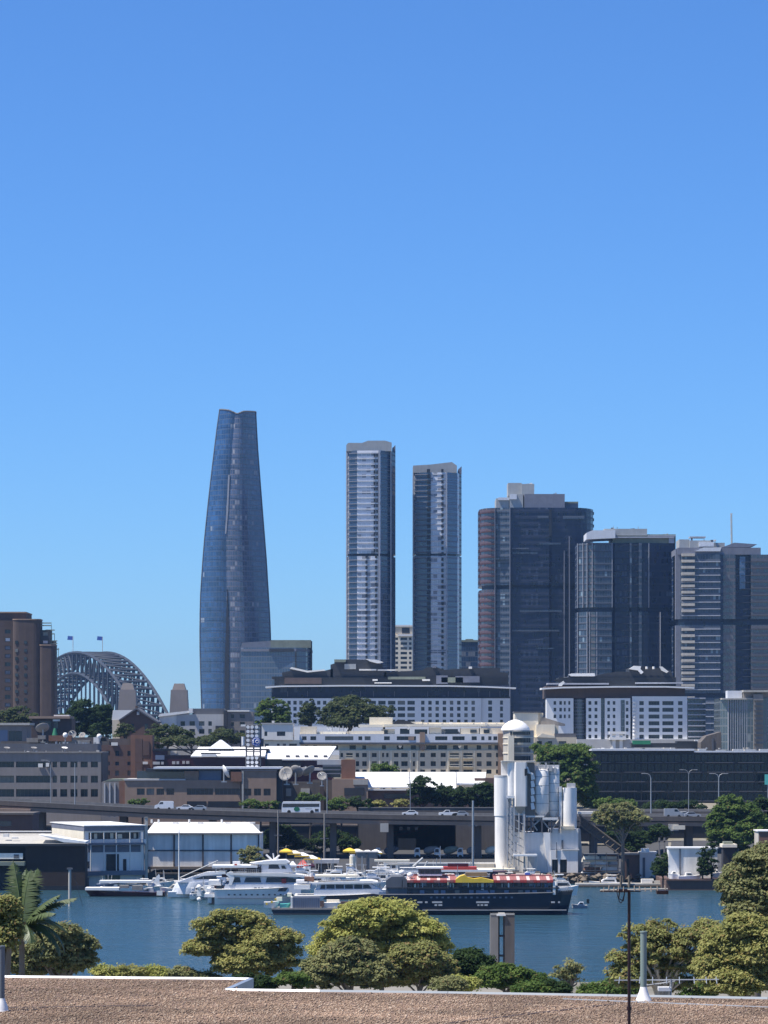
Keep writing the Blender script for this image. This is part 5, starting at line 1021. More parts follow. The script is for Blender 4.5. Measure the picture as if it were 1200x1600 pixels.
for x in (838, 845, 852, 858, 866, 874): b.box(t.X(x)-.05, t.X(x)+.05, .8, .9, t.Z(1204), t.Z(1191))
t.put('top_handrails', b, M['galv'], kind='stuff')
t.boxes('thin_stack', M['silo'], [(874.5, 878.5, 1229, 1296, 2, 3)]); t.cyl('cement_silo', M['silo'], 891, 11.4, 1231, 1294, 3, label='cream white right-hand silo'); t.boxes('silo_top_filter', M['greylt'], [(887, 900, 1224, 1231, 2, 4)])
t.boxes('silo_foot_strip', M['cream'], [(877, 898, 1291, 1296, .6, 2)])  # cream strip across the foot of the right-hand silo
for x in (822.5, 829, 846, 861, 873): t.box('frame_column', M['greydk'], x, x+2, 1276, 1301, .4, 1.2)
t.boxes('frame_beam', M['offwhite'], [(848, 872, 1277.5, 1281, .1, .6), (822, 850, 1274.5, 1277, .3, .8)]); t.boxes('dark_machinery', M['black'], [(836, 858, 1284, 1301, 4.2, 8)])
b = MB()
for (a, c, e, f) in ((824, 1298, 846, 1280), (846, 1280, 861, 1298), (861, 1298, 874, 1281), (828, 1280, 840, 1298)): b.tube((t.X(a), 1.4, t.Z(c)), (t.X(e), 1.4, t.Z(f)), .18, n=4)
t.put('frame_braces', b, M['greylt'])
t.boxes('base_wall', M['silogrey'], [(820, 849, 1301, 1372, 1, 12)]); t.prism('pale_buttress', M['silo'], [(849, 1301), (860, 1301), (861, 1372), (858, 1372)], .4, 9); t.boxes('front_panel', M['silogrey'], [(849, 858.5, 1301.4, 1372, .9, 9)])
t.box('right_block', M['silogrey'], 860.5, 904, 1296, 1328, 1.4, 12); t.wall('lower_block', M['silo'], 860.5, 903, 1328.5, 1372, 0, 11, [(862.5, 872), (875, 886)], [(1343, 1371)], dep=2, wname='doorway')
t.boxes('roof_ledge', M['greylt'], [(878, 905, 1327, 1328.8, -.4, 6)]); t.boxes('wall_duct', M['greydk'], [(878, 880.5, 1313, 1327, .9, 1.4), (869, 870, 1316, 1340, -.3, 0)]); t.prism('side_skirt', M['greylt'], [(904, 1296), (908, 1296), (913, 1372), (904, 1372)], 3, 11)
for x, y0, y1 in ((791.5, 1246, 1355), (802, 1245, 1355), (809.5, 1270, 1352), (817.5, 1272, 1356), (797, 1246, 1350)): t.box('steel_leg', M['greylt'], x, x+(1.6 if x != 817.5 else 2.6), y0, y1, -2.0, -1.6)
b = MB()
for i in range(9):
    y = 1250+i*11.5; b.tube((t.X(793), -1.8, t.Z(y)), (t.X(802.5), -1.8, t.Z(y+11.5) if i % 2 else t.Z(y)), .12, n=4); b.tube((t.X(793), -1.8, t.Z(y)), (t.X(802.5), -1.8, t.Z(y+11.5)), .1, n=4)
for i in range(6): b.tube((t.X(803), -1.8, t.Z(1280+i*12)), (t.X(818), -1.8, t.Z(1288+i*12)), .12, n=4)
t.put('steel_bracing', b, M['galv']); t.boxes('pale_duct', M['silo'], [(791.5, 803.5, 1243, 1247, -2.3, -1.2)]); t.boxes('machine_box', M['greydk'], [(804, 816, 1274, 1300, -.6, 1), (806, 814, 1250, 1266, 6, 7)]); t.boxes('canopy', M['white'], [(801, 838, 1334, 1337, -4, 0)]); t.boxes('screw_feeder', M['offwhite'], [(796, 800, 1290, 1350, -1.2, -.7)])
for x in (824, 836): t.box('canopy_post', M['galv'], x, x+1, 1337, 1360, -3.8, -3.5)
# conveyor
t = T('conveyor', 'long dark conveyor gallery sloping down to the right of the silos', 'conveyor', 945, 1340, 778)
b = MB(); b.loft([[(t.X(907), 0, t.Z(1288)), (t.X(907), 2.5, t.Z(1288)), (t.X(907), 2.5, t.Z(1276)), (t.X(907), 0, t.Z(1276))], [(t.X(985), 0, t.Z(1346)), (t.X(985), 2.5, t.Z(1346)), (t.X(985), 2.5, t.Z(1335)), (t.X(985), 0, t.Z(1335))]]); t.put('gallery', b, M['concdk'])
b = MB(); b.tube((t.X(905), -.2, t.Z(1274)), (t.X(986), -.2, t.Z(1334)), .22, n=5); b.tube((t.X(907), -.2, t.Z(1290)), (t.X(985), -.2, t.Z(1348)), .18, n=5)
for i in range(10):
    a = i/10; c = (i+1)/10; b.tube((t.X(906+79*a), -.2, t.Z(1289+58*a)), (t.X(906+79*c), -.2, t.Z(1275+60*c)), .1, n=4)
t.put('side_truss', b, M['timber']); t.boxes('gantry_head', M['offwhite'], [(903, 932, 1268, 1272, 0, 3)]); b = MB(); b.tube((t.X(905), 1, t.Z(1272)), (t.X(925), 1, t.Z(1290)), .2, n=4); t.put('gantry_brace', b, M['conclt'])
for x in (930, 960): t.box('trestle', M['greydk'], x, x+2, 1276+(x-907)*.75+10, t.gy, .5, 2)

# ---- yard stuff behind the boats
def box_thing(name, label, cat, px, x0, x1, y0, Y, mat, dd=3, ybase=None, extra=(), group=None, m2='greydk'):
    t = T(name, label, cat, px, ybase, Y, group=group); yb = ybase or t.gy-1/t.k
    t.box('body', M[mat], x0, x1, y0, yb, 0, dd)
    for (nm, mm, a, c, e, f, g, h) in extra: t.box(nm, M[mm], a, c, e, f, g, h)
    return t
box_thing('yard_wall', 'long pale rendered wall on the quay behind the red-roofed boat', 'wall', 690, 600, 772, 1350, 774, 'conclt', .5, extra=[('coping', 'offwhite', 599, 773, 1347.6, 1349.9, -.2, .7)])
box_thing('stone_shed', 'small rubble-walled shed with flat slab roof behind the white ferry', 'shed', 508, 494, 526, 1349, 776, 'timber', 5, extra=[('roof_slab', 'greylt', 490, 530, 1343, 1348.9, -1, 6), ('doorway', 'black', 511, 518, 1353, 1366, -.1, .3)])
box_thing('storage_tank', 'pair of grey upright tank blocks beside the yellow awning', 'tank', 570, 556, 590, 1332, 775, 'conc', 4, extra=[('divider', 'greydk', 572, 574, 1333, 1366, -.15, .2), ('top_plate', 'greylt', 555, 591, 1330.5, 1332, -.2, 4.2)])
t = T('cream_tank', 'small cream cylinder tank on a stand left of the grey tanks', 'tank', 551, None, 772); t.cyl('shell', M['creamlt'], 551, 5, 1338, 1354, 1, n=18); t.cyl('lid', M['white'], 551, 4, 1335.5, 1338, 1, n=18)
for x in (546.5, 554): t.box('leg', M['galv'], x, x+1.2, 1354, 1366, .6, 1.2)
def awning(label, pts, Y, mat='yellow'):
    t = T('awning', label, 'awning', sum(p[0] for p in pts)/len(pts), None, Y, group='yellow and white awnings'); g = random.Random(int(pts[0][0]))
    for i, (x, y, w_, h) in enumerate(pts):
        b = MB(); X0, X1, z = t.X(x-w_*1.25), t.X(x+w_*1.25), t.Z(y+h); b.loft([[(X0, -2, z), (X1, -2, z), (X1, 2.5, z), (X0, 2.5, z)], [((X0*.6+X1*.4), .2, z+h*t.k*.8), ((X0*.4+X1*.6), .2, z+h*t.k*.8), ((X0*.4+X1*.6), .6, z+h*t.k*.8), ((X0*.6+X1*.4), .6, z+h*t.k*.8)]]); c = t.put('fabric', b, M[('yellow', 'creamlt', 'white', 'white')[i % 4]])
        b = MB(); b.box(X0-.05, X1+.05, -2.06, -1.95, z-.35, z); obj('valance', b.mesh('valance', M['yellow']), c)
        b = MB(); b.tube((t.X(x), .4, -.2), (t.X(x), .4, z+.3), .08); t.put('post', b, M['galv'])
awning('row of yellow and white awnings stepping down behind the big white yacht', [(447, 1325, 8, 5), (460, 1328, 8, 5), (472, 1331, 9, 5.5), (486, 1335, 9, 6), (497, 1339, 6, 6)], 778); awning('yellow and white awnings above the grey tanks', [(546, 1324, 8, 5), (558, 1325.5, 9, 5), (574, 1327, 9, 6), (587, 1326, 8, 6)], 781)
def tent(label, x, y, w_, h, mat, Y=771):
    t = T('tent', label, 'tent', x, None, Y, group='small coloured tents on the quay'); b = MB(); z0, z1 = t.Z(y+h), t.Z(y); b.loft([[(t.X(x-w_), 0, z0), (t.X(x+w_), 0, z0), (t.X(x+w_), 3, z0), (t.X(x-w_), 3, z0)], [(t.X(x-w_*.2), 1.4, z1), (t.X(x+w_*.2), 1.4, z1), (t.X(x+w_*.2), 1.6, z1), (t.X(x-w_*.2), 1.6, z1)]]); t.put('canopy', b, M[mat])
    t.boxes('valance', M[mat], [(x-w_, x+w_, y+h, y+h+3, 0, .1)])
    for a in (-.9, .9): t.box('leg', M['galv'], x+a*w_-.3, x+a*w_+.3, y+h, t.gy-1/t.k, .1, .3)
tent('red peaked tent behind the big yacht bow', 473, 1344, 9, 9, 'red'); tent('small pale blue tent left of the red one', 457, 1346, 6, 6, 'palewhite'); tent('little dark red tent between red tent and stone shed', 487, 1349, 5, 4, 'maroon')
def mixer(label, px, Y, mat):
    t = T('mixer_truck', label, 'truck', px, None, Y, group='trucks parked in the yard'); b = MB(); b.prism([(-3.6, .5), (-3.6, 2.4), (-3.2, 2.9), (-2.1, 2.9), (-2.0, .5)], -1.1, 1.1); t.put('cab', b, M['offwhite'])
    b = MB(); q = Vector((1, 0, .25)).to_track_quat('Z', 'Y'); b.lathe([(.4, -2.0), (1.0, -1.2), (1.1, 0), (.75, 1.5), (.4, 2.1)], (.9, 0, 2.3), q, 18); t.put('drum', b, M[mat]); b = MB(); b.box(-3.6, 3.6, -1, 1, .6, .95); t.put('chassis', b, M['dark'])
    b = MB(); b.prism([(-3.5, 1.7), (-3.3, 2.6), (-2.4, 2.6), (-2.4, 1.7)], -1.13, 1.13); t.put('side_window', b, M['blueglass'])
    for x in (-2.8, .8, 2.1):
        for sy in (-1, 1): b = MB(); b.tube((x, sy*1.1, .5), (x, sy*.75, .5), .5, n=12); t.put('wheel', b, M['tyre'])
for a in (('grey truck under the motorway at the left of the red shed', 606, 856, 'greydk'), ('truck with pale drum in front of the red shed', 668, 856, 'conc'), ('truck with olive drum right of the pale-drummed truck', 699, 856, 'roofgreen'), ('truck tucked behind the thick grey mast', 735, 856, 'conc'), ('truck with cream drum left of the silo foot', 764, 856, 'creamlt')): mixer(*a)
box_thing('site_shed', 'low rusty and cream shed roof in front of the silo foot', 'shed', 775, 745, 800, 1362, 770, 'timber', 4, extra=[('roof', 'creamlt', 742, 805, 1357, 1361.9, -.8, 4.5), ('dark_door', 'black', 765, 772, 1363, 1370, -.2, .3)])
for i, (x, w_, y, m_) in enumerate(((790, 9, 1362, 'brickor'), (806, 10, 1361, 'timber'), (822, 8, 1360, 'conclt'), (838, 9, 1362, 'creamlt'), (915, 5, 1378, 'creamlt'), (924, 5, 1366, 'brickor'))):
    box_thing('crate', ['rusty red crate at the silo foot', 'brown crate next to the rusty red crate', 'grey crate under the silo canopy', 'cream crate at the right end of the crate row', 'yellowish crate on the pontoon end', 'orange crate by the boat racks'][i], 'crate', x, x-w_/2, x+w_/2, y, 768.5 if i != 4 else 753, m_, 2, ybase=1371 if i != 4 else 1384, group='crates along the quay', extra=[('lid', 'greydk', x-w_/2-.5, x+w_/2+.5, y-1, y-.02, -.1, 2.1)])
def boulders():
    g = np.random.default_rng(5); b = MB()
    for i in range(120):
        x = wx(g.uniform(846, 1040), 768); y = 766+g.uniform(-1, 3.5); z = g.uniform(-.2, 2.2); r = g.uniform(.4, 1.1); vs = []
        for a in range(6): vs.append((x+r*math.cos(a*1.05)*g.uniform(.7, 1.1), y+r*math.sin(a*1.05)*g.uniform(.7, 1.1), z+g.uniform(-.2, .2)))
        vs += [(x, y, z+r*.7), (x, y, z-r*.6)]; b.add(vs, [(a, (a+1) % 6, 6) for a in range(6)]+[((a+1) % 6, a, 7) for a in range(6)])
    obj('rock_bank', b.mesh('rock_bank', M['timber']), kind='stuff')
boulders()

# ---------------------------------------------------------------- boats
def hull(t, mat, xs, xb, ys, yb, ywl, beam, rake=6, bow=.55, name='hull', n=18, stripe=None, sternflat=1.0, d0=0):
    b = MB(); rings = []; c = d0+beam/2; sg = 1 if xb > xs else -1
    for i in range(n+1):
        s = i/n; hb = beam/2*(sternflat+(1-sternflat)*min(1, s*4))*(1 if s < bow else max(.02, (1-((s-bow)/(1-bow))**2.2))); yd = ys+(yb-ys)*s**2.2
        xd = xs+(xb-xs)*s; xw = xs+(xb-sg*rake-xs)*s; z1, z0 = t.Z(yd), t.Z(ywl); f = .82 if s < .9 else .5
        rings.append([(t.X(xw), c-hb*f, z0-.5), (t.X(xw*.6+xd*.4), c-hb*(f*.3+.7), z0+(z1-z0)*.4), (t.X(xd), c-hb, z1), (t.X(xd), c+hb, z1), (t.X(xw*.6+xd*.4), c+hb*(f*.3+.7), z0+(z1-z0)*.4), (t.X(xw), c+hb*f, z0-.5)])
    if sg < 0: rings = rings[::-1]
    b.loft(rings); h = t.put(name, b, M[mat])
    if stripe:
        b = MB()
        for i in range(len(rings)-1):
            p, q = rings[i][2], rings[i+1][2]; b.tube((p[0], p[1]-.04, p[2]-.12), (q[0], q[1]-.04, q[2]-.12), .13, n=4)
        obj('rubbing_strake', b.mesh('rubbing_strake', M[stripe]), h)
    return h
def wins(t, L, d, mat='blueglass', name='window', dd=.06, parent=None):
    for p in L: t.prism(name, M[mat], p if len(p) > 2 and not isinstance(p[0], (int, float)) else [(p[0], p[2]), (p[1], p[2]), (p[1], p[3]), (p[0], p[3])], d-.03, d+dd, parent)
def rail(t, x0, x1, y0, y1, h, d, mat='galv', n=10):
    b = MB(); hz = h*t.k
    for i in range(n+1):
        s = i/n; x = t.X(x0+(x1-x0)*s); z = t.Z(y0+(y1-y0)*s); b.tube((x, d, z), (x, d, z+hz), .035, n=4)
    for q in (1, .5): b.tube((t.X(x0), d, t.Z(y0)+hz*q), (t.X(x1), d, t.Z(y1)+hz*q), .035, n=4)
    t.put('railing', b, M[mat], kind='stuff')
plain('stripe', (.6, .46, .42), .7)
# big dark party ferry
t = T('showboat', 'long black-hulled party ferry with red and white awning roof, largest dark vessel', 'ferry', 750, 1430, 628)
hull(t, 'navy', 592, 897, 1397, 1393, 1430, 9, rake=9, bow=.86, stripe='greydk', name='hull'); t.box('strake_line', M['greylt'], 660, 885, 1421.5, 1422.5, -.08, .2)
t.boxes('lower_cabin', M['navy'], [(603, 872, 1388, 1399, .5, 8.5)]); t.boxes('upper_deck_floor', M['dark'], [(604, 874, 1386.6, 1388.4, .15, 8.85)]); t.boxes('upper_cabin', M['blueglass'], [(626, 868, 1376, 1386.6, 1.3, 7.7)])
for x in np.arange(628, 868, 14.5): t.box('deck_post', M['greydk'], x, x+1, 1375, 1386.6, .3, .5)
g = random.Random(9)
for i, x in enumerate(np.arange(632, 862, 13)): t.box('window', M['slabpale' if g.random() < .25 else 'win'], x, x+8, 1378, 1384.5, 1.22, 1.32)
for i, x in enumerate(np.arange(612, 866, 11)): t.box('window', M['steelblue' if g.random() < .4 else 'win'], x, x+7, 1391, 1396.5, .42, .52)
for x in np.arange(672, 800, 9): t.box('porthole', M['slab'], x, x+3.6, 1401, 1403.6, .02, .12)
for x, w_ in ((652, 8), (664, 4), (675, 16), (744, 20), (861, 6), (872, 3)): t.box('hull_lettering', M['greylt'], x, x+w_, 1408.5, 1411, -.07, .02)
for x, w_ in ((679, 4), (685, 6), (746, 3), (751, 4), (757, 5)): t.box('hull_lettering', M['greylt'], x, x+w_, 1413, 1415.4, -.07, .02)
for i in range(44):
    x = 636+i*5.2
    if 712 < x+3 < 772: continue
    b = MB(); b.loft([[(t.X(x), .2, t.Z(1376)), (t.X(x+5), .2, t.Z(1376)), (t.X(x+5), 4.5, t.Z(1372)), (t.X(x), 4.5, t.Z(1372))], [(t.X(x), .2, t.Z(1375)), (t.X(x+5), .2, t.Z(1375)), (t.X(x+5), 4.5, t.Z(1370.4)), (t.X(x), 4.5, t.Z(1370.4))]]); t.put('awning_panel', b, M['pinkred' if i % 3 else 'stripe'] )
    t.box('awning_valance', M['red' if (i//2) % 2 else 'pinkred'], x, x+5, 1375.6, 1379, .1, .2)
t.boxes('awning_back', M['pinkred'], [(636, 712, 1368.8, 1371, 4.6, 8.6), (772, 864, 1368.8, 1371, 4.6, 8.6)])
t.prism('yellow_awning', M['yellow'], [(712, 1379), (712, 1374), (719, 1369), (726, 1367), (731, 1371), (741, 1373), (752, 1371.5), (760, 1373), (771, 1376), (771, 1379)], -.3, 3.5); t.box('paddle_box_canopy', M['timber'], 728, 762, 1364, 1370, 2, 6)
t.prism('dark_aft_house', M['greydk'], [(603, 1399), (603, 1376), (612, 1370), (630, 1370), (636, 1376), (636, 1399)], .3, 8.7, label='dark green stern house'); t.boxes('bow_screen', M['offwhite'], [(864, 868, 1377, 1398, .2, .8)])
for x, y, r in ((628, 1364, 5), (641, 1368, 5)): b = MB(); b.lathe([(0, -r*.12), (r*.10, -r*.06), (r*.13, 0), (r*.1, r*.08), (0, r*.12)], (t.X(x), 2, t.Z(y)), n=14); t.put('liferaft_dome', b, M['white'])
t.boxes('wheelhouse', M['greydk'], [(654, 690, 1358, 1369, 2.5, 6.5)]); t.boxes('wheelhouse_roof', M['white'], [(651, 693, 1355.6, 1358, 2, 7)]); wins(t, [(657, 663, 1360.5, 1366), (665, 671, 1360.5, 1366), (673, 679, 1360.5, 1366), (681, 687, 1360.5, 1366)], 2.45)
t.boxes('wheelhouse_sill', M['white'], [(653, 691, 1366.5, 1369.5, 2.3, 6.7)]); t.prism('bow_flag_board', M['steelblue'], [(742, 1400), (748, 1392), (762, 1392), (768, 1400)], .2, .45); t.box('white_figure_panel', M['greylt'], 752, 756, 1380, 1391, .25, .4)
t.cyl('green_lamp', M['roofgreen'], 701, 2, 1378, 1383, .1, n=10); t.box('bow_mast', M['galv'], 889, 889.8, 1372, 1394, 4, 4.2); rail(t, 868, 895, 1394, 1393, 5, .5); t.prism('bow_bulwark', M['black'], [(868, 1400), (868, 1393), (884, 1392), (897, 1390), (893, 1398)], .9, 1.4)
t.boxes('deck_box', M['creamlt'], [(780, 790, 1366, 1369, 5, 6), (808, 822, 1366, 1369, 5, 6), (838, 846, 1366.5, 1369, 5, 6)]); t.box('blue_cover', M['blue'], 822, 830, 1365.5, 1369, 4.8, 5.8)
for i in range(34):
    x = g.uniform(640, 862); h_ = g.uniform(1, 2.6); t.box('deck_clutter', M[g.choice(['creamlt', 'white', 'brickdk', 'roofgreen', 'palebalc', 'slabpale', 'maroon', 'dark'])], x, x+g.uniform(1.5, 5), 1369.6-h_, 1371.5, 4.8+g.uniform(0, 2), 7.6)
for i in range(30): x = g.uniform(630, 860); t.box('deck_clutter', M[g.choice(['creamlt', 'white', 'brickdk', 'palebalc', 'steelblue'])], x, x+g.uniform(1, 2.4), 1380.5+g.uniform(-1, 2), 1386.6, .6, .9)
# big white three-deck yacht
t = T('motor_yacht', 'big white three-deck charter yacht, stern to the left with swim platform', 'yacht', 400, 1412, 668)
hull(t, 'offwhite', 335, 486, 1389, 1383, 1413, 8, rake=10, bow=.5, stripe='greylt'); t.boxes('stern_platform', M['white'], [(319, 336, 1397, 1402, .6, 7.4), (322, 335, 1388.5, 1391, 1, 7)]); t.boxes('stern_block', M['offwhite'], [(324, 336, 1402, 1411, 1, 7)]); t.boxes('outboard_bracket', M['black'], [(330.5, 335, 1403, 1411.5, .7, 1)])
t.prism('main_deck_cabin', M['palewhite'], [(348, 1399), (348, 1391), (352, 1382), (462, 1382), (470, 1390), (470, 1399)], .5, 7.5); wins(t, [[(337, 1390), (346, 1390), (349, 1384), (339, 1384)], (397, 401, 1387, 1393), (403, 406, 1387, 1393), (408, 411, 1387, 1393), [(420, 1387), (450, 1387), (446, 1393), (424, 1393)]], .45)
t.boxes('stern_arch', M['white'], [(340, 352, 1362, 1366, .4, 7.6)]); t.prism('stern_sweep', M['white'], [(352, 1366), (358, 1362), (363, 1362), (366, 1372), (362, 1383), (357, 1383), (359, 1372)], .35, .9)
t.prism('upper_cabin', M['palewhite'], [(358, 1382), (362, 1367), (452, 1367), (474, 1375), (482, 1382)], .9, 7.1); wins(t, [[(363, 1379), (365, 1371), (374, 1371), (376, 1379)], [(381, 1379), (384, 1371), (406, 1371), (408, 1379)], [(415, 1379), (417, 1371), (448, 1371), (466, 1374), (470, 1377), (460, 1379)]], .85)
t.prism('top_deck_edge', M['offwhite'], [(360, 1367.5), (356, 1364), (440, 1364), (468, 1367), (482, 1369.5), (470, 1370.5)], .3, 7.7); t.prism('wheelhouse', M['palewhite'], [(405, 1364), (410, 1346), (440, 1346), (452, 1353), (456, 1364)], 1.6, 6.4); wins(t, [[(419, 1358), (420, 1351.5), (434, 1351.5), (437, 1358)], [(440, 1358), (439, 1353), (444, 1353), (447, 1358)]], 1.55)
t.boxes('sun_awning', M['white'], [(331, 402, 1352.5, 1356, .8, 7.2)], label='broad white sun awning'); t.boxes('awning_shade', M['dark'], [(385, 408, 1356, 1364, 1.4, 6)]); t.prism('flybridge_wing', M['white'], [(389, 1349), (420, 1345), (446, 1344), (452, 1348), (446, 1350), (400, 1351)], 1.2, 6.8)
for x in (336, 360, 382, 400): t.box('awning_pole', M['galv'], x, x+.8, 1356, 1364, .9, 1.1)
b = MB(); b.tube((t.X(415), 3, t.Z(1336)), (t.X(427), 3, t.Z(1347)), .22); b.tube((t.X(436), 3, t.Z(1337)), (t.X(424), 3, t.Z(1347)), .2); b.tube((t.X(426), 3, t.Z(1334)), (t.X(428), 3, t.Z(1347)), .15); t.put('radar_mast', b, M['white']); t.cyl('radar_dome', M['white'], 431, 3, 1341, 1345, 3, n=14)
t.boxes('tender', M['white'], [(363, 374, 1347, 1351.5, 2, 4)]); t.boxes('red_ring', M['red'], [(366, 370, 1350, 1352.4, 1, 1.2)]); t.box('stern_seat', M['white'], 325, 345, 1376, 1384, 1.5, 6.5); t.boxes('deck_shade', M['maroon'], [(334, 350, 1384.5, 1390, 2, 6), (346, 360, 1366.5, 1371, 1.5, 6.5)]); rail(t, 372, 404, 1364, 1364, 5, 1); rail(t, 452, 482, 1368, 1371, 5, .6); rail(t, 460, 485, 1385, 1383, 4, .4); [t.box('porthole', M['blueglass'], x, x+3, 1397, 1399, -.05, .2) for x in range(356, 470, 9)]
t.box('hull_shadow_line', M['slab'], 340, 470, 1403, 1404, -.06, .1); t.box('red_flag', M['red'], 440, 447, 1373, 1380, .5, .6)
# white ferry with raked bow
t = T('ferry', 'white two-deck harbour ferry with black window band, bow to the right', 'ferry', 535, 1410, 650)
hull(t, 'offwhite', 460, 606, 1399, 1394, 1412, 8, rake=10, bow=.72, stripe='greylt'); t.prism('main_cabin', M['palewhite'], [(490, 1401), (491, 1391), (592, 1389.5), (603, 1397), (603, 1401)], .3, 7.7); wins(t, [[(504, 1405), (511, 1399.5), (585, 1396.5), (594, 1398), (590, 1402.5), (540, 1405.5)]], -.1, 'black'); 
t.prism('upper_cabin', M['palewhite'], [(492, 1392), (499, 1380), (576, 1378), (592, 1390)], .8, 7.2); wins(t, [[(500, 1389), (502, 1383), (508, 1383), (508, 1389)]]+[(x, x+12.5, 1382.7, 1388.7) for x in (510, 524.5, 539, 553.5)]+[[(567.5, 1388.5), (567.5, 1382.5), (576, 1382.5), (581, 1388.5)]], .75)
t.prism('roof_deck', M['white'], [(488, 1382), (486, 1379), (580, 1376), (590, 1378), (590, 1380)], .2, 7.8); t.boxes('deck_structure', M['creamlt'], [(492, 558, 1368, 1371, 1, 7)], label='pale upper shade roof'); t.boxes('shade_post', M['galv'], [(x, x+.7, 1371, 1378, 1.2, 1.4) for x in (495, 510, 525, 540, 555)]); t.prism('crane_frame', M['offwhite'], [(538, 1371), (546, 1358), (549, 1358), (562, 1369), (560, 1371), (548, 1362), (541, 1371)], 2, 2.6)
t.boxes('stern_box', M['white'], [(459, 484, 1383, 1390, 1, 6.5), (462, 480, 1376, 1380, 2, 6)]); t.boxes('orange_gear', M['brickor'], [(475, 490, 1371, 1378, 2, 5)], label='orange lifesaving gear'); t.boxes('roof_raft', M['white'], [(522, 532, 1373.6, 1377, 1.5, 3)]); t.cyl('white_dome', M['white'], 486, 2.6, 1366, 1371, 3, n=12); rail(t, 575, 604, 1381, 1394, 5, .8)
# work barge with grey container, inflatables beside it
t = T('work_barge', 'low dark work barge carrying a blue-grey container and dinghies', 'barge', 490, 1430, 629)
b = MB(); b.prism([(t.X(424), t.Z(1422)), (t.X(562), t.Z(1418)), (t.X(558), t.Z(1432)), (t.X(430), t.Z(1434))], 0, 6); t.put('hull', b, M['dark']); t.boxes('deck', M['conc'], [(424, 562, 1419, 1421.5, -.1, 6.1)]); t.box('container', M['slab'], 457, 500, 1402, 1419, .5, 3); t.boxes('container_rib', M['steelblue'], [(x, x+.5, 1402.5, 1418.5, .44, .5) for x in np.arange(459, 499, 3.4)]); t.box('container_end', M['offwhite'], 454, 457, 1402, 1419, .45, 3.1)
for x0, x1, y, m_, l in ((412, 436, 1410, 'white', 'white'), (437, 454, 1413, 'teal', 'turquoise'), (502, 545, 1411, 'offwhite', 'pale')): hull(t, m_, x0, x1, y, y-1.5, y+5, 2, rake=3, name='dinghy', n=8, d0=1).__setitem__('label', l+' dinghy on deck')
t.boxes('deck_gear', M['creamlt'], [(431, 440, 1403, 1409, 3, 4), (448, 455, 1397, 1402, 3, 5), (510, 530, 1407, 1411, 3, 4)]); t.boxes('rusty_gear', M['brickdk'], [(500, 506, 1408, 1417, .5, 1.5), (532, 546, 1409, 1413, .7, 1.6)]); b = MB()
for x, y in ((415, 1411), (423, 1408), (429, 1404)): b.box(t.X(x), t.X(x+3), .2, .8, t.Z(y+3), t.Z(y))
t.put('lime_gear', b, M['yellow']); piles(t, 428, 556, 4, 1420, 6.4, r=.12)
# generic small cruiser
def cruiser(name, label, cat, xs, xb, ywl, Y, hm='white', h=8, cab=(.25, .75), cm='white', beam=3.2, fly=True, group=None, mast=None):
    w_ = abs(xb-xs); t = T(name, label, cat, (xs+xb)/2, ywl, Y, group=group); L = lambda s: xs+(xb-xs)*s
    hull(t, hm, xs, xb, ywl-h*.55, ywl-h*.8, ywl, beam, rake=w_*.09, n=10); a, c = cab
    t.prism('cabin', M[cm], [(L(a), ywl-h*.5), (L(a+.03), ywl-h*1.15), (L(c-.14), ywl-h*1.15), (L(c), ywl-h*.6)], beam*.14, beam*.86)
    wins(t, [[(L(a+.07), ywl-h*.72), (L(a+.08), ywl-h*1.02), (L(c-.17), ywl-h*1.02), (L(c-.09), ywl-h*.74)]], beam*.14-.03)
    if fly: t.prism('flybridge', M[cm], [(L(a+.03), ywl-h*1.2), (L(a), ywl-h*1.5), (L(a+.3), ywl-h*1.5), (L(c-.2), ywl-h*1.22)], beam*.25, beam*.75); t.box('bimini', M['white' if cm != 'white' else 'offwhite'], L(a), L(a+.32), ywl-h*1.85, ywl-h*1.78, beam*.2, beam*.8); t.box('bimini_pole', M['galv'], L(a+.15), L(a+.15)+.5, ywl-h*1.8, ywl-h*1.45, beam*.24, beam*.27)
    if mast: t.box('mast', M['galv'], L(.55), L(.55)+.9, ywl-mast, ywl-h, beam*.48, beam*.52)
    return t
t = cruiser('cruise_boat', 'long low maroon-hulled boat with white stripe, leftmost in the row', 'boat', 256, 131, 1401, 703, 'maroon', 12, (.12, .35), 'greylt', 4.5, fly=False); t.boxes('white_gunwale', M['white'], [(133, 186, 1387, 1391, -.1, 4)]); t.boxes('deck_clutter', M['conc'], [(186, 200, 1384, 1388, 1, 3), (206, 222, 1384, 1391, .5, 3)]); t.box('silver_ball', M['offwhite'], 245, 254, 1392, 1399, -.4, 0)
t = cruiser('cruise_boat', 'slim white-topped launch moored behind the maroon boat', 'boat', 155, 258, 1390, 716, 'white', 7, (.2, .75), 'offwhite', 4, fly=False); t.boxes('canopy_roof', M['white'], [(155, 236, 1376, 1379.5, 0, 4)]); t.prism('radar_arch', M['white'], [(238, 1379), (247, 1366), (249, 1369), (248, 1379), (252, 1386), (246, 1386)], 1.5, 2)
cruiser('motor_boat', 'cream-topped cruiser between the launch and sleek white yacht', 'boat', 310, 248, 1396, 706, 'offwhite', 12, (.15, .8), 'creamlt', 3.6)
cruiser('motor_boat', 'small white runabout low in front of the cream cruiser', 'boat', 262, 312, 1398, 697, 'white', 8, (.2, .7), 'white', 2.8, fly=False)
t = T('motor_yacht', 'sleek grey-white yacht with long raked foredeck pointing left', 'yacht', 320, 1392, 695)
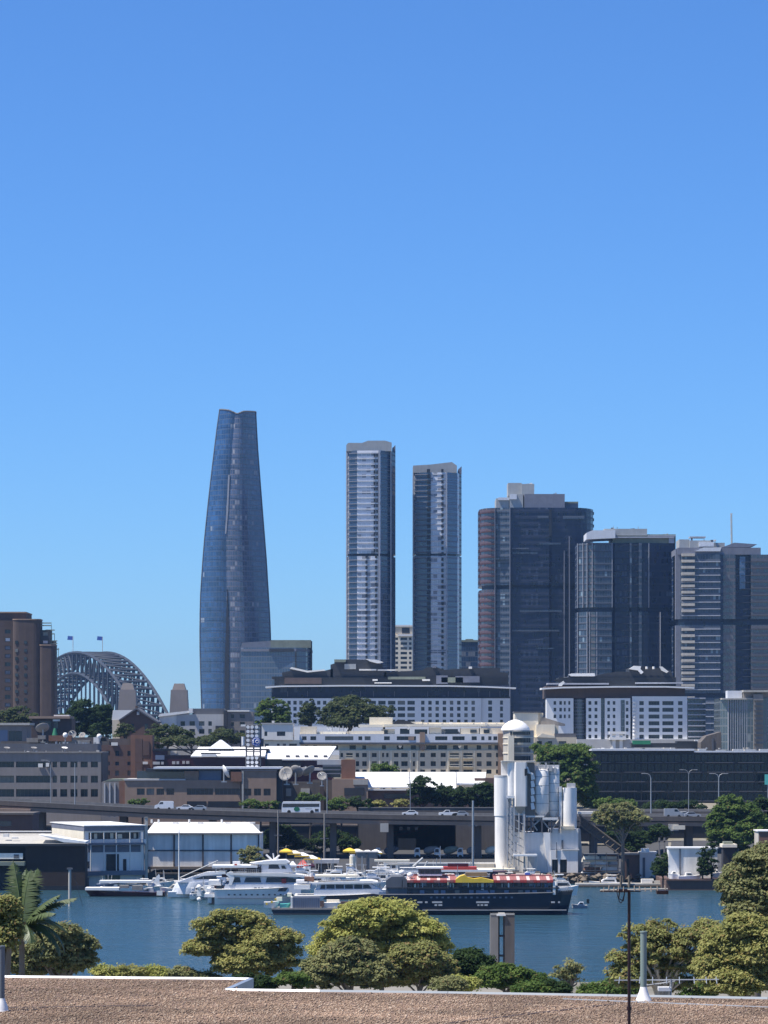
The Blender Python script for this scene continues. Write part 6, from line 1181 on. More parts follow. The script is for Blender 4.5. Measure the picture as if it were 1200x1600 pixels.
hull(t, 'palewhite', 350, 274, 1378, 1380, 1394, 5.5, rake=-8, bow=.4); t.prism('long_cabin', M['palewhite'], [(276, 1379), (300, 1370), (322, 1363), (346, 1362), (352, 1370), (352, 1380)], .7, 4.8); t.prism('white_top', M['white'], [(300, 1370), (322, 1363), (346, 1362), (346, 1366), (322, 1368)], .5, 5); wins(t, [[(302, 1374), (318, 1369), (340, 1369), (338, 1374)]], .66)
cruiser('motor_boat', 'white flybridge boat squeezed in front of the sleek yacht stern', 'boat', 352, 318, 1394, 684, 'white', 13, (.1, .75), 'white', 3.4)
t = T('moored_sailboat', 'bare-masted sailboat by the corrugated warehouse', 'sailboat', 280, 1386, 735); hull(t, 'offwhite', 300, 252, 1379, 1377, 1387, 3, rake=-5, n=10); t.prism('cabin', M['offwhite'], [(268, 1379), (270, 1376), (290, 1376), (292, 1379)], .7, 2.3); b = MB(); b.tube((t.X(279), 1.5, t.Z(1380)), (t.X(279), 1.5, t.Z(1296)), .18, .1, 8); t.put('mast', b, M['offwhite']); b = MB(); b.tube((t.X(280), 1.5, t.Z(1372)), (t.X(340), 1.5, t.Z(1345)), .12, n=6); t.put('boom', b, M['galv'])
for i, a in enumerate((('white cabin boat behind the ferry bow', 575, 660, 1383, 690, 'white', 15, (.08, .7), 'offwhite'), ('flat white working boat under the crane arm', 690, 585, 1378, 705, 'palewhite', 12, (.3, .7), 'white'), ('pale boat behind the party ferry wheelhouse', 640, 720, 1381, 668, 'white', 13, (.2, .75), 'palewhite'))):
    cruiser('cabin_boat', a[0], 'boat', a[1], a[2], a[3], a[4], a[5], a[6], a[7], a[8], 4.5, group='boats packed behind the ferries')
t = T('restaurant_boat', 'boat with long red and white striped roof behind the party ferry', 'boat', 725, 1385, 680); hull(t, 'offwhite', 676, 810, 1374, 1373, 1388, 6, rake=6); t.boxes('cabin', M['maroon'], [(684, 790, 1362, 1375, .8, 5.2)]); t.box('red_roof', M['red'], 690, 745, 1355, 1359, .3, 5.6); t.boxes('pink_roof', M['white'], [(684, 770, 1359.2, 1362.4, .1, 5.9)]); t.boxes('white_strip', M['white'], [(700, 765, 1367, 1370, .2, .8)]); t.boxes('red_upper', M['maroon'], [(700, 732, 1350, 1355, 2, 4)])
wins(t, [(x, x+9, 1363.5, 1366.6) for x in range(688, 786, 12)], .78)
t = T('crane_boat', 'white workboat with slanted pale crane arm', 'boat', 650, 1372, 722); hull(t, 'white', 598, 672, 1362, 1360, 1376, 5, rake=5); t.boxes('cabin', M['offwhite'], [(600, 622, 1349, 1362, 1, 4)]); wins(t, [(604, 610, 1352, 1357), (612, 618, 1352, 1357)], .95); b = MB(); b.tube((t.X(638), 2, t.Z(1361)), (t.X(661), 2, t.Z(1341)), .3, n=6); t.put('crane_arm', b, M['galv']); b = MB(); b.tube((t.X(661), 2, t.Z(1360)), (t.X(668), 2, t.Z(1346)), .2, n=6); t.put('strut', b, M['greylt']); t.boxes('long_roof', M['creamlt'], [(585, 640, 1344, 1346.5, 1, 4)]); t.box('pink_stripe', M['palebalc'], 606, 640, 1350, 1352, .9, 1)
t = T('dark_barge', 'dark flat barge loaded with rusty gear, between party ferry and silos', 'barge', 790, 1378, 735); t.prism('hull', M['dark'], [(735, 1366), (852, 1366), (848, 1385), (740, 1385)], 0, 6); t.boxes('deck_load', M['timber'], [(745, 790, 1362, 1366, 1, 4), (795, 845, 1363, 1366, 1, 4)]); t.box('grey_side', M['greydk'], 780, 846, 1368, 1373, -.1, .1); t.boxes('rusty_pile', M['brickor'], [(770, 792, 1360.5, 1363, .6, 2)])
cruiser('motor_boat', 'small white launch just off the party ferry bow', 'boat', 864, 905, 1396, 652, 'white', 16, (.1, .75), 'offwhite', 3.2); t = cruiser('dinghy', 'grey inflatable dinghy with outboard by the ferry bow', 'dinghy', 918, 893, 1419, 655, 'greylt', 8, (.2, .6), 'palewhite', 2, fly=False); t.box('outboard_motor', M['black'], 917, 921, 1405, 1412, .6, 1)
cruiser('cabin_boat', 'small white boat between the ferry and the dark party boat stern', 'boat', 598, 628, 1402, 645, 'white', 22, (.15, .8), 'white', 3.4)
t = T('channel_marker', 'white marker pile with two round floats near the yacht stern', 'marker', 311, 1408, 675)
for y, r in ((1386, 4), (1405, 3.4)): b = MB(); rr = r*t.k; b.lathe([(rr*math.sin(a), -rr*math.cos(a)) for a in np.linspace(0, math.pi, 9)], (0, 0, t.Z(y)), n=14); t.put('round_float', b, M['white'])
t.box('white_panel', M['white'], 307.5, 314.5, 1390, 1400, -.2, .2); t.cyl('post', M['offwhite'], 311, 1.3, 1384, 1415, 0, n=8)
# mooring piles
t = T('mooring_pile', 'weathered grey mooring pile standing in the water before the dark wharf', 'pile', 109, 1416, 662); b = MB(); b.tube((0, 0, -2), (0, 0, t.Z(1358)), .34, .3, 10); t.put('shaft', b, M['conclt']); b = MB(); b.box(-.6, .6, -.35, .35, t.Z(1358.5), t.Z(1356)); t.put('cap', b, M['greydk']); b = MB(); b.tube((.9, 0, t.Z(1366)), (3.2, 0, -1.6), .05); t.put('rope', b, M['dark'])
# pontoon and boats at right
t = T('pontoon', 'long pale floating pontoon with dark float blocks at the right', 'pontoon', 975, 1388, 748); t.boxes('deck', M['conclt'], [(900, 1049, 1380.5, 1383, 0, 4)]); t.boxes('edge_beam', M['timber'], [(900, 1049, 1383, 1385.5, -.1, 3.9)])
for x in np.arange(903, 1046, 11): t.box('float', M['black'], x, x+7, 1385.5, 1391, .2, 3.6)
t.boxes('ramp', M['conclt'], [(1020, 1049, 1377, 1380.5, 1, 3)]); piles(t, 970, 983, 2, 1368, -.4, r=.3); piles(t, 905, 1045, 5, 1374, 4.3, r=.2)
t.boxes('deck_crate', M['offwhite'], [(1003, 1022, 1374, 1380.4, 1, 3)]); t.box('dark_float', M['black'], 1027, 1044, 1386, 1394, -.6, 1)
cruiser('motor_boat', 'white open cruiser tied to the right-hand pontoon', 'boat', 969, 920, 1384, 756, 'white', 9, (.1, .65), 'white', 3, fly=True)
rk = T('boat_rack', 'steel boat storage rack stacked with small boats, right of the silos', 'rack', 940, 1371, 768)
for x in (911, 930, 948, 966):
    for d in (0, 3): rk.box('upright', M['greydk'], x-.6, x+.6, 1333, 1374, d, d+.2)
for y in (1334, 1343, 1351, 1360, 1368): rk.box('shelf_beam', M['greydk'], 911, 966, y, y+1, 0, 3)
g = random.Random(4); nm = ['cream', 'tan-covered', 'pale', 'grey', 'faded red', 'white', 'long white', 'blue-grey']; mt = ['creamlt', 'cream', 'offwhite', 'greylt', 'brickor', 'offwhite', 'white', 'slabpale']
for i, (x0, x1, y) in enumerate(((912, 937, 1342.5), (940, 964, 1342.5), (924, 950, 1350.5), (951, 966, 1350.5), (914, 938, 1359.5), (941, 965, 1359.5), (909, 941, 1367.5), (943, 972, 1368))):
    bt = T('stored_boat', nm[i]+' boat on the '+('top' if y < 1345 else 'second' if y < 1355 else 'third' if y < 1362 else 'lowest')+' level of the storage rack, '+('left' if i % 2 == 0 else 'right')+' side', 'boat', (x0+x1)/2, y, 768.2, group='boats stacked on the rack')
    hull(bt, mt[i], x1, x0, y-4, y-5, y+1.5, 2, rake=-3, n=8, d0=.6); bt.prism('cover', M[mt[(i+3) % 8]], [(x0+4, y-4), (x0+9, y-6.6), (x1-4, y-6.3), (x1-1, y-4)], 1, 2.2)
box_thing('storage_container', 'weathered grey shed box right of the leaning gum tree', 'container', 1012, 1000, 1026, 1332, 766, 'greylt', 4, ybase=1372, extra=[('doorway', 'greydk', 1004, 1008, 1340, 1371, -.1, .2), ('roof_tank', 'offwhite', 1003, 1015, 1326, 1331.9, 1, 3), ('roof_edge', 'offwhite', 999, 1027, 1331, 1332.4, -.2, 4.2)])
box_thing('timber_shed', 'dark brown lean-to shed between gum tree and grey shed', 'shed', 986, 974, 999.5, 1336, 767.5, 'brickdk', 4, ybase=1372, extra=[('roof', 'conc', 972, 1000, 1333, 1335.9, -.8, 4.4), ('doorway', 'black', 979, 983, 1342, 1371, -.1, .2)])
box_thing('boat_shed', 'white-ended grey metal boat shed on the right shore', 'shed', 1085, 1063, 1121, 1326, 738, 'corr', 6, ybase=1372, extra=[('white_end_wall', 'white', 1045, 1062, 1326, 1372, .5, 5), ('roof', 'metalroof', 1044, 1122, 1324, 1325.9, -.3, 6.3), ('downpipe', 'greydk', 1061.8, 1063.4, 1326, 1371, -.2, .5)])
box_thing('kiosk', 'small kiosk with bright yellow-cream flat roof on the right shore', 'hut', 1140, 1130, 1149, 1324, 745, 'dark', 4, ybase=1375, extra=[('roof', 'creamlt', 1128, 1151, 1319, 1323.9, -1, 5), ('roof_planting', 'roofgreen', 1131, 1145, 1315, 1319, 0, 3)])
box_thing('apricot_building', 'sunlit apricot wall half hidden by the right-hand trees', 'building', 1195, 1185, 1240, 1299, 730, 'palebalc', 8, ybase=1375, extra=[('orange_front', 'brickor', 1186, 1240, 1299.5, 1374, -.1, 0), ('roof_edge', 'offwhite', 1183.5, 1241, 1297.5, 1299.4, -.3, 8.3)])  # orange facing over the front of the paler block
for i, a in enumerate((('white upturned hull hauled out in front of the boat shed', 1060, 1097, 1374, 735, 9), ('small white boat on the right shore below the kiosk', 1147, 1129, 1372, 734, 9), ('little pale boat between shed and kiosk', 1112, 1130, 1368, 737, 7), ('pale dinghy left of the boat shed end wall', 1062, 1044, 1370, 736, 7))): cruiser('beached_boat', a[0], 'boat', a[1], a[2], a[3], a[4], 'white', a[5], (.3, .7), 'offwhite', 2.4, fly=False, group='boats on the right shore')
for i, (px, Y) in enumerate(((1036, 768), (1028, 790))):
    t = T('site_pole', ['short steel pole pair behind the grey shed', 'square frame post near the motorway, right of the grey shed'][i], 'pole', px+(i*0), None, Y); t.boxes('post', M['conc'], [(px+1, px+3.5, 1309, t.gy, 0, .4), (px+29, px+32, 1313, t.gy, 0, .4)][:1]); t.box('beam', M['conc'], px, px+28, 1314, 1316, 0, .3)

# more craft packed into the marina, with aerials and masts
g = random.Random(12)
extra = [('white cruiser tucked under the big yacht awning', 330, 372, 1391, 700, 'white', 14), ('small pale boat left of the stern platform', 300, 330, 1397, 690, 'offwhite', 9), ('white flybridge cruiser behind the big yacht bow', 455, 498, 1378, 715, 'white', 14), ('pale cabin boat before the stone shed', 500, 540, 1376, 722, 'palewhite', 12), ('white launch behind the ferry roof', 540, 585, 1379, 712, 'white', 13),
 ('cream-hulled boat between ferry and crane boat', 566, 612, 1388, 676, 'offwhite', 15), ('white runabout wedged at the ferry bow', 588, 622, 1399, 656, 'white', 13), ('small blue-canopied boat by the long pale wall', 660, 700, 1371, 735, 'white', 11), ('white boat at the left end of the dark barge', 715, 752, 1371, 728, 'white', 11), ('grey workboat in front of the silo foot', 800, 842, 1378, 712, 'greylt', 11),
 ('open white boat right of the dark barge', 846, 884, 1386, 690, 'white', 12), ('tiny white tender beside the channel marker', 296, 310, 1401, 684, 'white', 7), ('low white sports boat next to the maroon boat', 196, 236, 1388, 720, 'white', 8), ('white motor cruiser behind the launch radar arch', 232, 272, 1386, 724, 'offwhite', 12)]
extra += [('white cruiser with tall aerials just right of the big yacht', 478, 520, 1388, 684, 'white', 15), ('pale sedan boat against the quay below the red tent', 455, 490, 1369, 742, 'offwhite', 10), ('little white boat under the stone shed', 505, 532, 1370, 738, 'white', 9), ('white cabin boat below the cream tank', 536, 572, 1371, 736, 'white', 11), ('white boat below the grey upright tanks', 574, 606, 1370, 738, 'offwhite', 10),
 ('white boat touching the stern of the party ferry, upper', 604, 640, 1392, 668, 'white', 15), ('cream boat between restaurant boat and party ferry', 690, 735, 1388, 664, 'creamlt', 12), ('pale launch right of the restaurant boat', 770, 806, 1384, 684, 'offwhite', 11), ('blue-hulled runabout beyond the maroon boat', 150, 182, 1386, 722, 'steelblue', 8)]
for i, (lb, a, c, yw, Y, m_, h_) in enumerate(extra):
    if i % 3 == 0: a, c = c, a
    t = cruiser('motor_boat' if i % 2 else 'cabin_cruiser', lb, 'boat', a, c, yw, Y, m_, h_, (.12, .72), ('white', 'offwhite', 'palewhite')[i % 3], 3.2, fly=i % 3 != 1, group='small craft packed into the marina', mast=h_*(1.8+g.random()*1.4))
    b = MB(); q = t.k; m0 = (a+c)/2
    for k_ in range(2): x = t.X(m0+g.uniform(-8, 8)); b.tube((x, 1.4, t.Z(yw-h_)), (x+g.uniform(-.4, .4), 1.4, t.Z(yw-h_*g.uniform(1.9, 2.6))), .035, n=4)
    t.put('aerials', b, M['offwhite'], kind='stuff'); rail(t, a+(c-a)*.55, a+(c-a)*.97, yw-h_*.68, yw-h_*.78, 3, .3, n=6)
    for k_ in range(3): xx = a+(c-a)*(.2+.2*k_); t.cyl('fender', M[('blue', 'white', 'dark')[k_ % 3]], xx, .5, yw-h_*.45, yw-h_*.2, -.12, n=8)
for lb, x, y0, y1, Y in (('tall thin mast among the boats behind the ferry', 688, 1322, 1376, 700), ('thin mast near the stone shed', 566, 1338, 1378, 716), ('thin mast left of the big yacht', 338, 1344, 1392, 705)):
    t = T('mast_pole', lb, 'mast', x, y1, Y, group='bare masts in the marina'); b = MB(); b.tube((0, 0, -1), (0, 0, t.Z(y0)), .1, .06, 6); t.put('pole', b, M['galv']); b = MB(); b.box(-1.0, 1.0, -.05, .05, t.Z(y0+14), t.Z(y0+13)); t.put('spreader', b, M['galv'])
# ================================================================ TREES
TG = 'trees on the slope behind the wharves'
# (label, px, Y, lobes, mat, n_cl, n_leaf, cl, leaf, extra)
far = [
 ('tree', 'rounded dark green tree in front of the hotel at its left end', 426, 1150, [(426, 1112, 24, 20), (412, 1122, 14, 14), (440, 1122, 14, 14)], 'leaf_mid', 130, 90, 1.2, .45),
 ('tree', 'slim bronze-green tree between two bushier trees below the hotel', 486, 1140, [(486, 1112, 12, 16), (478, 1122, 12, 12)], 'leaf_far', 60, 80, 1.0, .4),
 ('tree', 'wide spreading green tree in front of the hotel windows', 545, 1130, [(545, 1106, 32, 17), (520, 1120, 24, 16), (570, 1118, 28, 16), (540, 1126, 40, 12)], 'leaf_far', 300, 90, 1.2, .45),
 ('tree', 'thin olive tree at the right of the wide spreading tree', 600, 1150, [(598, 1114, 18, 12), (586, 1122, 16, 10)], 'leaf_far', 70, 60, 1.1, .4),
 ('tree', 'large dark tree standing between the bridge and gabled hall', 130, 1090, [(130, 1112, 22, 17), (118, 1130, 22, 20), (145, 1130, 22, 20), (160, 1118, 14, 16)], 'leaf_dark', 280, 90, 1.3, .42),
 ('tree', 'darker companion tree hard against the gabled hall', 165, 1080, [(165, 1124, 12, 22), (158, 1142, 16, 16)], 'leaf_dark', 90, 80, 1.1, .4),
 ('tree', 'low olive tree in front of the brown brick tower', 28, 1050, [(28, 1118, 26, 12), (8, 1124, 22, 10), (46, 1126, 18, 10)], 'leaf_far', 120, 80, 1.0, .4),
 ('tree', 'bushy tree below the grey-green apartments, left one', 262, 1050, [(258, 1144, 24, 12), (285, 1150, 18, 10), (240, 1150, 16, 10)], 'leaf_far', 120, 70, 1.0, .4),
 ('tree', 'low green bush below the grey-green apartments, right one', 350, 1050, [(350, 1151, 20, 10), (372, 1154, 14, 8), (325, 1157, 14, 6)], 'leaf_far', 90, 70, 1.0, .4),
 ('tree', 'small olive shrub beside the gabled hall wall', 196, 1050, [(196, 1140, 12, 10), (186, 1146, 8, 8)], 'leaf_far', 40, 60, .9, .35),
 ('tree', 'tall dark leafy tree right of the domed turret', 885, 955, [(880, 1190, 34, 26), (905, 1200, 26, 30), (865, 1185, 22, 20), (890, 1228, 34, 30), (912, 1240, 20, 24), (935, 1258, 20, 10)], 'leaf_mid', 420, 100, 1.4, .45),
 ('tree', 'round-topped roadside tree before the white shed roof', 661, 892, [(661, 1228, 19, 15), (655, 1244, 16, 14), (675, 1246, 14, 12)], 'leaf_dark', 110, 90, 1.0, .36),
 ('tree', 'dark roadside tree group member just left of the silos', 752, 893, [(752, 1242, 20, 16), (762, 1254, 14, 12), (758, 1232, 10, 10)], 'leaf_dark', 120, 90, 1.0, .36),
 ('tree', 'dark roadside tree right of the round-topped one', 722, 895, [(722, 1244, 18, 13), (712, 1254, 12, 10), (735, 1254, 12, 10)], 'leaf_dark', 100, 90, 1.0, .36),
 ('shrub', 'dark shrub row member nearest the bus', 533, 888, [(533, 1256, 14, 9), (520, 1260, 12, 7)], 'leaf_mid', 50, 70, .8, .32),
 ('shrub', 'dark pointed shrub in the middle behind the motorway', 560, 888, [(556, 1254, 12, 9), (572, 1258, 12, 8)], 'leaf_dark', 50, 70, .8, .32),
 ('shrub', 'yellow-green shrub right of the bus shrubs', 592, 889, [(592, 1258, 10, 6)], 'leaf_yellow', 24, 60, .7, .3),
 ('shrub', 'light green shrub left of the round-topped roadside tree', 622, 889, [(625, 1257, 12, 6)], 'leaf_yellow', 28, 60, .7, .3),
 ('shrub', 'dark shrub under the studio wing left of the bus', 408, 888, [(395, 1258, 16, 8), (420, 1259, 16, 7)], 'leaf_mid', 60, 70, .8, .32),
 ('shrub', 'small shrub just above the white bus roof', 485, 900, [(478, 1246, 14, 6), (500, 1248, 10, 6)], 'leaf_mid', 40, 60, .8, .32),
 ('shrub', 'small olive shrub by the brown studio ground floor', 222, 895, [(222, 1253, 10, 5), (208, 1256, 8, 4)], 'leaf_mid', 26, 60, .7, .3),
 ('tree', 'dark tree in the shadow beneath the motorway, left', 445, 872, [(440, 1305, 24, 14), (425, 1318, 18, 12), (460, 1318, 18, 12)], 'leaf_dark', 120, 80, 1.0, .38),
 ('tree', 'dark tree in the shadow beneath the motorway, right', 520, 874, [(520, 1312, 28, 14), (545, 1320, 18, 12), (495, 1322, 18, 10)], 'leaf_dark', 120, 80, 1.0, .38),
 ('tree', 'big glossy dark green tree at the right in front of the motorway', 1148, 800, [(1145, 1265, 26, 20), (1128, 1285, 22, 24), (1165, 1285, 24, 28), (1150, 1310, 28, 24), (1180, 1290, 16, 24), (1120, 1300, 14, 18)], 'leaf_mid', 420, 100, 1.1, .36),
 ('tree', 'dark tree behind the big glossy one at the right edge', 1195, 815, [(1195, 1275, 18, 30), (1198, 1310, 20, 24)], 'leaf_dark', 120, 90, 1.2, .38),
 ('shrub', 'dark shrub mass under the leaning gum tree', 965, 800, [(965, 1308, 20, 12), (1000, 1312, 22, 12), (1030, 1300, 16, 12), (985, 1325, 20, 10)], 'leaf_dark', 140, 70, 1.0, .36),
 ('shrub', 'glossy bush at the left end of the boat shed', 1037, 741, [(1037, 1346, 14, 12), (1044, 1358, 12, 10), (1030, 1360, 10, 8)], 'leaf_dark', 90, 80, .8, .3),
 ('shrub', 'dark cone-shaped conifer before the boat shed, left', 1098, 734, [(1098, 1340, 6, 14), (1100, 1358, 10, 12)], 'leaf_dark', 50, 70, .6, .25),
 ('shrub', 'dark cone-shaped conifer before the boat shed, right', 1112, 735, [(1111, 1326, 6, 12), (1108, 1350, 12, 18)], 'leaf_dark', 60, 70, .6, .25),
 ('shrub', 'olive bush behind the big white yacht', 392, 758, [(392, 1333, 14, 9), (400, 1342, 14, 8), (378, 1344, 10, 6)], 'leaf_olive', 60, 70, .8, .3),
 ('shrub', 'small bush at the foot of the apricot wall', 1165, 733, [(1160, 1345, 14, 14), (1175, 1355, 14, 12)], 'leaf_dark', 70, 70, .8, .3),
]
far += [
 ('shrub', 'hedge added over sunlit ground along the foot of the black office building, left', 950, 935, [(950, 1256, 22, 8), (975, 1258, 18, 7)], 'leaf_mid', 70, 70, 1.0, .36),  # hedge put in to hide brightly lit ground
 ('shrub', 'hedge added over sunlit ground along the foot of the black office building, right', 1050, 938, [(1030, 1260, 26, 6), (1060, 1260, 24, 6), (1085, 1260, 16, 6)], 'leaf_dark', 90, 70, 1.0, .36),  # second added hedge, dark cover for the sunlit patch
 ('tree', 'leafy green tree rising between the cream apartments and white shed roof', 600, 960, [(596, 1202, 14, 9), (610, 1206, 12, 7)], 'leaf_mid', 60, 80, 1.0, .36),
 ('tree', 'green tree between the stepped cream block and the black building', 870, 1000, [(850, 1172, 18, 10), (900, 1176, 22, 12)], 'leaf_mid', 110, 80, 1.2, .4),
 ('shrub', 'olive shrubs below the grey-green apartments on the slope', 300, 1040, [(280, 1158, 24, 8), (320, 1160, 24, 8), (250, 1162, 16, 8)], 'leaf_far', 110, 70, 1.0, .4),
 ('tree', 'dark street tree behind the white pickup', 700, 897, [(696, 1240, 14, 12), (690, 1252, 12, 10)], 'leaf_dark', 70, 80, 1.0, .36),
]
for i, (nm_, lb, px, Y, lobes, mat, nc, nl, cl, lf) in enumerate(far): tree(nm_, lb, px, 0, Y, lobes, mat, 'barkdk', nc, nl, cl, lf, seed=i, cat=nm_, group=TG if Y > 850 else 'trees and bushes along the wharves')
tree('tree', 'spreading gum tree with pale trunk beside the conveyor', 968, 0, 762, [(968, 1268, 30, 12), (945, 1278, 18, 10), (990, 1278, 22, 12), (965, 1284, 22, 10), (950, 1290, 14, 8), (985, 1292, 14, 10)], 'leaf_olive', 'bark', 230, 70, .9, .3, seed=77, trunk_px=973, branches=12, tr=.45)

# near trees
near = [
 ('tree', 'spreading olive-green tree left of centre with open crown over the water', 385, 300, [(350, 1436, 13, 13), (330, 1450, 24, 14), (385, 1450, 32, 24), (312, 1482, 20, 14), (345, 1478, 30, 18), (425, 1474, 38, 24), (395, 1500, 44, 28), (440, 1500, 30, 22), (350, 1505, 22, 12)], 'leaf_yellow', 480, 170, .62, .16, 18, None),
 ('tree', 'big round yellow-green fig tree in the middle foreground', 595, 320, [(575, 1432, 48, 24), (610, 1438, 46, 26), (545, 1460, 42, 30), (650, 1462, 44, 26), (600, 1478, 70, 34), (670, 1490, 34, 26), (520, 1492, 34, 34), (575, 1510, 60, 30)], 'leaf_gold', 900, 180, .75, .17, 14, None),
 ('tree', 'bronze-tinged lower tree in front of the big fig, left', 545, 285, [(545, 1496, 40, 26), (515, 1518, 38, 24), (575, 1520, 40, 24), (495, 1525, 20, 18)], 'leaf_olive', 420, 150, .62, .16, 6, None),
 ('tree', 'bronze-green lower tree in front of the big fig, right', 655, 288, [(650, 1500, 42, 22), (675, 1518, 36, 22), (620, 1522, 40, 20)], 'leaf_bronze', 380, 150, .62, .16, 6, None),
 ('tree', 'dark green round tree right of the big fig', 732, 300, [(730, 1506, 26, 20), (712, 1520, 20, 20), (755, 1520, 24, 20)], 'leaf_dark', 240, 150, .62, .17, 6, None),
 ('shrub', 'low mid-green bush in front of the concrete piers', 790, 295, [(785, 1524, 26, 16), (765, 1532, 26, 14), (812, 1532, 26, 16), (840, 1538, 22, 12)], 'leaf_mid', 260, 140, .55, .15, 4, None),
 ('shrub', 'small golden bush below the dark round tree', 725, 270, [(724, 1538, 17, 11)], 'leaf_gold', 60, 120, .5, .14, 2, None),
 ('tree', 'small sparse sapling against the water right of the piers', 887, 285, [(876, 1512, 7, 6), (890, 1508, 9, 7), (900, 1516, 7, 6), (870, 1522, 8, 5), (886, 1524, 10, 6), (902, 1532, 5, 4)], 'leaf_olive', 34, 60, .42, .14, 14, None),
 ('tree', 'pale-branched gum tree with patchy crown at the right', 1030, 235, [(1005, 1462, 30, 20), (1045, 1458, 34, 20), (1080, 1480, 30, 26), (985, 1486, 18, 14), (1030, 1490, 44, 26), (965, 1505, 16, 14), (1060, 1520, 46, 26), (985, 1525, 34, 20), (1105, 1455, 22, 14)], 'leaf_bronze', 330, 110, .5, .13, 34, 'barkpale'),
 ('tree', 'yellow-green leafy tree at the right foreground corner', 1160, 222, [(1165, 1452, 32, 22), (1195, 1470, 28, 30), (1135, 1482, 32, 28), (1175, 1500, 40, 34), (1120, 1515, 30, 26), (1150, 1535, 50, 18)], 'leaf_yellow', 680, 140, .52, .14, 12, 'bark'),
 ('tree', 'taller grey-olive tree behind at the right edge', 1185, 262, [(1180, 1352, 26, 20), (1200, 1345, 24, 22), (1165, 1376, 28, 22), (1195, 1390, 36, 34), (1150, 1400, 20, 18), (1165, 1425, 30, 18), (1140, 1385, 14, 12)], 'leaf_olive', 520, 140, .6, .16, 14, 'bark'),
 ('tree', 'olive gum tree in the left foreground beside the palm', 95, 255, [(95, 1466, 32, 20), (118, 1480, 28, 18), (72, 1486, 30, 22), (100, 1500, 40, 24), (50, 1506, 30, 20), (128, 1500, 18, 14), (20, 1500, 22, 24)], 'leaf_olive', 480, 140, .55, .15, 12, None),
 ('tree', 'bronze-leaved small tree in the left corner in front of the palm', 8, 140, [(10, 1418, 18, 16), (2, 1440, 24, 22), (18, 1450, 14, 18), (4, 1470, 20, 16)], 'leaf_bronze', 150, 110, .34, .10, 6, None),
]
for i, (nm_, lb, px, Y, lobes, mat, nc, nl, cl, lf, br, bk) in enumerate(near): tree(nm_, lb, px, 0, Y, lobes, mat, bk or 'bark', nc, nl, cl, lf, seed=200+i, cat=nm_, branches=br+8, group='foreground trees')
# low hedge plants on the near shore
sh = [(165, 1520, 22, 9, 'leaf_gold'), (205, 1519, 20, 9, 'leaf_yellow'), (240, 1521, 18, 8, 'leaf_gold'), (285, 1522, 20, 8, 'leaf_olive'), (320, 1528, 20, 8, 'leaf_olive'), (455, 1532, 24, 10, 'leaf_mid'), (700, 1540, 24, 10, 'leaf_olive'), (865, 1546, 20, 8, 'leaf_dark'), (930, 1552, 26, 10, 'leaf_mid'), (965, 1545, 24, 14, 'leaf_mid'), (1085, 1545, 40, 14, 'leaf_mid'), (830, 1548, 26, 9, 'leaf_mid'), (390, 1534, 34, 10, 'leaf_dark')]
SHL = ['golden shrub just right of the left olive gum tree, above the roof edge', 'yellow-green shrub between two golden ones, left of the open water', 'golden shrub in the middle of the low left hedge line', 'olive shrub at the right part of the low left hedge line', 'olive shrub last in the hedge line before the roof notch', 'mid-green shrub between the spreading tree and the big fig', 'olive shrub at the foot of the dark round tree', 'dark low shrub left of the sparse sapling', 'mid-green shrub just left of the thin antenna mast',
 'taller mid-green shrub directly behind the thin antenna mast', 'broad mid-green shrub behind the low rod antenna', 'mid-green shrub right below the bush by the concrete piers', 'dark broad shrub under the spreading tree, at the roof notch']
for i, (x, y, rx, ry, mt_) in enumerate(sh):
    Y = 300 if i < 5 else 250
    tree('shrub', SHL[i], x, 0, Y, [(x, y, rx, ry), (x+rx*.6, y+3, rx*.6, ry*.8)], mt_, 'barkdk', 60, 110, .45, .13, seed=400+i, cat='shrub', branches=4, group='shrubs beyond the roof edge')
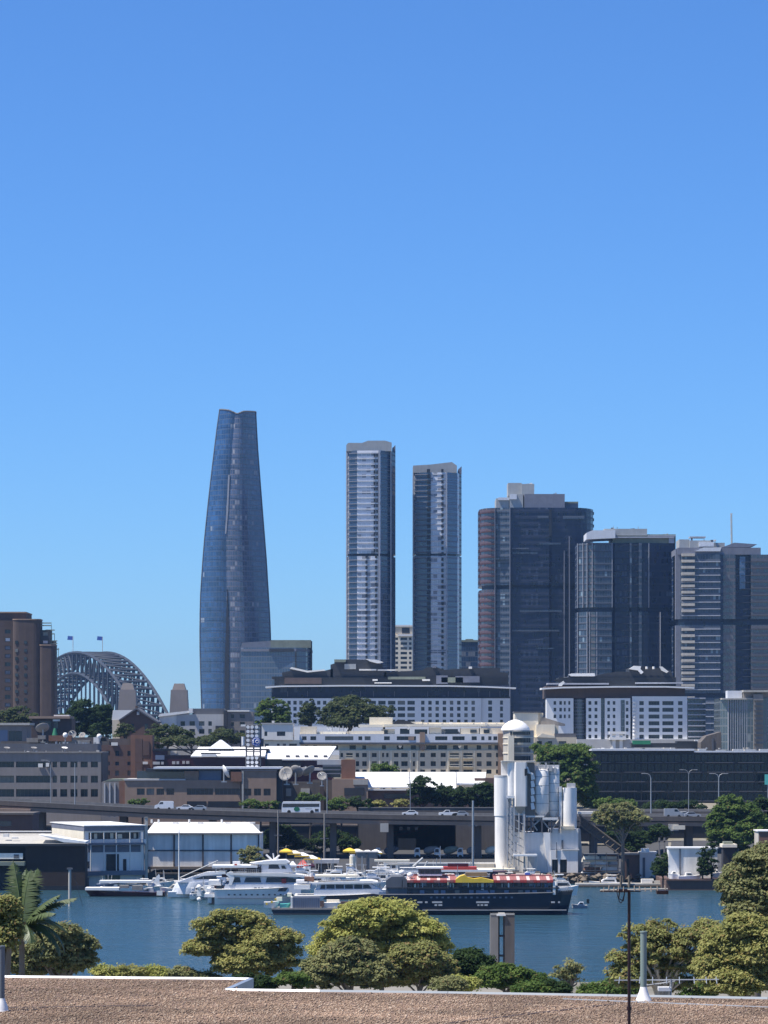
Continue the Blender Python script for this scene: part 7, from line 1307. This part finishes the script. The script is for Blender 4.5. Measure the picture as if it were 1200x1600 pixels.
# palm
def palm():
    Y = 168; k = Y/F; x0 = wx(34, Y); z0 = ground(x0, Y)-.3; o = bpy.data.objects.new('palm_tree', None); COL.objects.link(o); o.location = (x0, Y, z0); tag(o, 'untidy palm tree with upright spear and drooping fronds, left foreground', 'palm')
    h = wz(1452, Y)-z0; b = MB(); b.path([(0, 0, -.4), (.05, 0, h*.5), (0, 0, h)], [.2, .16, .15], 10)
    for i in range(30): zz = h*.3+i*h*.7/30; b.tube((0, 0, zz), (0, 0, zz+.06), .175, n=10)
    obj('trunk', b.mesh('trunk', M['bark']), o); g = random.Random(21)
    spec = [(math.pi*.5+g.uniform(-.5, .5), g.uniform(1.15, 1.5), g.uniform(3.0, 3.9), .25) for _ in range(13)]+[(R(a), e, l, dr) for a, e, l, dr in ((0, .85, 3.5, .5), (10, .35, 3.4, 1.3), (-20, .3, 3.2, 1.2), (35, .6, 3.2, 1.0), (180, .8, 2.6, .9), (170, .2, 2.6, 1.4), (200, .5, 2.6, 1.2), (250, .4, 2.4, 1.2), (290, .5, 2.6, 1.1), (60, .9, 2.6, .8), (120, .8, 2.6, .8), (320, .9, 3, .7), (-10, 1.1, 3.0, .5), (5, .1, 2.4, 1.5), (150, 1.1, 2.4, .6))]
    for az, el, ln, droop in spec:
        b = MB(); p = Vector((0, 0, h+g.uniform(-.2, .2))); pts = [p]; e = el; n = 14
        for i in range(n): p = p+Vector((math.cos(az)*math.cos(e), math.sin(az)*math.cos(e), math.sin(e)))*ln/n; pts.append(p); e -= droop*1.6/n
        b.path(pts, [.035*(1-i/n*.8) for i in range(n+1)], 4)
        for i in range(2, n*3):
            s = i/(n*3); q = pts[min(int(s*n), n-1)].lerp(pts[min(int(s*n)+1, n)], s*n-int(s*n)); d = (pts[min(int(s*n)+1, n)]-pts[min(int(s*n), n-1)]).normalized(); sd = d.cross(Vector((0, 0, 1))); sd = sd.normalized() if sd.length > .05 else Vector((1, 0, 0)); L_ = .85*math.sin(math.pi*min(1, s*.9+.12))**.6
            for sg in (-1, 1):
                v = (d*.7+sd*sg*.8+Vector((0, 0, -.55+g.uniform(-.2, .1)))).normalized()*L_*g.uniform(.8, 1.1); w_ = d*.045
                b.add([q-w_, q+w_, q+v*.5+w_*.9, q+v, q+v*.5-w_*.9], [(0, 1, 2, 3, 4)])
        obj('frond', b.mesh('frond', M['palmleaf']), o)
plain('palmleaf', (.05, .075, .022), .5, 0, .4, 3, .2)
palm()

# twin concrete piers
t = T('concrete_piers', 'pair of tall weathered concrete piers joined by crossbars, standing in the near water', 'pier', 785, 1520, 428)
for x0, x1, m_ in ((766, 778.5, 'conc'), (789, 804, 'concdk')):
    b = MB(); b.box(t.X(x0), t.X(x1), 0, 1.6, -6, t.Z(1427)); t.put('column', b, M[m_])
for y in (1461, 1492): t.box('crossbar', M['dark'], 778.5, 789, y, y+3, .3, .8)
t.boxes('cap_beam', M['conclt'], [(766, 804, 1427, 1429.5, -.05, 1.65)]); t.boxes('cap_plate', M['white'], [(776, 790, 1428.4, 1431, -.2, .2)]); t.box('painted_inner_shadow', M['black'], 778.5, 781, 1430, 1520, .8, 1.5); t.boxes('inner_rib', M['concdk'], [(786.5, 789, 1430, 1520, .5, 1.5)])  # black piece between the columns is shadow put in as colour

# ================================================================ FOREGROUND ROOF
def fore():
    z = 31.0
    def P(px, py, zz=z): Y = (H-zz)*F/(py-HY); return Vector((wx(px, Y), Y, zz))
    edge = [P(-500, 1522), P(10, 1527), P(390, 1530.5), P(352, 1547.5), P(700, 1552), P(1200, 1561), P(1900, 1574)]
    o = bpy.data.objects.new('apartment_roof', None); COL.objects.link(o); o.location = (0, 48, 14); tag(o, 'flat pebble-covered roof with pale metal edge trim across the foreground', 'roof')
    off = Vector((0, 48, 14)); back = [Vector((9, 30, z)), Vector((-9, 30, z))]
    poly = [(p.x, p.y) for p in edge]+[(p.x, p.y) for p in back]
    b = MB(); b.plan([(x, y-48) for x, y in poly], -.5, z-14-.15); obj('walls', b.mesh('walls', M['brick']), o)
    m, n, p, N, L = nodes('pebbles'); p.inputs['Roughness'].default_value = .95
    tc = N('ShaderNodeTexCoord'); v = N('ShaderNodeTexVoronoi'); v.inputs['Scale'].default_value = 26; L(tc.outputs['Object'], v.inputs['Vector']); a = N('ShaderNodeTexNoise'); a.inputs['Scale'].default_value = .9; a.inputs['Detail'].default_value = 7; L(tc.outputs['Object'], a.inputs['Vector'])
    r = N('ShaderNodeValToRGB'); r.color_ramp.elements[0].color = (.10, .065, .05, 1); r.color_ramp.elements[1].color = (.30, .20, .15, 1); r.color_ramp.elements[0].position = .3; r.color_ramp.elements[1].position = .7; L(a.outputs[0], r.inputs[0]); rr = N('ShaderNodeSeparateXYZ'); L(v.outputs['Color'], rr.inputs[0])
    f = math_(n, L, 'MULTIPLY_ADD', rr.outputs[0], .9, .5); vm = N('ShaderNodeVectorMath'); vm.operation = 'SCALE'; L(r.outputs[0], vm.inputs[0]); L(f, vm.inputs['Scale']); L(vm.outputs[0], p.inputs['Base Color'])
    bp = N('ShaderNodeBump'); bp.invert = True; bp.inputs['Distance'].default_value = .03; L(v.outputs['Distance'], bp.inputs['Height']); L(bp.outputs[0], p.inputs['Normal']); M['pebbles'] = m
    b = MB(); b.plan([(x, y-48) for x, y in poly], z-14-.149, z-14); obj('roof_membrane', b.mesh('roof_membrane', m), o)
    # loose pebbles in their thousands
    g = np.random.default_rng(8); Nn = 120000; q = g.uniform(0, 1, (Nn, 2)); py = 1528+q[:, 1]*100; Y = (H-z)*F/(py-HY); px = q[:, 0]*1300-50; ey = np.interp(px, [-500, 10, 371, 371.5, 700, 1200, 1900], [1522, 1527, 1531, 1547.5, 1552, 1561, 1574])
    keep = py > ey+2; px, Y = px[keep], Y[keep]; Nn = len(px); X = (px-600)*Y/F; s = g.uniform(.006, .016, Nn)*np.clip(g.lognormal(0, .3, Nn), .6, 1.8)
    base = np.array([(1, 0, 0), (0, 1, 0), (-1, 0, 0), (0, -1, 0), (0, 0, .8), (0, 0, -.5)], float); ang = g.uniform(0, 6.28, Nn); c, s_ = np.cos(ang), np.sin(ang)
    V = np.empty((Nn, 6, 3)); st = g.uniform(.7, 1.6, Nn)
    for i, (bx, by, bz) in enumerate(base): V[:, i, 0] = X+s*(bx*c*st-by*s_); V[:, i, 1] = Y-48+s*(bx*s_*st+by*c); V[:, i, 2] = z-14+s*(bz+.3)
    fc = np.array([(0, 1, 4), (1, 2, 4), (2, 3, 4), (3, 0, 4), (1, 0, 5), (2, 1, 5), (3, 2, 5), (0, 3, 5)]); Fm = (np.arange(Nn)[:, None, None]*6+fc).reshape(-1)
    me = bpy.data.meshes.new('pebbles'); me.vertices.add(Nn*6); me.loops.add(len(Fm)); me.polygons.add(Nn*8); me.vertices.foreach_set('co', V.ravel()); me.loops.foreach_set('vertex_index', Fm); me.polygons.foreach_set('loop_start', np.arange(Nn*8)*3); me.update(calc_edges=True)
    at = me.attributes.new('tone', 'FLOAT_VECTOR', 'POINT'); tt = np.repeat(g.uniform(0, 1, (Nn, 3)), 6, 0); at.data.foreach_set('vector', tt.ravel())
    m2, n, p, N, L = nodes('pebble_stone'); p.inputs['Roughness'].default_value = .9; at = N('ShaderNodeAttribute'); at.attribute_name = 'tone'; sp = N('ShaderNodeSeparateXYZ'); L(at.outputs['Vector'], sp.inputs[0]); r = N('ShaderNodeValToRGB'); cr = r.color_ramp
    cr.elements[0].color = (.13, .09, .065, 1); cr.elements[1].color = (.38, .30, .225, 1); e = cr.elements.new(.45); e.color = (.27, .18, .12, 1); e = cr.elements.new(.8); e.color = (.30, .215, .155, 1); L(sp.outputs[0], r.inputs[0])
    a = N('ShaderNodeTexNoise'); a.inputs['Scale'].default_value = .9; a.inputs['Detail'].default_value = 7; tc = N('ShaderNodeTexCoord'); L(tc.outputs['Object'], a.inputs['Vector']); vm = N('ShaderNodeVectorMath'); vm.operation = 'SCALE'; L(r.outputs[0], vm.inputs[0]); a3 = N('ShaderNodeTexNoise'); a3.inputs['Scale'].default_value = .28; a3.inputs['Detail'].default_value = 4; L(tc.outputs['Object'], a3.inputs['Vector']); L(math_(n, L, 'MULTIPLY', math_(n, L, 'MULTIPLY_ADD', a.outputs[0], 1.3, .35), math_(n, L, 'MULTIPLY_ADD', a3.outputs[0], 1.4, .3)), vm.inputs['Scale']); L(vm.outputs[0], p.inputs['Base Color']); me.materials.append(m2)
    obj('loose_pebbles', me, o, kind='stuff')
    # edge trim in sections
    seg = [(edge[0], edge[1], 'whitetrim'), (edge[1], P(200, 1528.8), 'whitetrim'), (P(200, 1528.8), edge[2], 'whitetrim'), (edge[2], edge[3], 'metalblue'), (edge[3], P(500, 1549.5), 'whitetrim'), (P(500, 1549.5), edge[4], 'metaltrim'), (edge[4], P(950, 1556.5), 'metaltrim'), (P(950, 1556.5), edge[5], 'metaltrim'), (edge[5], edge[6], 'metaltrim')]
    for a, c, mt_ in seg:
        a, c = a-off, c-off; d = (c-a).normalized(); nn = Vector((-d.y, d.x, 0)); b = MB()
        sec = lambda q: [q-nn*.05+Vector((0, 0, -.015)), q+nn*.07+Vector((0, 0, -.14)), q+nn*.07+Vector((0, 0, .022)), q+Vector((0, 0, .032))]
        b.loft([sec(a+d*.004), sec(c-d*.004)]); obj('edge_trim', b.mesh('edge_trim', M[mt_]), o)
    # notch inner upstand
    a, c = edge[2]-off, edge[3]-off; b = MB(); b.box(c.x+.1, c.x+3.2, c.y+.12, c.y+.16, -.4+z-14, z-14-.03); obj('notch_upstand', b.mesh('notch_upstand', M['metalblue']), o)
    for sx, sy, ex, ey_ in ((-50, 1577, 240, 1572), (700, 1600, 960, 1570), (880, 1562, 1250, 1577)):
        a, c = P(sx, sy)-off, P(ex, ey_)-off; b = MB(); b.tube(a+Vector((0, 0, .0)), c+Vector((0, 0, .0)), .022, n=5); obj('membrane_seam', b.mesh('membrane_seam', M['brown' if sx != 880 else 'galv']), o)
plain('metaltrim', (.22, .25, .28), .5, 0, .1, 1, .1); plain('whitetrim', (.85, .85, .83), .5, 0, .05); plain('metalblue', (.30, .34, .40), .4, .3, .1)
fore()
def flue(name, label, px, ytop, ybase, Y, r, wide, mat):
    z = 31.0; Yb = (H-z)*F/(ybase-HY); k = Yb/F; o = bpy.data.objects.new(name, None); COL.objects.link(o); o.location = (wx(px, Yb), Yb, z); tag(o, label, 'vent pipe', 'vent pipes on the roof')
    h = (ybase-ytop)*k; b = MB(); b.tube((0, 0, 0), (0, 0, h), r*k, n=20); b.tube((0, 0, h), (0, 0, h+.02), r*k*1.15, n=20); obj('pipe', b.mesh('pipe', M[mat]), o)
    b = MB(); b.lathe([(wide*k, 0), (wide*k*.9, .03), (r*k*1.9, .07), (r*k*1.25, wide*k*1.3), (r*k*1.02, wide*k*1.7)], n=20); obj('flashing_collar', b.mesh('flashing_collar', M['white']), o)
    return o
plain('pipegreen', (.20, .26, .24), .6, 0, .15); plain('pipegrey', (.14, .16, .17), .6, 0, .15); plain('antblack', (.02, .006, .008), .45, 0, .2)
flue('vent_pipe', 'slim grey-green vent pipe with white flashing cone at the right', 1005.5, 1457, 1564, 48, 5, 13, 'pipegreen'); flue('vent_pipe', 'stout dark vent pipe with white flashing cone at the left edge', 2, 1480, 1580, 46, 5.5, 12, 'pipegrey')
# antennas
def antenna():
    Y = 34.; k = Y/F; o = bpy.data.objects.new('television_antenna', None); COL.objects.link(o); o.location = (wx(983, Y), Y, 29.5); tag(o, 'thin dark mast carrying a flat antenna with crossed rods and cables', 'antenna')
    h = wz(1391, Y)-29.5; b = MB(); b.tube((0, 0, -2.5), (0, 0, h), 2.9*k, 2.4*k, 8); obj('mast', b.mesh('mast', M['antblack']), o)
    X = lambda px: (px-983)*k; Z = lambda py: wz(py, Y)-29.5
    b = MB(); b.tube((X(938), 0, Z(1391)), (X(1045), .15, Z(1390)), 1.5*k, n=6); obj('boom', b.mesh('boom', M['conclt']), o)
    b = MB(); b.tube((X(938), .02, Z(1393.2)), (X(1002), .1, Z(1393.6)), .9*k, n=6); obj('lower_rod', b.mesh('lower_rod', M['antblack']), o)
    g = random.Random(2)
    for i, px in enumerate((942, 950, 958, 965, 973, 990, 998, 1007, 1016, 1026, 1038)):
        b = MB(); b.tube((X(px)-.02, -.35, Z(1390+g.uniform(-2, 1))), (X(px)+.04, .4, Z(1388+g.uniform(-2, 2))), .8*k, n=5); obj('element_rod', b.mesh('element_rod', M['timber']), o)
    b = MB(); b.box(X(1026), X(1044), -.04, .1, Z(1397), Z(1391.5)); obj('reflector_box', b.mesh('reflector_box', M['antblack']), o); b = MB(); b.box(X(964), X(980), -.05, .05, Z(1394), Z(1389)); obj('clamp', b.mesh('clamp', M['antblack']), o)
    b = MB(); pts = [(X(964+12*s), 0, Z(1394+(14+3)*math.sin(math.pi*s))) for s in np.linspace(0, 1, 12)]; b.path(pts, [.7*k]*12, 5); b.path([(X(968), 0, Z(1394)), (X(967), .02, Z(1404)), (X(974), .02, Z(1408)), (X(976), 0, Z(1396))], [.8*k]*4, 5); obj('cable_loop', b.mesh('cable_loop', M['antblack']), o)
    b = MB(); b.tube((0, 0, Z(1573)), (0, 0, Z(1578)), 4*k, n=8); obj('joint_collar', b.mesh('joint_collar', M['antblack']), o)
antenna()
def antenna2():
    Y = 56.; k = Y/F; o = bpy.data.objects.new('television_antenna', None); COL.objects.link(o); o.location = (wx(1048, Y), Y, 24); tag(o, 'low grey rod antenna lying level just beyond the roof edge', 'antenna')
    X = lambda px: (px-1048)*k; Z = lambda py: wz(py, Y)-24; b = MB(); b.tube((X(960), 0, Z(1532)), (X(1125), .2, Z(1532)), 1.3*k, n=6); obj('boom', b.mesh('boom', M['galv']), o)
    for px in (968, 985, 1000, 1020, 1042, 1062, 1085, 1104, 1120): b = MB(); b.tube((X(px)-.05, -.5, Z(1533.5)), (X(px)+.05, .6, Z(1530.5)), .7*k, n=5); obj('element_rod', b.mesh('element_rod', M['galv']), o)
    b = MB(); b.tube((X(1000), 0, Z(1541)), (X(1055), 0, Z(1533)), 1.0*k, n=6); obj('stay', b.mesh('stay', M['galv']), o); b = MB(); b.tube((0, 0, -9), (0, 0, Z(1530)), 1.6*k, n=8); obj('mast', b.mesh('mast', M['galv']), o)
    b = MB(); b.box(X(1028), X(1048), -.1, .1, Z(1548), Z(1542)); obj('junction_box', b.mesh('junction_box', M['white']), o)
antenna2()
